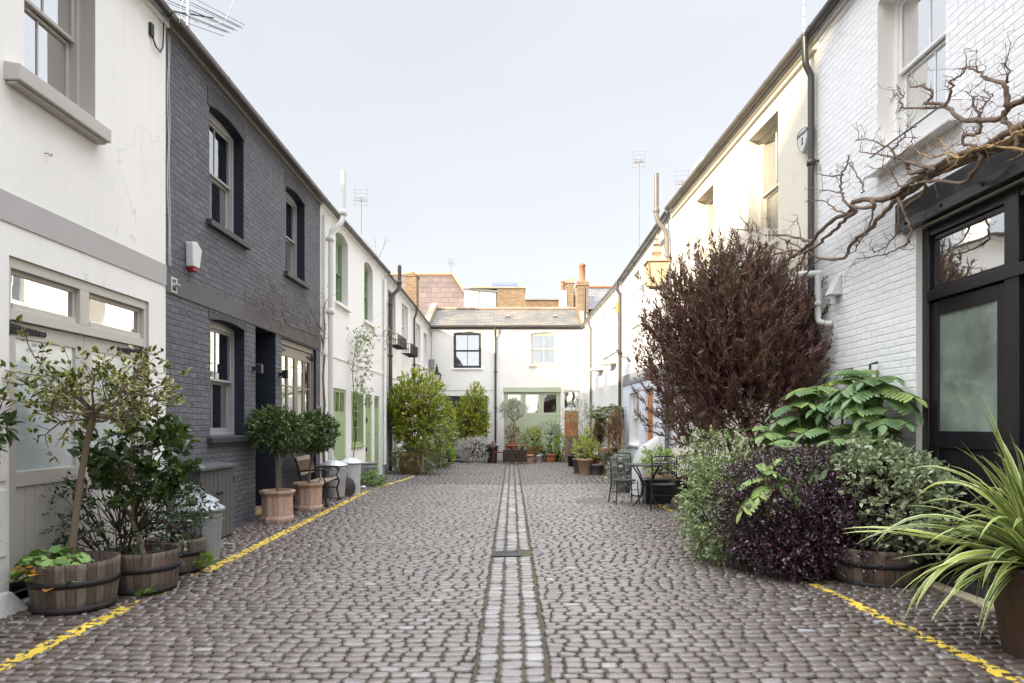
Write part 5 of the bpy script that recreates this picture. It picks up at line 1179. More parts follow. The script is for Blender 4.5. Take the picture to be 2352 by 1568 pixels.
# ----- near left group
barrel('weathered half barrel at the near left holding the variegated holly tree',-3.60,5.62,.33,.285,.40)
barrel('weathered half barrel holding the glossy camellia, middle of the left three',-3.36,6.22,.31,.265,.37)
barrel('smallest weathered half barrel in front of the galvanised bin',-3.44,7.02,.27,.23,.35)
def holly_standard():
    r=rr(11); t=plant('variegated_holly_tree','variegated cream edged holly tree with a bare pale stem and a flat umbrella crown',(-3.60,5.62,.33),'tree')
    mb=MB(); top=Vector((.15,.05,1.32)); pts=[(-.04,0,0),(-.0,.0,.35),(.045,.0,.7),(.085,.02,1.0),(.14,.04,1.3)]; mb.tube(pts,[.034,.027,.026,.024,.026],10)
    tips=[]; n=26; C=Vector(pts[-1]); ends=[]
    for i in range(n):
        a=i*2.399; el=r.uniform(-.12,.75); d=Vector((math.cos(a),math.sin(a),el)).normalized(); branches(mb,r,C-Vector((0,0,r.uniform(0,.12))),d,r.uniform(.24,.42),.012,2,tips,.45,.12,3,.62,(2,3),.13,5)
    tr=mb.build('trunk',BARK,t)
    P=np.array([q[0] for q in tips]); D=np.array([q[1] for q in tips]); k=(np.abs(P[:,0]-C.x)<.72)&(P[:,2]<1.95); P=P[k];D=D[k]
    B,dd,rn,_=sprigs(r,P,D,5,.05,.9,.10,.2)
    scatter('foliage',LF_VHOLLY,t,B,dd,r.uniform(.045,.075,len(B)),r.uniform(.026,.040,len(B)),T_OV,.8,rn,r)
    P2,D2=crown(r,(C.x,C.y,C.z+.1),(.36,.36,.2),80,.1,.2); B,dd,rn,_=sprigs(r,P2,D2,5,.05,.9,.08,.2)
    scatter('inner_foliage',LF_VHOLLY,t,B,dd,r.uniform(.03,.05,len(B)),r.uniform(.02,.03,len(B)),T_OV,.8,np.clip(rn+.25,0,1),r)
holly_standard()
def shrub(name,label,base,c,rad,leaf,npts,per,L,W,seed,cat='shrub',tl=.12,spread=.8,up=.25,inner=.35,amp=.28,zmin=.02,stem=BARKD,nst=8,tm=T_OV,srad=.007,trunk=None,gather=1.,roll=.6,group=None,frac=.5):
    r=rr(seed); t=plant(name,label,base,cat,group); c=np.array(c)-np.array(base); P,D=crown(r,c,rad,npts,inner,amp,zmin-base[2] if zmin is not None else None)
    mb=MB(); 
    if trunk: mb.tube([(0,0,0)]+[tuple(np.array(q)-np.array(base)) for q in trunk[0]],trunk[1],8); root0=np.array(trunk[0][-1])-np.array(base)
    else: root0=np.zeros(3)
    forks=[root0+(P[r.integers(len(P))]-root0)*.45 for _ in range(nst)]
    for f in forks: mb.tube([tuple(root0+r.normal(0,.01,3)),tuple(root0*.5+f*.5+r.normal(0,.02,3)),tuple(f)],[srad*2,srad*1.6,srad*1.2],6)
    for p in P[::2]:
        if r.random()>frac: continue
        f=min(forks,key=lambda q:np.linalg.norm(q-p)); mb.tube([tuple(f),tuple((f+p)/2+r.normal(0,.02,3)),tuple(p)],[srad,srad*.7,srad*.35],4)
    mb.build('stems',stem,t); B,dd,rn,_=sprigs(r,P,D,per,L,spread,tl,up,gather)
    n=len(B); scatter('foliage',leaf,t,B,dd,L*r.uniform(.65,1.2,n),W*r.uniform(.7,1.15,n),tm,roll,rn,r); return t
shrub('camellia','glossy green camellia shrub rising from the middle barrel',(-3.36,6.22,.32),(-3.44,6.3,1.2),(.44,.36,.48),LF_CAM,150,7,.115,.062,21,tl=.10,up=.1,inner=.3,nst=6,stem=BARK,trunk=([(-3.40,6.22,.45),(-3.47,6.24,.62)],[.03,.024,.02]),spread=.9)
shrub('dark_holly','dark spiny leaved holly thicket low behind the left barrels',(-3.62,6.35,.05),(-3.55,6.3,.78),(.66,.34,.42),LF_HOLLY,330,8,.045,.026,22,tl=.14,up=.1,inner=.3,nst=12,stem=BARKD,amp=.4)
shrub('bud_shrub','thin bare twigged shrub with small dark leaves in the smallest barrel',(-3.44,7.02,.3),(-3.44,7.0,.58),(.30,.26,.26),LF_HOLLY,95,7,.05,.026,23,tl=.1,nst=9,stem=BARKD)
def bare_twigs(name,label,base,n,L,seed,mat,rad=.006,up=.5,depth=2,spread=.5,cat='shrub'):
    r=rr(seed); t=plant(name,label,base,cat); mb=MB(); tips=[]
    for i in range(n): branches(mb,r,Vector(r.normal(0,.03,3)*np.array([1,1,0])),Vector((r.normal(0,.5),r.normal(0,.5),up+.4)),L,rad,depth,tips,spread,.2,3,.65,(2,3),.15,5)
    mb.build('twigs',mat,t); return t,tips,r
t_,tips,r_=bare_twigs('magnolia_sapling','bare sapling with pale pinkish buds in front of the grey cupboard',(-3.30,7.2,.32),3,.24,5,BARK,.006)
P=np.array([q[0] for q in tips if q[2]==0]); D=np.array([q[1] for q in tips if q[2]==0]); scatter('buds',LF_DRY,t_,P,D,.03,.016,T_OV,.5,None,r_)
def geranium(label,c,rad,n,seed,size,mat=LF_GER,name='geranium',zc=.1):
    r=rr(seed); t=plant(name,label,c,'plant'); 
    # rounded scalloped leaves: fans of five lobes facing up and outwards
    V=[];Fq=[];rn=[];ed=[]; a_=r.uniform(0,6.28,n); q=np.sqrt(r.random(n)); mb=MB()
    for i in range(n):
        x,y=math.cos(a_[i])*q[i]*rad[0],math.sin(a_[i])*q[i]*rad[1]; z=rad[2]*(1-q[i]**2)+r.uniform(-.03,.03)-(.12*max(0,q[i]-.8)*5*zc*10/1.2 if q[i]>.8 else 0)
        nrm=Vector((x*1.6+r.normal(0,.25),y*1.6+r.normal(0,.25),.6)).normalized(); X=nrm.orthogonal().normalized(); X.rotate(Matrix.Rotation(r.uniform(0,6.28),3,nrm)); Y=nrm.cross(X); s=size*r.uniform(.6,1.15); b=len(V); c0=Vector((x,y,z)); V.append(c0-nrm*s*.1); e_=[0]
        m=14
        for k in range(m+1):
            th=-2.6+5.2*k/m; rad_=s*(.5+.06*(k%2)+.05*math.cos(th*5)); V.append(c0+X*math.cos(th)*rad_+Y*math.sin(th)*rad_+nrm*(.04*s*(k%2))); e_.append(1)
        for k in range(0,m,2): Fq.append((b,b+1+k,b+2+k,b+3+k))
        rn+= [r.random()]*(m+2); ed+=e_; 
        if i%3==0: mb.tube([(x*.2,y*.2,-.04),(x*.6,y*.6,z*.5),(x,y,z-.01)],.003,4)
    np_mesh('foliage',np.array([tuple(v) for v in V]),np.array(Fq),mat,parent=t,rnd=rn,edge=ed); mb.build('stems',STEMG,t); return t
geranium('scalloped green geranium filling the near left barrel around the holly stem',(-3.68,5.50,.38),(.32,.24,.10),95,31,.085)
geranium('orange and yellow autumn geranium leaves hanging over the near left barrel rim',(-3.75,5.32,.33),(.16,.09,.05),15,32,.075,LF_AUT,'autumn_geranium')
# rhododendron at the frame edge
pot('plant_pot','dark pot at the far left edge below the overhanging big leaved shrub',-3.72,4.55,.2,.15,.32,GREYPOT)
shrub('big_leaved_shrub','big leaved evergreen shrub overhanging at the far left edge',(-3.72,4.55,.28),(-3.80,4.75,1.52),(.26,.30,.24),LF_CAM,34,8,.13,.045,33,tl=.05,spread=1.2,nst=6,stem=BARKR)
# ----- bins
def bin_(name,label,x,y,r=.225,h=.56,lid=True,flute=28,mat=GALV,group='galvanised dustbins',tilt=0,hd=True,rz=0):
    t=thing(name,label,'dustbin',(x,y,drop(x,y)-.004),rz,group); mb=MB(); n=112
    pr=[(r*.80,0),(r*.82,.0),(r*.83,.03),(r*.82,.04)]; mb.lathe([(0,.01)]+pr,(0,0,0),48)
    mb.lathe([(r*.82,.04),(r*.835,.07),(r*.93,h-.13),(r*.93,h-.10)],(0,0,0),n,flute=.022,fn=flute); 
    mb.lathe([(r*.93,h-.10),(r*.955,h-.09),(r*.955,h-.07),(r*.94,h-.06),(r*.96,h-.01),(r*.985,h-.005),(r*.985,h),(r*.95,h),(r*.93,h-.04),(r*.8,.03),(0,.03)],(0,0,0),48); mb.build('body',mat,t)
    for s in (-1,1):
        hb=MB(); hb.tube([(s*r*.95,-.06,h-.13),(s*(r+.03),-.06,h-.15),(s*(r+.035),0,h-.155),(s*(r+.03),.06,h-.15),(s*r*.95,.06,h-.13)],.007,6); hb.build('handle',mat,t)
    if lid:
        l=MB(); l.lathe([(r*1.06,h-.03),(r*1.07,h-.03),(r*1.07,h+.006),(r*1.03,h+.012)],(0,0,0),48); l.lathe([(r*1.03,h+.012),(r*.62,h+.07),(r*.2,h+.105),(0,h+.108)],(0,0,0),96,flute=.02,fn=16); o=l.build('lid',mat,t)
        if tilt: o.rotation_euler=(tilt,tilt*.5,0)
        hh=MB(); hh.tube([(-.05,0,h+.10),(-.05,0,h+.13),(-.03,0,h+.15),(.03,0,h+.15),(.05,0,h+.13),(.05,0,h+.10)],.006,6); hh.build('lid_handle',mat,o)
    return t
OLDGALV=M_metal('dull_galvanised_steel',(.38,.40,.42),.5,.75,.2,6)
bin_('galvanised_dustbin','dull galvanised dustbin with a conical lid beside the smallest barrel',-3.44,7.5,.25,.58,mat=OLDGALV,rz=1.0)
bin_('galvanised_dustbin','galvanised dustbin mostly hidden behind the front bin by the grey cupboard',-3.71,8.05,.22,.60,mat=OLDGALV)
bin_('galvanised_dustbin','shiny fluted galvanised dustbin directly behind the bench end',-3.66,14.02,.26,.66,rz=.4)
bin_('galvanised_dustbin','taller pale galvanised dustbin beyond the bench, farthest with a lid',-3.47,14.65,.235,.70,mat=M_metal('pale_galvanised',(.60,.62,.63),.5,.6,.12,6),rz=1.2)
t=thing('metal_tub','lidless ribbed galvanised tub with an empty open top near the green door','tub',(-3.62,17.2,drop(-3.62,17.2)))
mb=MB(); mb.lathe([(0,.01),(.19,0),(.20,.02),(.225,.40),(.24,.41),(.228,.43),(.24,.45),(.228,.47),(.235,.52),(.245,.53),(.235,.53),(.19,.04),(0,.04)],(0,0,0),40); mb.build('body',OLDGALV,t)
sw=MB()
for k in (-1,1): sw.tube([(.05*k,-.232,.36),(.12*k,-.22,.36),(.14*k,-.215,.30),(.09*k,-.222,.27),(.06*k,-.228,.31)],.006,5)
sw.build('scroll_handle',GALV,t)
t=thing('bin_lid','black disc shaped lid leaning against the pale dustbin','lid',(-3.40,14.25,.02)); mb=MB(); mb.lathe([(0,.02),(.12,.02),(.18,.0),(.19,.0),(.19,-.015),(0,-.015)],(0,0,0),30); o=mb.build('disc',BLKPLAST,t); o.rotation_euler=(R(78),0,R(60)); o.location=(0,0,.19)
# ----- bay trees in terracotta
def bay(label,plabel,x,y,cz,cr,ch,seed,lean=0):
    z=drop(x,y)-.005; t=thing('terracotta_planter',plabel,'plant pot',(x,y,z),0,'fluted octagonal terracotta planters'); mb=MB(); n=64; pr=[(.235,0),(.24,.06),(.232,.09),(.225,.10)]
    def oct_lathe(pr,fl=0):
        vs=[];fs=[];N=96
        for (r_,zz) in pr:
            for j in range(N):
                a=2*math.pi*j/N; k=(a+math.pi/8)%(math.pi/4)-math.pi/8; o=r_*math.cos(math.pi/8)/math.cos(k)*1.03; o*=1+(fl*(1 if (j%6) in (1,2,3) else -1) if fl else 0); vs.append((o*math.cos(a),o*math.sin(a),zz))
        for i in range(len(pr)-1):
            for j in range(N): fs.append((i*N+j,i*N+(j+1)%N,(i+1)*N+(j+1)%N,(i+1)*N+j))
        return vs,fs
    mb.add(*oct_lathe([(.0,.01),(.235,0),(.242,.05),(.232,.085),(.226,.09)])); mb.add(*oct_lathe([(.226,.09),(.226,.39)],.012)); mb.add(*oct_lathe([(.226,.39),(.232,.395),(.25,.43),(.262,.44),(.262,.475),(.245,.48),(.22,.475),(.21,.43)]))
    mb.build('body',TERRAL,t); MB().lathe([(.215,.445),(.1,.46),(0,.455)],(0,0,0),20).build('gravel',M_paint('bark_gravel',(.22,.16,.09),.95,.4,1.,60),t)
    r=rr(seed); t=plant('bay_tree',label,(x,y,z+.44),'tree','standard bay trees in terracotta'); mb=MB(); mb.tube([(0,0,0),(lean*.3,0,.25),(lean*.8,0,.5),(lean,0,cz-z-.5)],[.026,.022,.02,.018],8)
    c=(lean,0,cz-z-.44); P,D=crown(r,c,(cr,cr,ch),520,.25,.22); 
    for p in P[::6]: mb.tube([(lean,0,c[2]-.2),tuple((p+np.array(c))/2),tuple(p)],[.008,.005,.002],4)
    mb.build('trunk',BARK,t); B,dd,rn,_=sprigs(r,P,D,8,.08,.9,.09,.35); n=len(B); scatter('foliage',LF_BAY,t,B,dd,r.uniform(.05,.09,n),r.uniform(.02,.034,n),T_OV,.7,rn,r)
bay('bushy dark green bay tree with a mop head, nearest the camera','lime scaled fluted terracotta planter nearest the camera',-3.63,10.56,1.42,.42,.32,41)
bay('smaller dark bay tree with a mop head in front of the iron bench','lime scaled fluted terracotta planter in front of the iron bench',-3.58,12.0,1.36,.36,.34,42,.08)
# ----- bench
def bench():
    t=thing('garden_bench','cast iron garden bench with lattice back and lichened wooden seat slats','bench',(-3.42,13.0,drop(-3.5,13)),R(93))   # local x along bench (towards far), y back
    # local: x = along street, y toward wall
    L=1.2
    def end(x):
        mb=MB(); s=lambda pts,r: mb.tube([(x,p[0],p[1]) for p in pts],r,6)
        s([(.0,.42),(-.01,.36),(.03,.22),(.0,.08),(-.03,.0)],.02); s([(.42,.40),(.46,.2),(.52,.0)],.02); s([(.0,.42),(.15,.39),(.42,.40)],.018); s([(.42,.40),(.47,.6),(.55,.88)],.020)
        s([(.47,.64),(.3,.66),(.1,.665),(.0,.66),(-.03,.63),(-.01,.60),(.02,.62)],.018); s([(.0,.42),(.04,.50),(.0,.56),(.03,.62),(.06,.655)],.014); s([(.1,.42),(.13,.47),(.10,.50),(.07,.47)],.010); s([(.02,.24),(.2,.26),(.44,.24)],.012)
        mb.box(x-.035,x+.035,-.06,.02,-.0,.02); mb.build('end_frame',BRASS,t)
    end(-L/2+.04); end(L/2-.04)
    for i in range(4): y=.02+i*.105; MB().box(-L/2+.06,L/2-.06,y,y+.085,.425-.006*i,.448-.006*i).build('seat_slat',BENCHW,t,bevel=.006)
    for (y,z) in ((.475,.60),(.555,.86)): mb=MB(); mb.hexa([(-L/2+.05,y-.012,z-.04),(L/2-.05,y-.012,z-.04),(L/2-.05,y+.012,z-.045),(-L/2+.05,y+.012,z-.045),(-L/2+.05,y+.008,z+.035),(L/2-.05,y+.008,z+.035),(L/2-.05,y+.032,z+.03),(-L/2+.05,y+.032,z+.03)]); mb.build('back_rail',BENCHW,t,bevel=.004)
    mb=MB(); z0,z1=.635,.82
    f=lambda z:.47+(z-.6)*.29
    n=13
    for k in range(-3,n+3):
        for s_ in (-1,1):
            x0=-L/2+.08+(L-.16)*k/n; x1=x0+s_*.26
            a=(x0,z0);b=(x1,z1); lo,hi=-L/2+.07,L/2-.07
            ts=[0,1]
            def cl(v): return max(lo,min(hi,v))
            if not(lo<=x0<=hi) and not(lo<=x1<=hi): continue
            t0,t1=0,1
            if x0<lo: t0=(lo-x0)/(x1-x0)
            if x0>hi: t0=(hi-x0)/(x1-x0)
            if x1<lo: t1=(lo-x0)/(x1-x0)
            if x1>hi: t1=(hi-x0)/(x1-x0)
            A=(x0+(x1-x0)*t0,z0+(z1-z0)*t0);B=(x0+(x1-x0)*t1,z0+(z1-z0)*t1)
            mb.tube([(A[0],f(A[1]),A[1]),(B[0],f(B[1]),B[1])],.007,4)
    mb.tube([(-L/2+.07,f(z0),z0),(-L/2+.07,f(z1),z1)],.01,5); mb.tube([(L/2-.07,f(z0),z0),(L/2-.07,f(z1),z1)],.01,5); mb.build('lattice',M_metal('rust_brown_lattice',(.20,.10,.06),.6,.3,.3),t)
    mb=MB(); mb.tube([(-L/2+.05,.2,.25),(L/2-.05,.2,.25)],.010,6); mb.build('stretcher',BRASS,t)
bench()
# ----- weedy plant by the tub
shrub('weedy_shrub','small straggly green and rusty plant at the tub foot',(-3.38,16.6,.0),(-3.38,16.6,.17),(.30,.3,.17),LF_GER,70,9,.06,.04,51,tl=.08,nst=6,zmin=.0); 
shrub('grass_tuft','bright green grass tuft at the foot of the smallest barrel',(-3.14,6.98,.0),(-3.14,6.98,.05),(.05,.05,.09),LF_GRASS,30,8,.09,.006,52,up=1.5,spread=.4,nst=2,srad=.001,tl=.03,cat='grass tuft')
shrub('grass_tuft','low weed tuft on the worn yellow line between two barrels',(-3.2,5.95,.0),(-3.2,5.95,.01),(.07,.05,.035),LF_GER,20,7,.035,.015,53,up=.6,nst=2,srad=.001,tl=.03,cat='grass tuft')
# ----- climbers
def tangle():
    r=rr(61); t=plant('bare_vine','bare brown vine tangled across the dark brick above the beige garage door',(HB.world(U(HB,14.15),-.1,0)),'climber'); base=np.array(t.location)
    w=lambda px,py,o=.06:(np.array(HB.world(HB.u(px),-o-r.uniform(0,.06),HB.z(px,py)))-base)
    mb=MB(); d=lambda pts,r0,r1,n=6: mb.tube([tuple(w(*p)) for p in pts],[r0+(r1-r0)*i/(len(pts)-1) for i in range(len(pts))],n)
    tr=[(0,.0,0),(.02,0,.6),(-.03,.0,1.2),(.02,0,1.9),(-.02,.0,2.5),(.02,0,2.95)]; mb.tube(tr,[.035,.03,.026,.024,.02,.018],8)
    d([(733,790),(725,770),(700,765),(680,755),(655,750),(635,730),(615,735),(600,725),(585,705),(570,700)],.018,.004)
    d([(731,800),(736,750),(732,715),(738,690),(755,680),(770,670)],.015,.003); d([(733,760),(715,740),(700,700),(690,680),(670,665),(650,660)],.012,.003)
    d([(700,765),(690,740),(697,705),(710,690),(735,680)],.010,.003); d([(680,755),(660,720),(640,700),(632,680),(612,665),(600,640),(608,620)],.008,.002)
    d([(635,730),(640,690),(660,680),(680,690),(697,700)],.006,.002); d([(585,705),(560,715),(545,700),(550,670),(565,640),(560,625)],.005,.002); d([(615,735),(610,700),(600,680),(612,650),(625,650),(640,660)],.005,.002)
    for k in range(150):
        px=r.uniform(560,750); py=690+ (px-560)*.28+r.normal(0,32); L=r.uniform(12,45); a=r.uniform(0,6.28); pts=[(px,py)]
        for i in range(3): a+=r.normal(0,.7); pts.append((pts[-1][0]+L/3*math.cos(a)*.6,pts[-1][1]+L/3*math.sin(a)))
        d(pts,.0035,.0015,4)
    mb.build('stems',VINE,t)
tangle()
def climber():
    r=rr(62); t=plant('climbing_rose','thin climbing rose with small leaves between the green garage door and window',HC.world(U(HC,16.6),-.06,0),'climber'); base=np.array(t.location)
    w=lambda px,py,o=.05:(np.array(HC.world(HC.u(px),-o-r.uniform(0,.06),HC.z(px,py)))-base)
    mb=MB(); P=[];D=[]
    d=lambda pts,r0,r1: mb.tube([tuple(w(*p)) for p in pts],[r0+(r1-r0)*i/(len(pts)-1) for i in range(len(pts))],5)
    d([(803,1052),(808,1000),(801,950),(806,900),(800,850),(806,800),(812,770),(830,740)],.014,.005); d([(806,900),(825,870),(840,840),(850,800),(868,765)],.007,.002); d([(806,800),(790,780),(796,760)],.005,.002); d([(800,850),(820,800),(850,770),(880,768)],.005,.002)
    d([(812,770),(840,735),(880,715),(905,700)],.003,.0015); d([(840,840),(880,820),(910,800)],.003,.0015)
    for k in range(210):
        px=r.normal(812,13) if k<160 else r.uniform(800,885); py=r.uniform(760,930) if k<160 else 770+r.normal(0,12); p=w(px,py,.12+r.uniform(0,.1)); P.append(p); D.append(r.normal(0,1,3)+np.array([.8,-.1,-.2]))
    mb.build('stems',BARKR,t); B,dd,rn,_=sprigs(r,np.array(P),np.array(D),6,.05,1.,.08,.1); n=len(B); scatter('foliage',LF_CLIMB,t,B,dd,r.uniform(.04,.075,n),r.uniform(.02,.035,n),T_OV,.7,rn,r)
climber()
bare_twigs('roof_weed','bare twiggy weed growing on the chimney behind the left gutters',(-4.1,20.9,6.6),4,.35,64,BARKD,.004,up=.5,depth=2,cat='weed')
# ----- big laurels on the left and far
LX,LY=-3.14,21.1
pot('large_terracotta_pot','large round brown terracotta pot under the big left laurel',LX,LY,.36,.30,.66,TERRA,rim=.035,mid=.35)
shrub('laurel','big bright yellow green laurel bush in the large pot on the left',(LX,LY,.6),(-3.02,21.4,1.86),(1.0,.75,1.06),LF_LAUREL,1500,11,.095,.036,71,tl=.16,up=.4,inner=.3,amp=.30,nst=22,srad=.010,stem=BARKD,frac=.5)
shrub('trailing_rosemary','drooping olive green rosemary spilling over the large terracotta pot',(LX+.05,LY-.1,.6),(LX+.20,LY-.22,.50),(.74,.46,.44),LF_ROSE,520,26,.055,.013,72,tl=.22,up=-.7,inner=.35,nst=20,srad=.004,spread=.7,tm=T_DIAM)
shrub('laurel','loose dark leafed laurel shrub low behind the big left laurel',(-2.55,23.6,.0),(-2.5,23.4,1.15),(.5,.4,.65),LF_GPIT,330,9,.07,.03,73,tl=.15,nst=10)
shrub('box_ball','bright lime green clipped box ball beside the large terracotta pot',(-2.48,24.5,.0),(-2.45,24.5,.40),(.44,.42,.40),LF_BOX,700,9,.03,.018,74,tl=.05,up=.1,inner=.75,amp=.06,nst=8)
shrub('laurel','conical mid green laurel in front of the dark far garage door',(-1.62,28.2,.0),(-1.72,28.1,1.62),(.70,.45,1.12),LF_LAUREL,850,10,.10,.038,75,tl=.16,up=.35,inner=.3,nst=14,srad=.01)
shrub('laurel','slender leafy top shoots rising above the conical far laurel',(-1.5,28.15,2.3),(-1.45,28.1,2.75),(.26,.22,.5),LF_LAUREL,90,9,.09,.034,76,tl=.16,up=.6,nst=5)
shrub('lavender_bush','wide pale grey lavender mound below the conical far laurel',(-1.45,27.9,.0),(-1.42,27.8,.47),(.86,.5,.5),LF_LAV,1300,11,.06,.017,77,tl=.12,up=.7,inner=.55,amp=.14,nst=14,srad=.003,spread=.5,tm=T_DIAM)
def spiky(name,label,base,n,L,W,mat,seed,droop=1.,upb=1.,cat='plant',stem=None,tilt=(0,0),lmin=.6,group=None,seg=9,wid=None,spr=1.):
    r=rr(seed); t=plant(name,label,base,cat,group); V=[];Fq=[];rn=[];ed=[]
    for i in range(n):
        a=i*2.39996+r.normal(0,.2); el=r.uniform(.12,1.45)**1.0*upb; d=Vector((math.cos(a)*math.cos(el)*spr+tilt[0],math.sin(a)*math.cos(el)*spr+tilt[1],math.sin(el))).normalized(); l=L*r.uniform(lmin,1.1); w=W*r.uniform(.7,1.15); p=Vector(d*.03); sd=d.cross(Vector((0,0,1))).normalized(); b=len(V); q=r.random(); tw=r.normal(0,.5); dk=r.choice([.35,.8,1.2,1.5])
        for k in range(seg+1):
            s=k/seg; ww=w*(.55+.45*min(1,s*3.5))*(1-max(0,(s-.35)/.65)**1.6)+.0005; up=sd.cross(d).normalized(); s2=(sd*math.cos(tw*s)+up*math.sin(tw*s)); 
            V+= [p-s2*ww/2,p-up*ww*.16,p+s2*ww/2]; ed+=[1,0,1]; rn+=[q]*3; d=(d+Vector((0,0,-1))*droop*dk*(.05+.17*s)*r.uniform(.6,1.4)+sd*r.normal(0,.03)).normalized(); sd=(sd-d*sd.dot(d)).normalized(); p=p+d*l/seg
        for k in range(seg): a0=b+3*k; Fq+=[(a0,a0+1,a0+4,a0+3),(a0+1,a0+2,a0+5,a0+4)]
    np_mesh('foliage',np.array([tuple(v) for v in V]),np.array(Fq),mat,parent=t,rnd=rn,edge=ed,smooth=True)
    if stem: MB().tube([(0,0,-stem),(0,0,.05)],[.03,.04],8).build('stem',BARKD,t)
    return t
spiky('arching_grass','tall arching green grass clump left of the pale lavender mound',(-2.2,28.0,.3),90,.85,.028,LF_GRASS,78,1.3,1.,'grass')
# black bin
t=thing('black_dustbin','black plastic dustbin with a domed lid beside the pale lavender mound','dustbin',(-.80,27.6,drop(-.8,27.6)))
mb=MB(); mb.lathe([(0,.01),(.19,0),(.195,.03),(.20,.3),(.215,.60),(.235,.61),(.235,.64),(.22,.64),(.215,.60),(.18,.04),(0,.04)],(0,0,0),32,flute=0); mb.build('body',BLKPLAST,t); mb=MB(); mb.lathe([(.245,.62),(.25,.66),(.24,.69),(.2,.73),(.1,.76),(0,.765)],(0,0,0),32); o=mb.build('lid',BLKPLAST,t)
for s in (-1,1): MB().tube([(s*.2,-.07,.52),(s*.25,-.05,.5),(s*.25,.05,.5),(s*.2,.07,.52)],.014,6).build('handle',BLKPLAST,t)
# rusty bistro table and chairs
t=thing('bistro_table','round rusty iron table with curved branching legs in front of the sage doors','table',(.18,26.9,drop(.18,26.9)),0)
mb=MB(); mb.lathe([(0,.715),(.46,.715),(.475,.72),(.475,.735),(.46,.74),(0,.74)],(0,0,0),40); mb.build('tabletop',RUST,t)
for k in range(4):
    a=k*math.pi/2+.6; c,s=math.cos(a),math.sin(a); MB().tube([(c*.42,s*.42,.715),(c*.3,s*.3,.6),(c*.10,s*.10,.40),(c*.06,s*.06,.22),(c*.14,s*.14,.10),(c*.36,s*.36,.0)],.014,6).build('leg',RUST,t)
mb=MB(); mb.lathe([(.07,.3),(.075,.31),(.07,.33),(.065,.31)],(0,0,0),16); 
for k in range(4): a=k*math.pi/2+1.38; c,s=math.cos(a),math.sin(a); mb.tube([(c*.06,s*.06,.33),(c*.2,s*.2,.55),(c*.34,s*.34,.71)],.008,5)
mb.build('brace',RUST,t)
def slat_chair(label,x,y,rz,mat,wood):
    t=thing('folding_chair',label,'chair',(x,y,drop(x,y)),rz,'rusty chairs at the far round table')
    for s in (-1,1):
        MB().tube([(s*.19,-.20,0),(s*.19,-.19,.44)],.011,6).build('leg',mat,t); MB().tube([(s*.19,.2,0),(s*.19,.19,.44),(s*.19,.25,.9)],.011,6).build('rear_leg',mat,t)
    mb=MB(); mb.tube([(-.19,-.19,.44),(.19,-.19,.44),(.19,.19,.44),(-.19,.19,.44),(-.19,-.19,.44)],.010,6); mb.tube([(-.19,-.195,.12),(.19,-.195,.12)],.008,5);mb.tube([(-.19,.2,.12),(.19,.2,.12)],.008,5); mb.build('seat_frame',mat,t)
    mb=MB(); [mb.box(-.2,.2,-.19+i*.075,-.19+i*.075+.06,.452,.468) for i in range(5)]; mb.build('seat',wood,t)
    mb=MB(); mb.hexa([(-.2,.205,.62),(.2,.205,.62),(.2,.22,.62),(-.2,.22,.62),(-.2,.218,.70),(.2,.218,.70),(.2,.233,.70),(-.2,.233,.70)]); mb.hexa([(-.2,.23,.8),(.2,.23,.8),(.2,.245,.8),(-.2,.245,.8),(-.2,.24,.88),(.2,.24,.88),(.2,.255,.88),(-.2,.255,.88)]); mb.build('backrest',wood,t)
slat_chair('rusty folding chair left of the far round table, facing right',-.52,27.0,R(82),RUST,RUST)
slat_chair('rusty folding chair right of the far round table, facing left',.72,26.95,R(-84),RUST,RUST)
# planters along the sage doors
def trough(label,x0,x1,y0,y1,h,mat,name='wooden_trough',slats=3,z=0.,group='planting troughs'):
    t=thing(name,label,'planter',((x0+x1)/2,(y0+y1)/2,z if z else drop((x0+x1)/2,y0)),0,group); w=(x1-x0)/2;d=(y1-y0)/2; mb=MB()
    for i in range(slats):
        a=h*i/slats+.004;b=h*(i+1)/slats-.004; mb.box(-w,w,-d,-d+.02,a,b);mb.box(-w,w,d-.02,d,a,b);mb.box(-w,-w+.02,-d+.02,d-.02,a,b);mb.box(w-.02,w,-d+.02,d-.02,a,b)
    for sx in (-1,1):
        for sy in (-1,1): mb.box(sx*w-.025,sx*w+.025,sy*d-.025,sy*d+.025,0,h+.01)
    mb.build('boards',mat,t,bevel=.004); MB().box(-w+.022,w-.022,-d+.022,d-.022,h-.08,h-.05).build('soil',SOIL,t)
trough('long dark wooden trough standing behind the far round table',-.35,.62,28.2,28.7,.5,M_wood('dark_stained_boards',(.03,.022,.018),(.07,.05,.035),.8,0))
trough('orange brown wooden trough right of the far round table',.66,1.25,28.35,28.75,.62,M_wood('orange_boards',(.24,.11,.05),(.36,.18,.09),.8,0))
trough('small dark trough behind the galvanised watering can',1.3,2.0,28.3,28.65,.45,M_wood('dark_boards',(.04,.03,.025),(.08,.06,.04),.8,0))
def potted(label,plabel,x,y,rt,h,mat,z=None,**k):
    pot('terracotta_pot',label,x,y,rt,rt*.72,h,mat,z=z,rim=.02); zz=(z if z is not None else drop(x,y))+h-.04; return zz
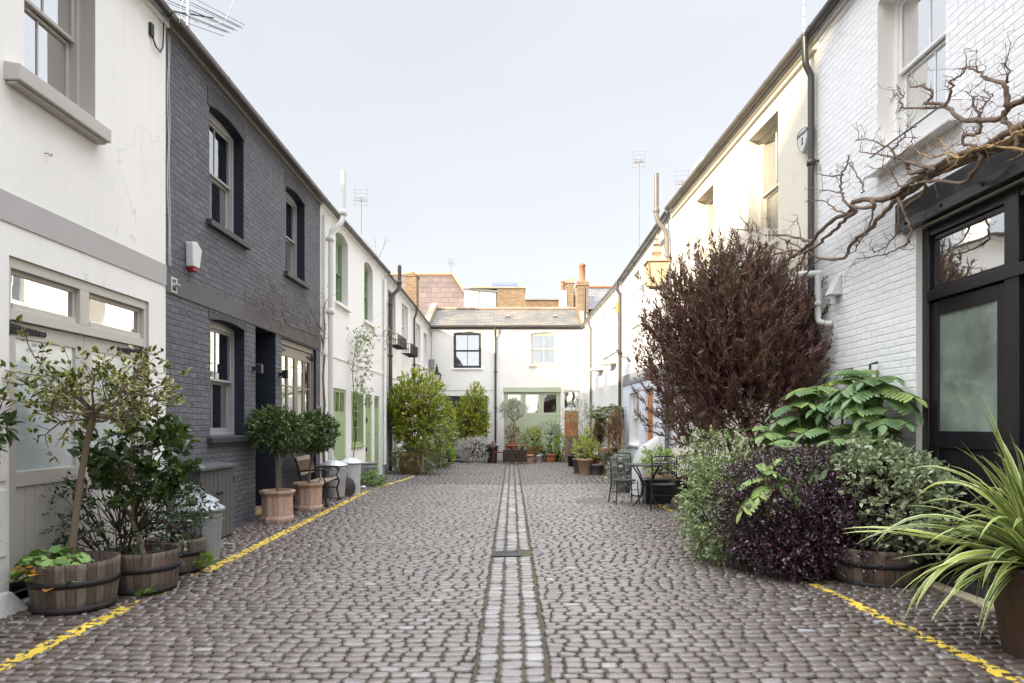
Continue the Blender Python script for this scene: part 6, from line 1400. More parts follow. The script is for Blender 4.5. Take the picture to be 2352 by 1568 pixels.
# olive tree
zz=potted('terracotta pot holding the olive tree on the dark trough','',.08,28.45,.17,.28,TERRA,z=.47)
def olive():
    r=rr(81); t=plant('olive_tree','silvery olive tree with a thin bent trunk before the sage doors',(.08,28.45,zz),'tree'); mb=MB(); mb.tube([(0,0,0),(.02,0,.3),(-.02,0,.65),(.03,0,.95)],[.035,.028,.026,.022],8)
    tips=[]; 
    for d,L in (((-.7,0,.6),.35),((.8,0,.5),.35),((0,.2,1),.4),((.3,-.5,.6),.3),((-.4,-.3,.8),.3)): branches(mb,r,(.0,0,.9),d,L,.016,3,tips,.5,.2,3,.72,(2,3),.15,5)
    mb.build('trunk',BARK,t); P=np.array([q[0] for q in tips if q[2]<2]); D=np.array([q[1] for q in tips if q[2]<2]); P2,D2=crown(r,(-.1,0,1.45),(.62,.5,.52),280,.3,.35); P=np.concatenate([P,P2]);D=np.concatenate([D,D2])
    B,dd,rn,_=sprigs(r,P,D,7,.06,.7,.14,.3); n=len(B); scatter('foliage',LF_OLIVE,t,B,dd,r.uniform(.05,.08,n),r.uniform(.014,.023,n),T_DIAM,.7,rn,r)
olive()
pot('terracotta_pot','terracotta pot with the russet shrub at the left end of the dark trough',-.15,28.5,.15,.11,.26,TERRA,z=.47)
shrub('russet_shrub','russet leaved shrub beside the olive trunk',(-.12,28.5,.65),(.02,28.5,1.1),(.3,.25,.38),LF_RED,130,9,.05,.03,82)
shrub('yellow_green_shrub','yellow green shrub in the orange trough right of the olive',(.9,28.5,.57),(.88,28.5,1.05),(.36,.3,.38),LF_YG,200,10,.055,.03,83,nst=9)
shrub('leafy_plant','low grey green leafy plant between the olive pot and the orange trough',(.42,28.4,.45),(.42,28.4,.75),(.24,.2,.24),LF_GPIT,90,9,.05,.025,84)
pot('terracotta_pot','terracotta pot raised on the small dark trough with the sprawling shrub',1.55,28.45,.14,.10,.26,TERRA,z=.42)
shrub('sprawling_shrub','open sprawling green shrub above the watering can',(1.55,28.45,.65),(1.5,28.4,1.25),(.48,.3,.42),LF_GPIT,120,8,.06,.035,85,nst=9,inner=.5)
shrub('feathery_shrub','feathery grey brown shrub by the right edge of the sage doors',(1.85,28.5,.4),(1.85,28.5,1.1),(.28,.25,.42),LF_OLIVE,130,9,.05,.014,86,tm=T_DIAM)
pot('terracotta_pot','wide low terracotta pot standing on the setts right of the watering can',1.58,27.9,.24,.18,.34,TERRA,mid=.21)
shrub('lime_leafed_plant','lime green leafy plant rising beside the wide low terracotta pot',(2.0,28.1,.0),(2.0,28.1,.55),(.28,.25,.5),LF_BOX,200,9,.06,.035,87,nst=8)
shrub('trailing_plant','small trailing green plant in the wide low terracotta pot',(1.6,27.9,.3),(1.62,27.9,.42),(.26,.2,.14),LF_GPIT,80,9,.045,.022,88)
pot('terracotta_pot','small ribbed terracotta pot left of the watering can',.74,27.8,.15,.12,.32,TERRAP,mid=.14)
shrub('pale_leafed_plant','bushy mixed green plant spilling behind the watering can',(1.1,28.1,.3),(1.1,28.15,.55),(.36,.2,.2),LF_GER,110,9,.05,.028,89)
t=thing('watering_can','dented galvanised watering can standing on the setts','watering can',(1.10,27.75,drop(1.1,27.75)))
mb=MB(); mb.lathe([(0,.01),(.13,0),(.135,.02),(.125,.27),(.135,.28),(.12,.29),(.05,.31)],(0,0,0),28); mb.build('body',GALV,t); MB().tube([(-.11,0,.06),(-.22,0,.18),(-.3,0,.34)],[.02,.016,.012],8).build('spout',GALV,t); MB().tube([(.12,0,.08),(.22,0,.14),(.2,0,.3),(.06,0,.36),(-.06,0,.30)],.010,6).build('handle',GALV,t)
# reed screen
t=thing('reed_screen','grey brown woven reed screen panel in front of the orange door','screen',(2.1,26.9,drop(2.5,26.9)),R(-4)); mb=MB(); r=rr(91)
for i in range(110): x=.95*i/110; h=1.08+r.uniform(-.03,.03); mb.box(x,x+.0075,-.006+r.uniform(-.003,.003),.006,0,h)
mb.build('reeds',REED,t); mb=MB(); [mb.tube([(0,-.012,z),(.95,-.012,z)],.004,4) for z in (.1,.3,.5,.7,.9,1.02)]; mb.build('wire',IRON,t)
# right side cluster
pot('black_pot','black plastic pot in front of the reed screen',2.22,25.0,.2,.16,.42,BLKPLAST)
shrub('dry_plant','thin dry brown plant in the black pot before the reed screen',(2.22,25.,.38),(2.18,25,.6),(.25,.2,.24),LF_DRY,60,7,.04,.014,92)
pot('black_pot','square black container with a flat rim behind the beige pot',2.6,24.0,.26,.20,.58,BLKPLAST,square=1)
pot('beige_pot','tall plain beige tapered pot with a yellow green shrub',2.24,20.95,.26,.17,.50,BEIGE)
pot('grey_pot','squat dull grey brown pot right of the beige pot',2.60,20.75,.18,.155,.34,GREYPOT)
pot('brown_pot','dark brown pot tucked behind the beige pot',2.10,21.5,.2,.15,.48,GREYPOT)
pot('tall_terracotta_pot','tall tapered square terracotta pot under the long leaved small tree',2.95,20.9,.36,.17,.80,TERRAP,square=1,rz=.2,rim=.02)
pot('blue_grey_pot','blue grey square footed pot beside the tall terracotta pot',2.98,20.1,.21,.15,.42,BLUEPOT,square=1)
pot('terracotta_pot','broad low terracotta pot behind the grey brown pot',2.55,21.7,.24,.19,.56,TERRA)
shrub('yellow_green_shrub','airy yellow green shrub filling the beige pot',(2.24,20.95,.46),(2.22,20.95,.78),(.42,.3,.30),LF_YG,200,10,.045,.026,93,nst=9)
shrub('yellow_green_shrub','upright yellow green shrub behind the beige pot',(2.55,21.7,.5),(2.5,21.7,1.0),(.30,.25,.38),LF_YG,170,10,.045,.026,94,nst=9)
bare_twigs('dried_plant','bunch of dry bent stems in the squat grey pot',(2.60,20.75,.3),5,.2,95,BARKP,.005,up=.3,depth=1,cat='plant')
def rhodo():
    r=rr(96); t=plant('long_leaved_tree','small tree with drooping whorls of long leaves in the tall terracotta pot',(2.95,20.9,.76),'tree'); mb=MB(); tips=[]
    mb.tube([(0,0,0),(.02,0,.35),(0,0,.7)],[.04,.03,.028],8)
    for i in range(8): a=i*.785; branches(mb,r,(0,0,.62),(math.cos(a)*.8,math.sin(a)*.6,.8),.42,.02,1,tips,.4,.15,3,.7,(2,3),.1,6)
    mb.build('trunk',BARKP,t); P=[];D=[]
    for p,d,dep in tips:
        for k in range(20): a=k*2.4; P.append(p); D.append((math.cos(a)+r.normal(0,.15),math.sin(a)+r.normal(0,.15),r.uniform(-.65,.25)))
    n=len(P); scatter('foliage',LF_RHOD,t,np.array(P),np.array(D),r.uniform(.14,.24,n),r.uniform(.035,.05,n),T_OV,.3,None,r)
rhodo()
def olive2():
    r=rr(97); t=plant('olive_tree','loose silvery olive tree standing behind the reed screen corner',(2.6,24.0,.5),'tree'); mb=MB(); tips=[]
    for i in range(7): branches(mb,r,(r.normal(0,.05),r.normal(0,.05),0),(r.normal(-.1,.25),r.normal(0,.2),1.),.7,.013,2,tips,.4,.3,4,.7,(2,3),.1,5)
    mb.build('trunk',BARK,t); P=np.array([q[0] for q in tips]); D=np.array([q[1] for q in tips]); P2,D2=crown(r,(-.18,0,1.15),(.62,.4,.78),230,.3,.35); P=np.concatenate([P,P2]);D=np.concatenate([D,D2])
    B,dd,rn,_=sprigs(r,P,D,7,.06,.7,.15,.3); n=len(B); scatter('foliage',LF_OLIVE,t,B,dd,r.uniform(.05,.08,n),r.uniform(.014,.023,n),T_DIAM,.7,rn,r)
olive2()
shrub('dry_conifer','upright rusty brown dead conifer left of the long leaved tree',(2.75,21.4,.3),(2.75,21.4,1.2),(.22,.2,.62),LF_RED,420,14,.06,.011,98,tl=.14,up=1.2,spread=.5,inner=.1,tm=T_DIAM,nst=10)
shrub('dry_conifer','upright rusty brown dead conifer right of the long leaved tree',(3.1,20.3,.3),(3.05,20.3,1.25),(.22,.2,.65),LF_DRY,420,14,.06,.011,99,tl=.14,up=1.2,spread=.5,inner=.1,tm=T_DIAM,nst=10)
bare_twigs('bare_tree','pale leafless small tree in front of the tall terracotta pot',(3.05,19.6,.3),4,.5,100,BARKP,.012,up=.8,depth=3,spread=.6,cat='tree')
pot('dark_pot','dark round pot under the pale leafless tree',3.05,19.6,.22,.18,.36,GREYPOT)
shrub('dark_leafy_plant','low dark leafy plant above the blue grey pot',(2.98,20.1,.38),(2.95,20.1,.52),(.34,.25,.14),LF_HOLLY,110,8,.05,.028,101)
shrub('silver_shrub','rounded silver grey shrub left of the black garden table',(2.55,15.6,.08),(2.52,15.45,.44),(.34,.32,.38),LF_SILV,700,14,.05,.014,102,tl=.12,up=.5,inner=.4,amp=.2,spread=.6,tm=T_DIAM,nst=12,srad=.003)
pot('grey_pot','low grey pot under the silver grey shrub',2.72,15.3,.2,.17,.22,GREYPOT)
# ----- black iron set
def iron_table():
    x,y=2.52,12.75; t=thing('garden_table','round black iron garden table with curved splayed legs','table',(x,y,drop(x,y))); mb=MB(); mb.lathe([(0,.755),(.37,.755),(.385,.76),(.385,.775),(.37,.782),(0,.782)],(0,0,0),40); mb.build('tabletop',IRON,t)
    for k in range(4):
        a=k*math.pi/2+.5; c,s=math.cos(a),math.sin(a); MB().tube([(c*.33,s*.33,.755),(c*.20,s*.20,.6),(c*.10,s*.10,.40),(c*.14,s*.14,.2),(c*.34,s*.34,.0)],.014,7).build('leg',IRON,t)
    mb=MB(); mb.tube([(.11*math.cos(i*math.pi/8),.11*math.sin(i*math.pi/8),.40) for i in range(17)],.008,5); mb.build('ring',IRON,t)
iron_table()
MOS=M_brick('mosaic_disc',(.55,.50,.42),(.35,.30,.25),(.12,.1,.09),bump=.3,w=.02,h=.02,ms=.003)
def iron_chair(label,x,y,rz):
    t=thing('iron_chair',label,'chair',(x,y,drop(x,y)),rz,'black iron garden chairs')
    for s in (-1,1):
        MB().tube([(s*.2,-.19,.45),(s*.21,-.2,.25),(s*.23,-.24,.0)],.011,7).build('leg',IRON,t)
        MB().tube([(s*.24,.27,0),(s*.21,.2,.3),(s*.20,.19,.45),(s*.205,.23,.7),(s*.215,.28,.95)],.012,7).build('rear_leg',IRON,t)
    mb=MB(); mb.lathe([(0,.445),(.2,.44),(.225,.45),(.225,.462),(.2,.468),(0,.46)],(0,0,0),28); mb.build('seat',IRON,t)
    mb=MB(); mb.tube([(.21*math.cos(i*math.pi/10),.21*math.sin(i*math.pi/10),.40) for i in range(21)],.007,5); mb.tube([(-.205,-.2,.28),(.205,-.2,.28)],.007,5); mb.tube([(-.21,.205,.28),(.21,.205,.28)],.007,5); mb.build('seat_ring',IRON,t)
    mb=MB(); f=lambda z:.19+(z-.45)*.18; T=lambda pts,r: mb.tube([(a,f(b),b) for a,b in pts],r,5)
    T([(-.215,.95),(-.1,.965),(0,.97),(.1,.965),(.215,.95)],.012); T([(-.205,.56),(.205,.56)],.007); T([(-.21,.84),(.21,.84)],.007); T([(-.205,.68),(.205,.68)],.007)
    for s in (-1,1): T([(s*.205,.90),(s*.07,.78)],.005);T([(s*.205,.78),(s*.07,.90)],.005);T([(s*.205,.74),(s*.07,.62)],.005);T([(s*.205,.62),(s*.07,.74)],.005)
    for zc in (.83,.69): mb.tube([(.075*math.cos(i*math.pi/10),f(zc+.075*math.sin(i*math.pi/10)),zc+.075*math.sin(i*math.pi/10)) for i in range(21)],.008,5)
    mb.build('backrest',IRON,t)
    mb=MB(); 
    for zc in (.83,.69): 
        mb.lathe([(0,-.004),(.048,-.004),(.048,.004),(0,.004)],(0,0,0),20)
        k=len(mb.v)-80
        for i in range(k,len(mb.v)): xx,yy,zz=mb.v[i]; mb.v[i]=(xx,f(zc+yy)+zz,zc+yy)
    mb.build('medallion',MOS,t)
iron_chair('black iron chair with round medallions behind the garden table, facing the camera',2.18,13.25,R(8))
iron_chair('black iron chair in front of the garden table with its back to the camera',2.70,12.15,R(170))
t=thing('covered_barbecue','tall barbecue under a draped pale grey cover behind the garden table','covered barbecue',(2.86,14.6,0),.3); mb=MB(); n=40; vs=[];fs=[]; r=rr(110); lev=[(0.02,1.,1.),(.25,.98,.97),(.5,.95,.92),(.75,.9,.82),(.93,.84,.68),(1.02,.78,.5),(1.08,.7,.28),(1.10,.62,.08)]
for j,(z,sx,sy) in enumerate(lev):
    for i in range(n):
        a=2*math.pi*i/n; k=(abs(math.cos(a))**8+abs(math.sin(a))**8)**-.125; k*=1+.035*math.sin(a*7+j*.8)+.03*math.sin(a*15-j*1.3); x_=.30*k*math.cos(a)*sx+.06*z; vs.append((x_,.24*sy*k*math.sin(a),z+.55*x_*z+.015*math.sin(a*5)))
for j in range(len(lev)-1):
    for i in range(n): fs.append((j*n+i,j*n+(i+1)%n,(j+1)*n+(i+1)%n,(j+1)*n+i))
fs.append(tuple(range((len(lev)-1)*n,len(lev)*n))); mb.add(vs,fs,0,True); mb.build('cover',COVER,t)
pot('terracotta_pot','pale orange terracotta pot behind the iron chairs',3.02,13.9,.26,.2,.5,TERRAP)
shrub('lime_leafed_plant','lime green plant in the pale orange pot behind the iron chairs',(3.02,13.9,.45),(3.0,13.9,.75),(.32,.26,.28),LF_BOX,150,9,.05,.03,111)
t=thing('black_planter','long low black box planter beyond the iron table','planter',(3.1,13.2,drop(3.1,13.2)-.005),0); mb=MB(); mb.box(-.55,.55,-.2,.2,0,.42); mb.box(-.58,.58,-.23,.23,.42,.46); mb.build('box',BLKPLAST,t,bevel=.01); MB().box(-.5,.5,-.17,.17,.461,.468).build('soil',SOIL,t)
shrub('purple_shrub','dark purple shrub above the long black planter',(3.2,13.2,.44),(3.35,12.9,.6),(.40,.28,.28),LF_PURP,160,9,.04,.02,112)
t=MB(); t.lathe([(0,0),(.09,.0),(.11,.05),(.10,.13),(.07,.19),(.0,.21)],(0,0,0),14); o=t.build('garden_stone',ROCK,loc=(2.98,12.35,-.01)); o.scale=(1,.7,1); tag(o,'pale rounded stone on the setts beside the front iron chair','stone')
# ----- dodonaea
def dodo():
    r=rr(120); base=(3.25,8.9,0); t=plant('dark_purple_bush','huge dark bronze purple bush with upright narrow leaves on the right',base,'bush'); mb=MB(); C=np.array([2.97-base[0],9.1-base[1],2.30])
    mb.tube([(0,0,0),(-.02,-.02,.6),(-.08,-.05,1.1),(-.22,-.02,1.6)],[.06,.055,.05,.045],9)
    mb.tube([(0,0,.1),(.15,.0,.7),(.28,.05,1.3)],[.05,.04,.03],8); mb.tube([(0,0,.3),(-.3,.1,1.),(-.5,.1,1.5)],[.04,.03,.025],8)
    d=unit(r,3000); d=d[d[:,2]>-.9]; rad=np.array([1.14,.85,1.50]); L=lumpy(r,d,12,.22); q=(.15+.85*r.random(len(d))**.62); ex=r.random(len(d))<.10; q=np.where(ex,r.uniform(1.,1.2,len(d)),q); P=C+d*rad*(L*q)[:,None]
    P[:,0]=np.minimum(P[:,0],.66); 
    # thinner skirt low on the right so that the wall glints through
    keep=(P[:,2]>.85)&~((P[:,2]<1.7)&(P[:,0]>-.1)&(r.random(len(P))<.6))&~((P[:,2]<1.9)&(r.random(len(P))<.25)); P=P[keep]; d=d[keep]; q=q[keep]
    out=(P-C)/rad; out/=np.linalg.norm(out,axis=1,keepdims=True)
    D=out*.75+np.array([0,0,.85]); 
    roots=[np.array(x) for x in ((-.22,-.02,1.6),(.28,.05,1.3),(-.5,.1,1.5),(-.1,0,2.0),(.1,0,1.7))]
    fk=[C+(P[r.integers(len(P))]-C)*.5 for _ in range(46)]
    for f in fk: r0=min(roots,key=lambda x:np.linalg.norm(x-f)); mb.tube([tuple(r0),tuple((r0+f)/2+r.normal(0,.04,3)),tuple(f)],[.015,.010,.007],5)
    for p in P[::3]: f=min(fk,key=lambda x:np.linalg.norm(x-p)); mb.tube([tuple(f),tuple((f+p)/2+r.normal(0,.03,3)),tuple(p)],[.005,.0035,.002],4)
    mb.build('branches',BARKD,t)
    B,dd,rn,tw=sprigs(r,P,D,21,.1,.45,.33,.5,1.0); n=len(B)
    rn=np.clip(rn*.75+np.where(B[:,2]<1.7,.25,0)*r.random(n),0,1); scatter('foliage',LF_DODO,t,B,dd,r.uniform(.065,.14,n),r.uniform(.012,.020,n),T_DIAM,.8,rn,r)
dodo()
# ----- honey bush (pinnate toothed leaves)
def pinnate(V,Fq,rn,ed,r,p,d,up,L,npair=6,wl=.5,q=.5,sag=.9,st=None):
    p=Vector(p); d=Vector(d).normalized(); side=d.cross(Vector((0,0,1))).normalized(); k0=len(V); path=[p.copy()]; dirs=[d.copy()]
    seg=npair+1
    for i in range(seg): d=(d+Vector((0,0,-.16*sag))).normalized(); p=p+d*L/seg; path.append(p.copy()); dirs.append(d.copy())
    if st is not None: st.tube([tuple(x) for x in path],[.008]*2+[.005]*(len(path)-2),5)
    def leaflet(b,ax,w_ax,nrm,l,w,qq):
        m=6; i0=len(V)
        for k in range(m+1):
            s=k/m; ww=w*math.sin(math.pi*min(.97,(.10+.88*s)))**.8*(1. if k<m else .1); z=nrm*(-.10*l*s*s); c=b+ax*l*s+z
            V.extend([c-w_ax*ww*.5+nrm*ww*.14,c,c+w_ax*ww*.5+nrm*ww*.14]); ed.extend([1,0,1]); rn.extend([qq]*3)
            if k<m:  # tooth
                s2=(k+.75)/m; w2=w*math.sin(math.pi*min(.97,(.10+.88*s2)))**.8*1.32; c2=b+ax*l*s2-nrm*.10*l*s2*s2; V.extend([c2-w_ax*w2*.5+ax*l*.05+nrm*w2*.14,c2+w_ax*w2*.5+ax*l*.05+nrm*w2*.14]); ed.extend([1,1]); rn.extend([qq]*2)
        for k in range(m):
            a=i0+k*5; n_=a+5; Fq.append((a,a+1,n_+1,n_)); Fq.append((a+1,a+2,n_+2,n_+1))
            Fq.append((a,n_,a+3,a)) if 0 else None
            TRI.append((a,n_,a+3)); TRI.append((a+2,a+4,n_+2))
    for i in range(1,len(path)-0):
        b=path[i]; dd=dirs[min(i,len(dirs)-1)]; nrm=side.cross(dd).normalized(); 
        if nrm.z<0: nrm=-nrm
        sc=math.sin(math.pi*(.25+.6*i/len(path)))
        if i<len(path)-1:
            for s in (-1,1):
                ax=(side*s*1.0+dd*.45-nrm*.30).normalized(); wa=ax.cross(nrm).normalized(); leaflet(b,ax,wa,nrm,L*.44*sc,L*.155*sc,min(1,max(0,q+r.normal(0,.12))))
        else: leaflet(b,dd,side,nrm,L*.36,L*.15,q)
TRI=[]
def honey():
    global TRI
    r=rr(130); base=(3.55,7.5,0.); t=plant('honey_bush','honey bush with big serrated blue green feather leaves before the white brick wall',base,'shrub'); V=[];Fq=[];rn=[];ed=[]; TRI=[]; mb=MB()
    spots=[(1830,930,7.9),(1880,885,7.8),(1935,905,7.7),(1905,985,7.5),(1975,885,7.3),(2050,850,7.1),(2075,900,7.0),(2060,960,6.9),(1985,1010,7.0),(1850,1020,7.3),(1800,985,7.9),(2095,1000,6.75),(1930,1050,7.0),(2020,1050,6.8)]
    for (px,py,Y) in spots:
        x,y,z=at(px,py,Y); x=min(x,3.80); p=np.array((x,y,z))-np.array(base); foot=np.array([p[0]*.4+r.normal(0,.05),p[1]*.4,0.05]); mb.tube([tuple(foot),tuple((foot+p)/2+np.array([0,0,-.1])),tuple(p)],[.018,.016,.012],7)
        for k in range(r.integers(7,10)):
            a=k*2.4+r.uniform(0,1); el=r.uniform(.1,.95); d=(math.cos(a)*math.cos(el),math.sin(a)*math.cos(el),math.sin(el))
            if x+d[0]*.35>3.93: d=(-abs(d[0]),d[1],d[2])
            pinnate(V,Fq,rn,ed,r,p-np.array([0,0,r.uniform(0,.18)]),d,None,r.uniform(.32,.46),8,q=r.uniform(.15,.9),st=mb)
    _leafmesh(V,Fq,rn,ed,t); mb.build('stems',STEMG,t)
    base=(2.5,6.75,0.); t=plant('honey_bush','single low honey bush shoot hanging over the dark purple shrub',base,'shrub'); V=[];Fq=[];rn=[];ed=[]; TRI=[]; mb=MB()
    mb.tube([(.3,.4,.2),(.12,.05,.45),(.03,0,.62),(.03,0,.80),(.02,0,1.02)],[.016,.018,.02,.018,.012],8)
    for (z,a,el,L) in ((.95,2.9,.5,.30),(.98,.3,.5,.34),(.92,-.6,.25,.40),(.85,3.4,.1,.36),(1.02,1.5,1.1,.2),(1.0,-1.6,.9,.2),(.75,.1,.0,.2),(1.03,0,1.3,.18),(.9,-2.3,.3,.25)):
        pinnate(V,Fq,rn,ed,r,(.02,0,z),(math.cos(a)*math.cos(el),math.sin(a)*math.cos(el),math.sin(el)),None,L,6,q=r.uniform(.5,.9),st=mb,sag=1.3)
    _leafmesh(V,Fq,rn,ed,t); mb.build('stems',STEMG,t)
def _leafmesh(V,Fq,rn,ed,t):
    me=bpy.data.meshes.new('foliage'); me.from_pydata([tuple(v) for v in V],[],[tuple(f) for f in Fq]+list(TRI)); 
    for nm,arr in (('rnd',rn),('edge',ed)): me.attributes.new(nm,'FLOAT','POINT').data.foreach_set('value',np.array(arr,dtype=np.float32))
    me.materials.append(LF_MEL); me.polygons.foreach_set('use_smooth',[True]*len(me.polygons)); o=bpy.data.objects.new('foliage',me); link(o); o.parent=t
honey()
# ----- mounded shrubs
barrel('dark half barrel under the cream edged shrub by the black doors',3.50,6.62,.43,.37,.36)
shrub('green_shrub','small leaved grey green shrub spilling to the setts left of the purple mound',(2.5,7.7,.0),(2.40,7.62,.50),(.38,.5,.56),LF_GPIT,1050,11,.042,.022,141,tl=.10,up=.1,inner=.55,amp=.22,nst=12,srad=.004,zmin=.03)
shrub('green_shrub','upper grey green leafy shoots between the bronze bush and the purple mound',(2.55,8.2,.3),(2.5,8.05,.95),(.36,.4,.34),LF_GPIT,420,10,.045,.022,142,tl=.12,up=.3,inner=.4,nst=9)
shrub('purple_shrub','broad glossy blackish purple mound of small leaves at the right',(3.1,7.2,.0),(3.05,6.98,.60),(.80,.58,.58),LF_PURP,2500,11,.038,.018,143,tl=.13,up=.2,inner=.6,amp=.34,nst=14,srad=.004,zmin=.06)
shrub('purple_shrub','right hand lobe of the purple mound against the cream edged shrub',(3.3,6.9,.0),(3.36,6.62,.58),(.52,.34,.48),LF_PURP,1100,11,.036,.018,147,tl=.09,up=.2,inner=.55,nst=8,srad=.004,zmin=.15)
shrub('purple_shrub','low front lobe of purple leaves hanging to the setts beside the barrel',(2.85,6.75,.0),(2.78,6.7,.34),(.34,.3,.28),LF_PURP,620,11,.036,.018,144,tl=.09,up=.0,inner=.5,nst=8,srad=.004,zmin=.06)
shrub('variegated_shrub','cream edged grey green shrub filling the dark barrel by the black doors',(3.45,6.6,.3),(3.66,6.45,.78),(.36,.42,.50),LF_VPIT,620,9,.062,.034,145,tl=.16,up=.1,inner=.5,amp=.4,nst=14,zmin=.2)
shrub('variegated_shrub','cream edged shoots standing above the purple mound',(3.4,7.0,.4),(3.55,6.75,1.12),(.36,.34,.20),LF_VPIT,220,9,.060,.034,146,tl=.12,up=.4,inner=.4,nst=8)
# ----- striped strap plant, near right
t=thing('tall_dark_planter','tall tapered dark brown planter at the right edge','plant pot',(3.42,4.45,-.03),0,'plant pots'); mb=MB(); mb.lathe([(0,.01),(.17,0),(.18,.02),(.27,.58),(.29,.6),(.28,.62),(.25,.6),(.24,.55)],(0,0,0),36); mb.build('body',M_wood('dark_brown_pot',(.05,.03,.022),(.11,.065,.045),.6),t); MB().lathe([(.25,.56),(.1,.58),(0,.58)],(0,0,0),20).build('soil',SOIL,t)
spiky('striped_strap_plant','big cream striped strap leaved plant arching from the right edge planter',(3.44,4.45,.56),230,1.08,.046,LF_PHOR,151,1.0,1.,'plant',stem=.05,tilt=(-.08,.05),lmin=.5,seg=12)
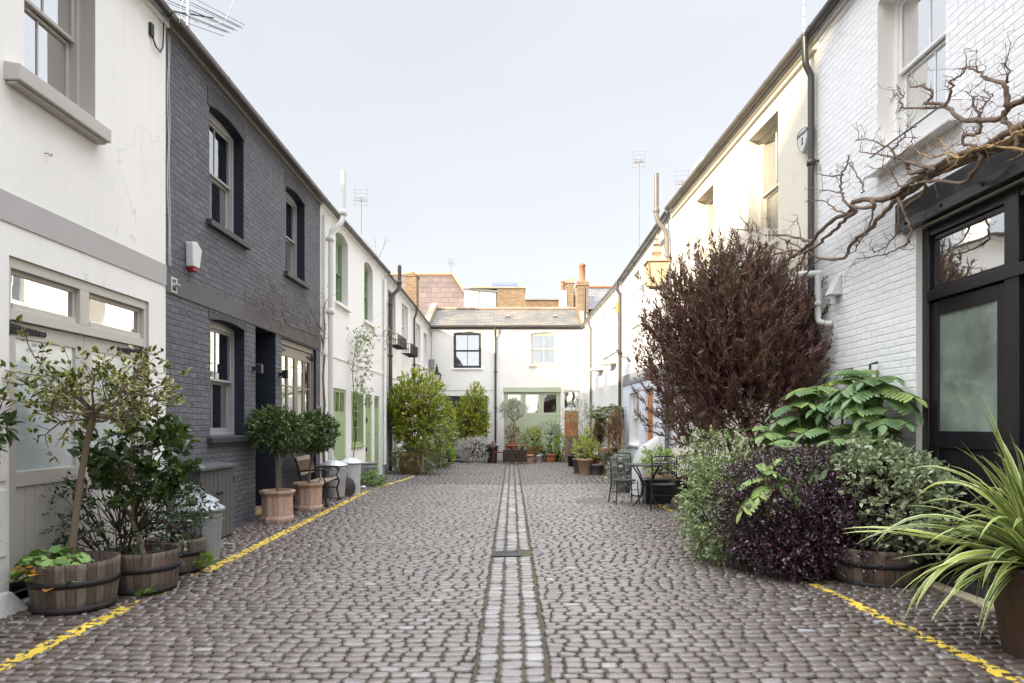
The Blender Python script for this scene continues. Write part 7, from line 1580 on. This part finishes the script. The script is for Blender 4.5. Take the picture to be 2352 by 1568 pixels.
# ----- bare wisteria on the white brick wall
def wisteria():
    r=rr(160); X=3.9; t=plant('bare_wisteria','thick twisting leafless wisteria trained across the white brick wall above the black doors',(3.9,3.0,0),'climber'); base=np.array([3.9,3.0,0.])
    def w(zx,zy,off=0):
        px=1724.6+.3*zx; py=125.4+.3*zy; Xp=X-.02-off-.14*max(0,min(1,(400-zx)/900)) ; Y=F*Xp/(px-CX); return np.array((Xp,Y,EYE+(CY-py)*Y/F))-base
    B=[([(2600,420),(2400,480),(2200,560),(2040,640),(1880,700),(1750,740),(1560,830),(1400,890),(1250,960),(1160,1050),(1000,1110),(860,1110),(780,1130),(760,1200),(640,1260),(540,1340),(460,1430),(400,1490),(320,1550)],26,12,.06),
     ([(2600,330),(2350,400),(2200,440),(2080,540),(1960,600),(1860,660),(1760,720),(1600,760),(1500,810),(1380,860),(1260,905),(1205,900),(1190,860),(1200,830)],22,9,.10),
     ([(2500,560),(2300,600),(2089,650),(1900,720),(1700,800),(1500,880),(1380,930),(1280,1000),(1180,1070),(1090,1095),(980,1120),(880,1100)],20,12,.03),
     ([(1380,930),(1180,1070),(1060,1160),(980,1250),(900,1340),(800,1420),(740,1490),(700,1560),(530,1560),(430,1510),(300,1500),(180,1530)],17,8,.05),
     ([(1250,960),(1150,1040),(1050,1100)],14,8,.12),([(800,1200),(740,1240),(690,1290),(600,1370),(520,1450),(430,1500),(300,1560),(200,1610),(80,1640)],15,6,.09),
     ([(930,1120),(935,1165),(840,1170),(750,1150),(700,1090),(678,1010),(690,915),(730,850),(745,760)],14,4,.12),
     ([(2600,120),(2350,200),(2200,260),(2089,340),(1960,400),(1900,490),(1760,500),(1620,500),(1540,440),(1480,390),(1400,370),(1340,370),(1380,320),(1360,270),(1300,240),(1220,250)],18,5,.12),
     ([(1490,400),(1320,410),(1180,405),(1150,380),(1150,300),(1115,230)],8,3,.12),([(1490,380),(1530,280),(1540,200),(1610,150),(1640,80)],9,3,.12),
     ([(1960,400),(1950,300),(1940,220),(1800,190),(1740,130),(1670,95)],14,4,.15),([(1950,220),(1970,140),(1940,70)],6,3,.15),([(1930,490),(2000,580),(2030,680),(2040,750)],12,6,.12),
     ([(1740,500),(1750,600),(1640,620),(1640,690),(1720,700)],9,7,.12),([(1740,500),(1750,440),(1700,390),(1720,310)],8,3,.12),([(1740,420),(1800,350),(1860,310)],4,2,.12),
     ([(1740,750),(1750,820),(1700,900),(1600,980),(1400,970),(1300,980),(1200,1020),(1130,1000),(1050,880),(980,870)],13,4,.10),
     ([(1400,880),(1300,850),(1200,820),(1120,790),(1080,730),(1000,690),(900,650),(810,655)],11,3,.12),([(1080,730),(1160,650),(1190,590),(1260,550)],6,3,.13),([(1130,780),(1200,710),(1250,620)],5,2,.13),([(1100,790),(960,760),(820,740)],7,3,.13),
     ([(1120,1090),(1180,1230),(1220,1340),(1200,1430),(1100,1500),(960,1540),(800,1560)],8,3,.12),([(1130,1150),(1120,1340),(1050,1450),(930,1520)],7,3,.10),([(940,1180),(910,1290),(860,1400),(800,1480),(720,1560)],7,3,.10),
     ([(470,1430),(340,1400),(240,1380),(100,1380),(0,1340),(-60,1280),(-80,1200)],12,3,.05),([(400,1490),(300,1440),(200,1390),(140,1300),(130,1240)],8,3,.09),([(400,1440),(370,1330),(350,1230)],6,2,.1),
     ([(750,1220),(640,1180),(560,1120),(440,1120)],7,3,.10),([(690,920),(600,930),(480,900)],6,3,.14),([(860,1060),(840,980),(790,880),(740,820)],6,3,.12),([(700,1060),(600,1040),(450,1030)],6,2,.12),
     ([(200,1610),(60,1700),(-80,1760)],7,3,.09),([(-10,1345),(-150,1330),(-200,1280)],6,3,.06),([(320,1550),(200,1480),(60,1450),(-60,1420)],8,3,.1),([(1130,1110),(1160,1180),(1200,1150),(1290,1080),(1340,1000)],13,9,.06),([(430,1500),(350,1620),(260,1700),(120,1760)],9,3,.1),([(540,1560),(420,1640),(330,1720)],6,2,.1)]
    G_=[([(2300,540),(2089,590),(2000,620),(1850,700),(1690,735),(1590,790),(1500,700),(1440,650)],9,3,.18),([(1590,790),(1480,760),(1380,790),(1260,745)],6,3,.18),([(2200,740),(1960,710),(1800,700),(1690,735)],7,5,.18)]
    S=.3*7.6/F  # metres per traced unit, roughly
    def lay(mb,lst):
        for pts,r0,r1,off in lst:
            W=[w(zx,zy,off) for zx,zy in pts]
            # smooth by subdividing
            Q=[]
            for i in range(len(W)-1):
                p0=W[max(i-1,0)];p1=W[i];p2=W[i+1];p3=W[min(i+2,len(W)-1)]
                for k in range(4):
                    s=k/4; Q.append(.5*((2*p1)+(-p0+p2)*s+(2*p0-5*p1+4*p2-p3)*s*s+(-p0+3*p1-3*p2+p3)*s**3))
            Q.append(W[-1]); n=len(Q); rs=[]
            for i in range(n):
                k=i/(n-1); rs.append((r0+(r1-r0)*k)*S*1.05*(1+.22*r.random()*(i%3==0)))
                Q[i]=Q[i]+np.array([r.normal(0,.010),r.normal(0,.004),r.normal(0,.004)])
            mb.tube([tuple(q) for q in Q],rs,9)
            def spur(p,d,L,k):
                a=p+d*L*.5+r.normal(0,.008,3); b=a+(d+r.normal(0,.45,3))*L*.5; mb.tube([tuple(p),tuple(a),tuple(b)],[.0016+.0012*k,.0012+.0010*k,.0010],4)
                for _ in range(k):
                    if r.random()<.75:
                        e=(d+r.normal(0,.75,3)); e/=np.linalg.norm(e); spur(a if r.random()<.5 else b,e,L*r.uniform(.4,.7),k-1)
            for i in range(2,n):
                if rs[i]>.016 and r.random()<.6: continue
                if r.random()<.75:
                    L=r.uniform(.03,.13)*(1.5 if rs[i]<.008 else 1); d=r.normal(0,1,3)*np.array([.5,1,1])+np.array([-.3,.25,.35]); d/=np.linalg.norm(d); spur(Q[i],d,L,2 if rs[i]<.014 else 1)
    mb=MB(); lay(mb,B)
    # main stem down to the ground beyond the black doors
    mb.tube([tuple(w(2600,420,.06)),(-.1,.75,4.2),(-.08,.35,3.4),(-.07,.25,1.5),(-.07,.2,0)],[.045,.05,.055,.06,.07],9)
    for zx,zy in ((2600,330),(2500,560),(2600,120)): mb.tube([tuple(w(zx,zy,.08)),(-.1,.75,4.25+.12*(zx-2500)/100)],[.03,.04],8)
    mb.build('branches',VINE,t); mb=MB(); lay(mb,G_); mb.build('sunlit_branches',BARKP,t)  # sunlit branches get a paler bark colour in place of sun on them
wisteria()
OVERHEAD_LIFT=5.5; SUN_SIDE_LIFT=2.0
# ---------------- camera, light, sky
cam=bpy.data.cameras.new('camera'); co=bpy.data.objects.new('camera',cam); link(co); co.location=(0,0,EYE); co.rotation_euler=(R(90),0,0)
cam.sensor_width=36; cam.lens=F/2351*36; cam.shift_x=0; cam.shift_y=(CY-784)/2351; cam.clip_start=.05; cam.clip_end=600
bpy.context.scene.camera=co
SD=Vector((-.75,-.60,.345)).normalized()   # towards the sun
el=math.asin(SD.z); az=math.atan2(SD.x,SD.y)
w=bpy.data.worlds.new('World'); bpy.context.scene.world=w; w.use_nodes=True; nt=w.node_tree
sky=nt.nodes.new('ShaderNodeTexSky'); sky.sky_type='NISHITA'; sky.sun_disc=False; sky.sun_elevation=el; sky.sun_rotation=az
sky.altitude=50; sky.air_density=1.; sky.dust_density=1.5; sky.ozone_density=1.0
bg=nt.nodes['Background']; ga=nt.nodes.new('ShaderNodeGamma'); ga.inputs[1].default_value=.2; nt.links.new(sky.outputs[0],ga.inputs[0])
hs=nt.nodes.new('ShaderNodeHueSaturation'); hs.inputs['Saturation'].default_value=.72; hs.inputs['Hue'].default_value=.525; nt.links.new(ga.outputs[0],hs.inputs['Color'])
# unseen brightening added overhead and round the sun, to lift the shaded walls
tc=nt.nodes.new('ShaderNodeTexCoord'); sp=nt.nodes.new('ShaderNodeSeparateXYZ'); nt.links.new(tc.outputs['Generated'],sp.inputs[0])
mr=nt.nodes.new('ShaderNodeMapRange'); mr.interpolation_type='SMOOTHSTEP'; nt.links.new(sp.outputs[2],mr.inputs[0]); mr.inputs[1].default_value=.55; mr.inputs[2].default_value=.85; mr.inputs[3].default_value=0; mr.inputs[4].default_value=OVERHEAD_LIFT
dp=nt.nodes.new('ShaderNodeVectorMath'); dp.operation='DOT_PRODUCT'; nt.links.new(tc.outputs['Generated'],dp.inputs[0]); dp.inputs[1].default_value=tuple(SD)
m2=nt.nodes.new('ShaderNodeMapRange'); nt.links.new(dp.outputs['Value'],m2.inputs[0]); m2.inputs[1].default_value=.05; m2.inputs[2].default_value=1; m2.inputs[3].default_value=1; m2.inputs[4].default_value=SUN_SIDE_LIFT
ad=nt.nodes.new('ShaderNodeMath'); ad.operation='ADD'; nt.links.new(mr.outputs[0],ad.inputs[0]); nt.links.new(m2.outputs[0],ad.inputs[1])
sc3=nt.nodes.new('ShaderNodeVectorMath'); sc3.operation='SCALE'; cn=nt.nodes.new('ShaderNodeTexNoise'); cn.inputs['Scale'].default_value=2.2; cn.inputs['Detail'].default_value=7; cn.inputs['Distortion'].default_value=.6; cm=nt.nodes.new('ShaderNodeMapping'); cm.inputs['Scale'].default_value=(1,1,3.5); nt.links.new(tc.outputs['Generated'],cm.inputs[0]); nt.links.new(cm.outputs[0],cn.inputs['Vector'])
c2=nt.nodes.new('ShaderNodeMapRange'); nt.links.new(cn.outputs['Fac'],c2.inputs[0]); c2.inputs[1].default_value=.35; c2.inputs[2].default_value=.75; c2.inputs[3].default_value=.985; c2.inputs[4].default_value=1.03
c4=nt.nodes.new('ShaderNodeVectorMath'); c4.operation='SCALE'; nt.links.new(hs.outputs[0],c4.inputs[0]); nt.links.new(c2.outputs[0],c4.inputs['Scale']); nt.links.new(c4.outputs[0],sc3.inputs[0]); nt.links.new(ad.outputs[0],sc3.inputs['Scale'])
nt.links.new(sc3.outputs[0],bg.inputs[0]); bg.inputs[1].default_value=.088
sun=bpy.data.lights.new('sun','SUN'); so=bpy.data.objects.new('sun',sun); link(so); so.location=(-20,-15,25)
so.rotation_euler=SD.to_track_quat('Z','Y').to_euler(); sun.energy=1.15; sun.angle=R(1.0); sun.color=(1,.86,.66)
sc=bpy.context.scene; sc.view_settings.view_transform='Standard'; sc.view_settings.look='None'; sc.view_settings.exposure=3.1; sc.view_settings.gamma=1
sc.render.engine='CYCLES'; sc.cycles.max_bounces=7; sc.cycles.diffuse_bounces=4; sc.cycles.glossy_bounces=3; sc.cycles.transparent_max_bounces=8; sc.cycles.transmission_bounces=2
sc.cycles.use_denoising=True; sc.cycles.sample_clamp_indirect=6; sc.cycles.caustics_reflective=False; sc.cycles.caustics_refractive=False
try: sc.cycles.denoiser='OPENIMAGEDENOISE'
except Exception: pass
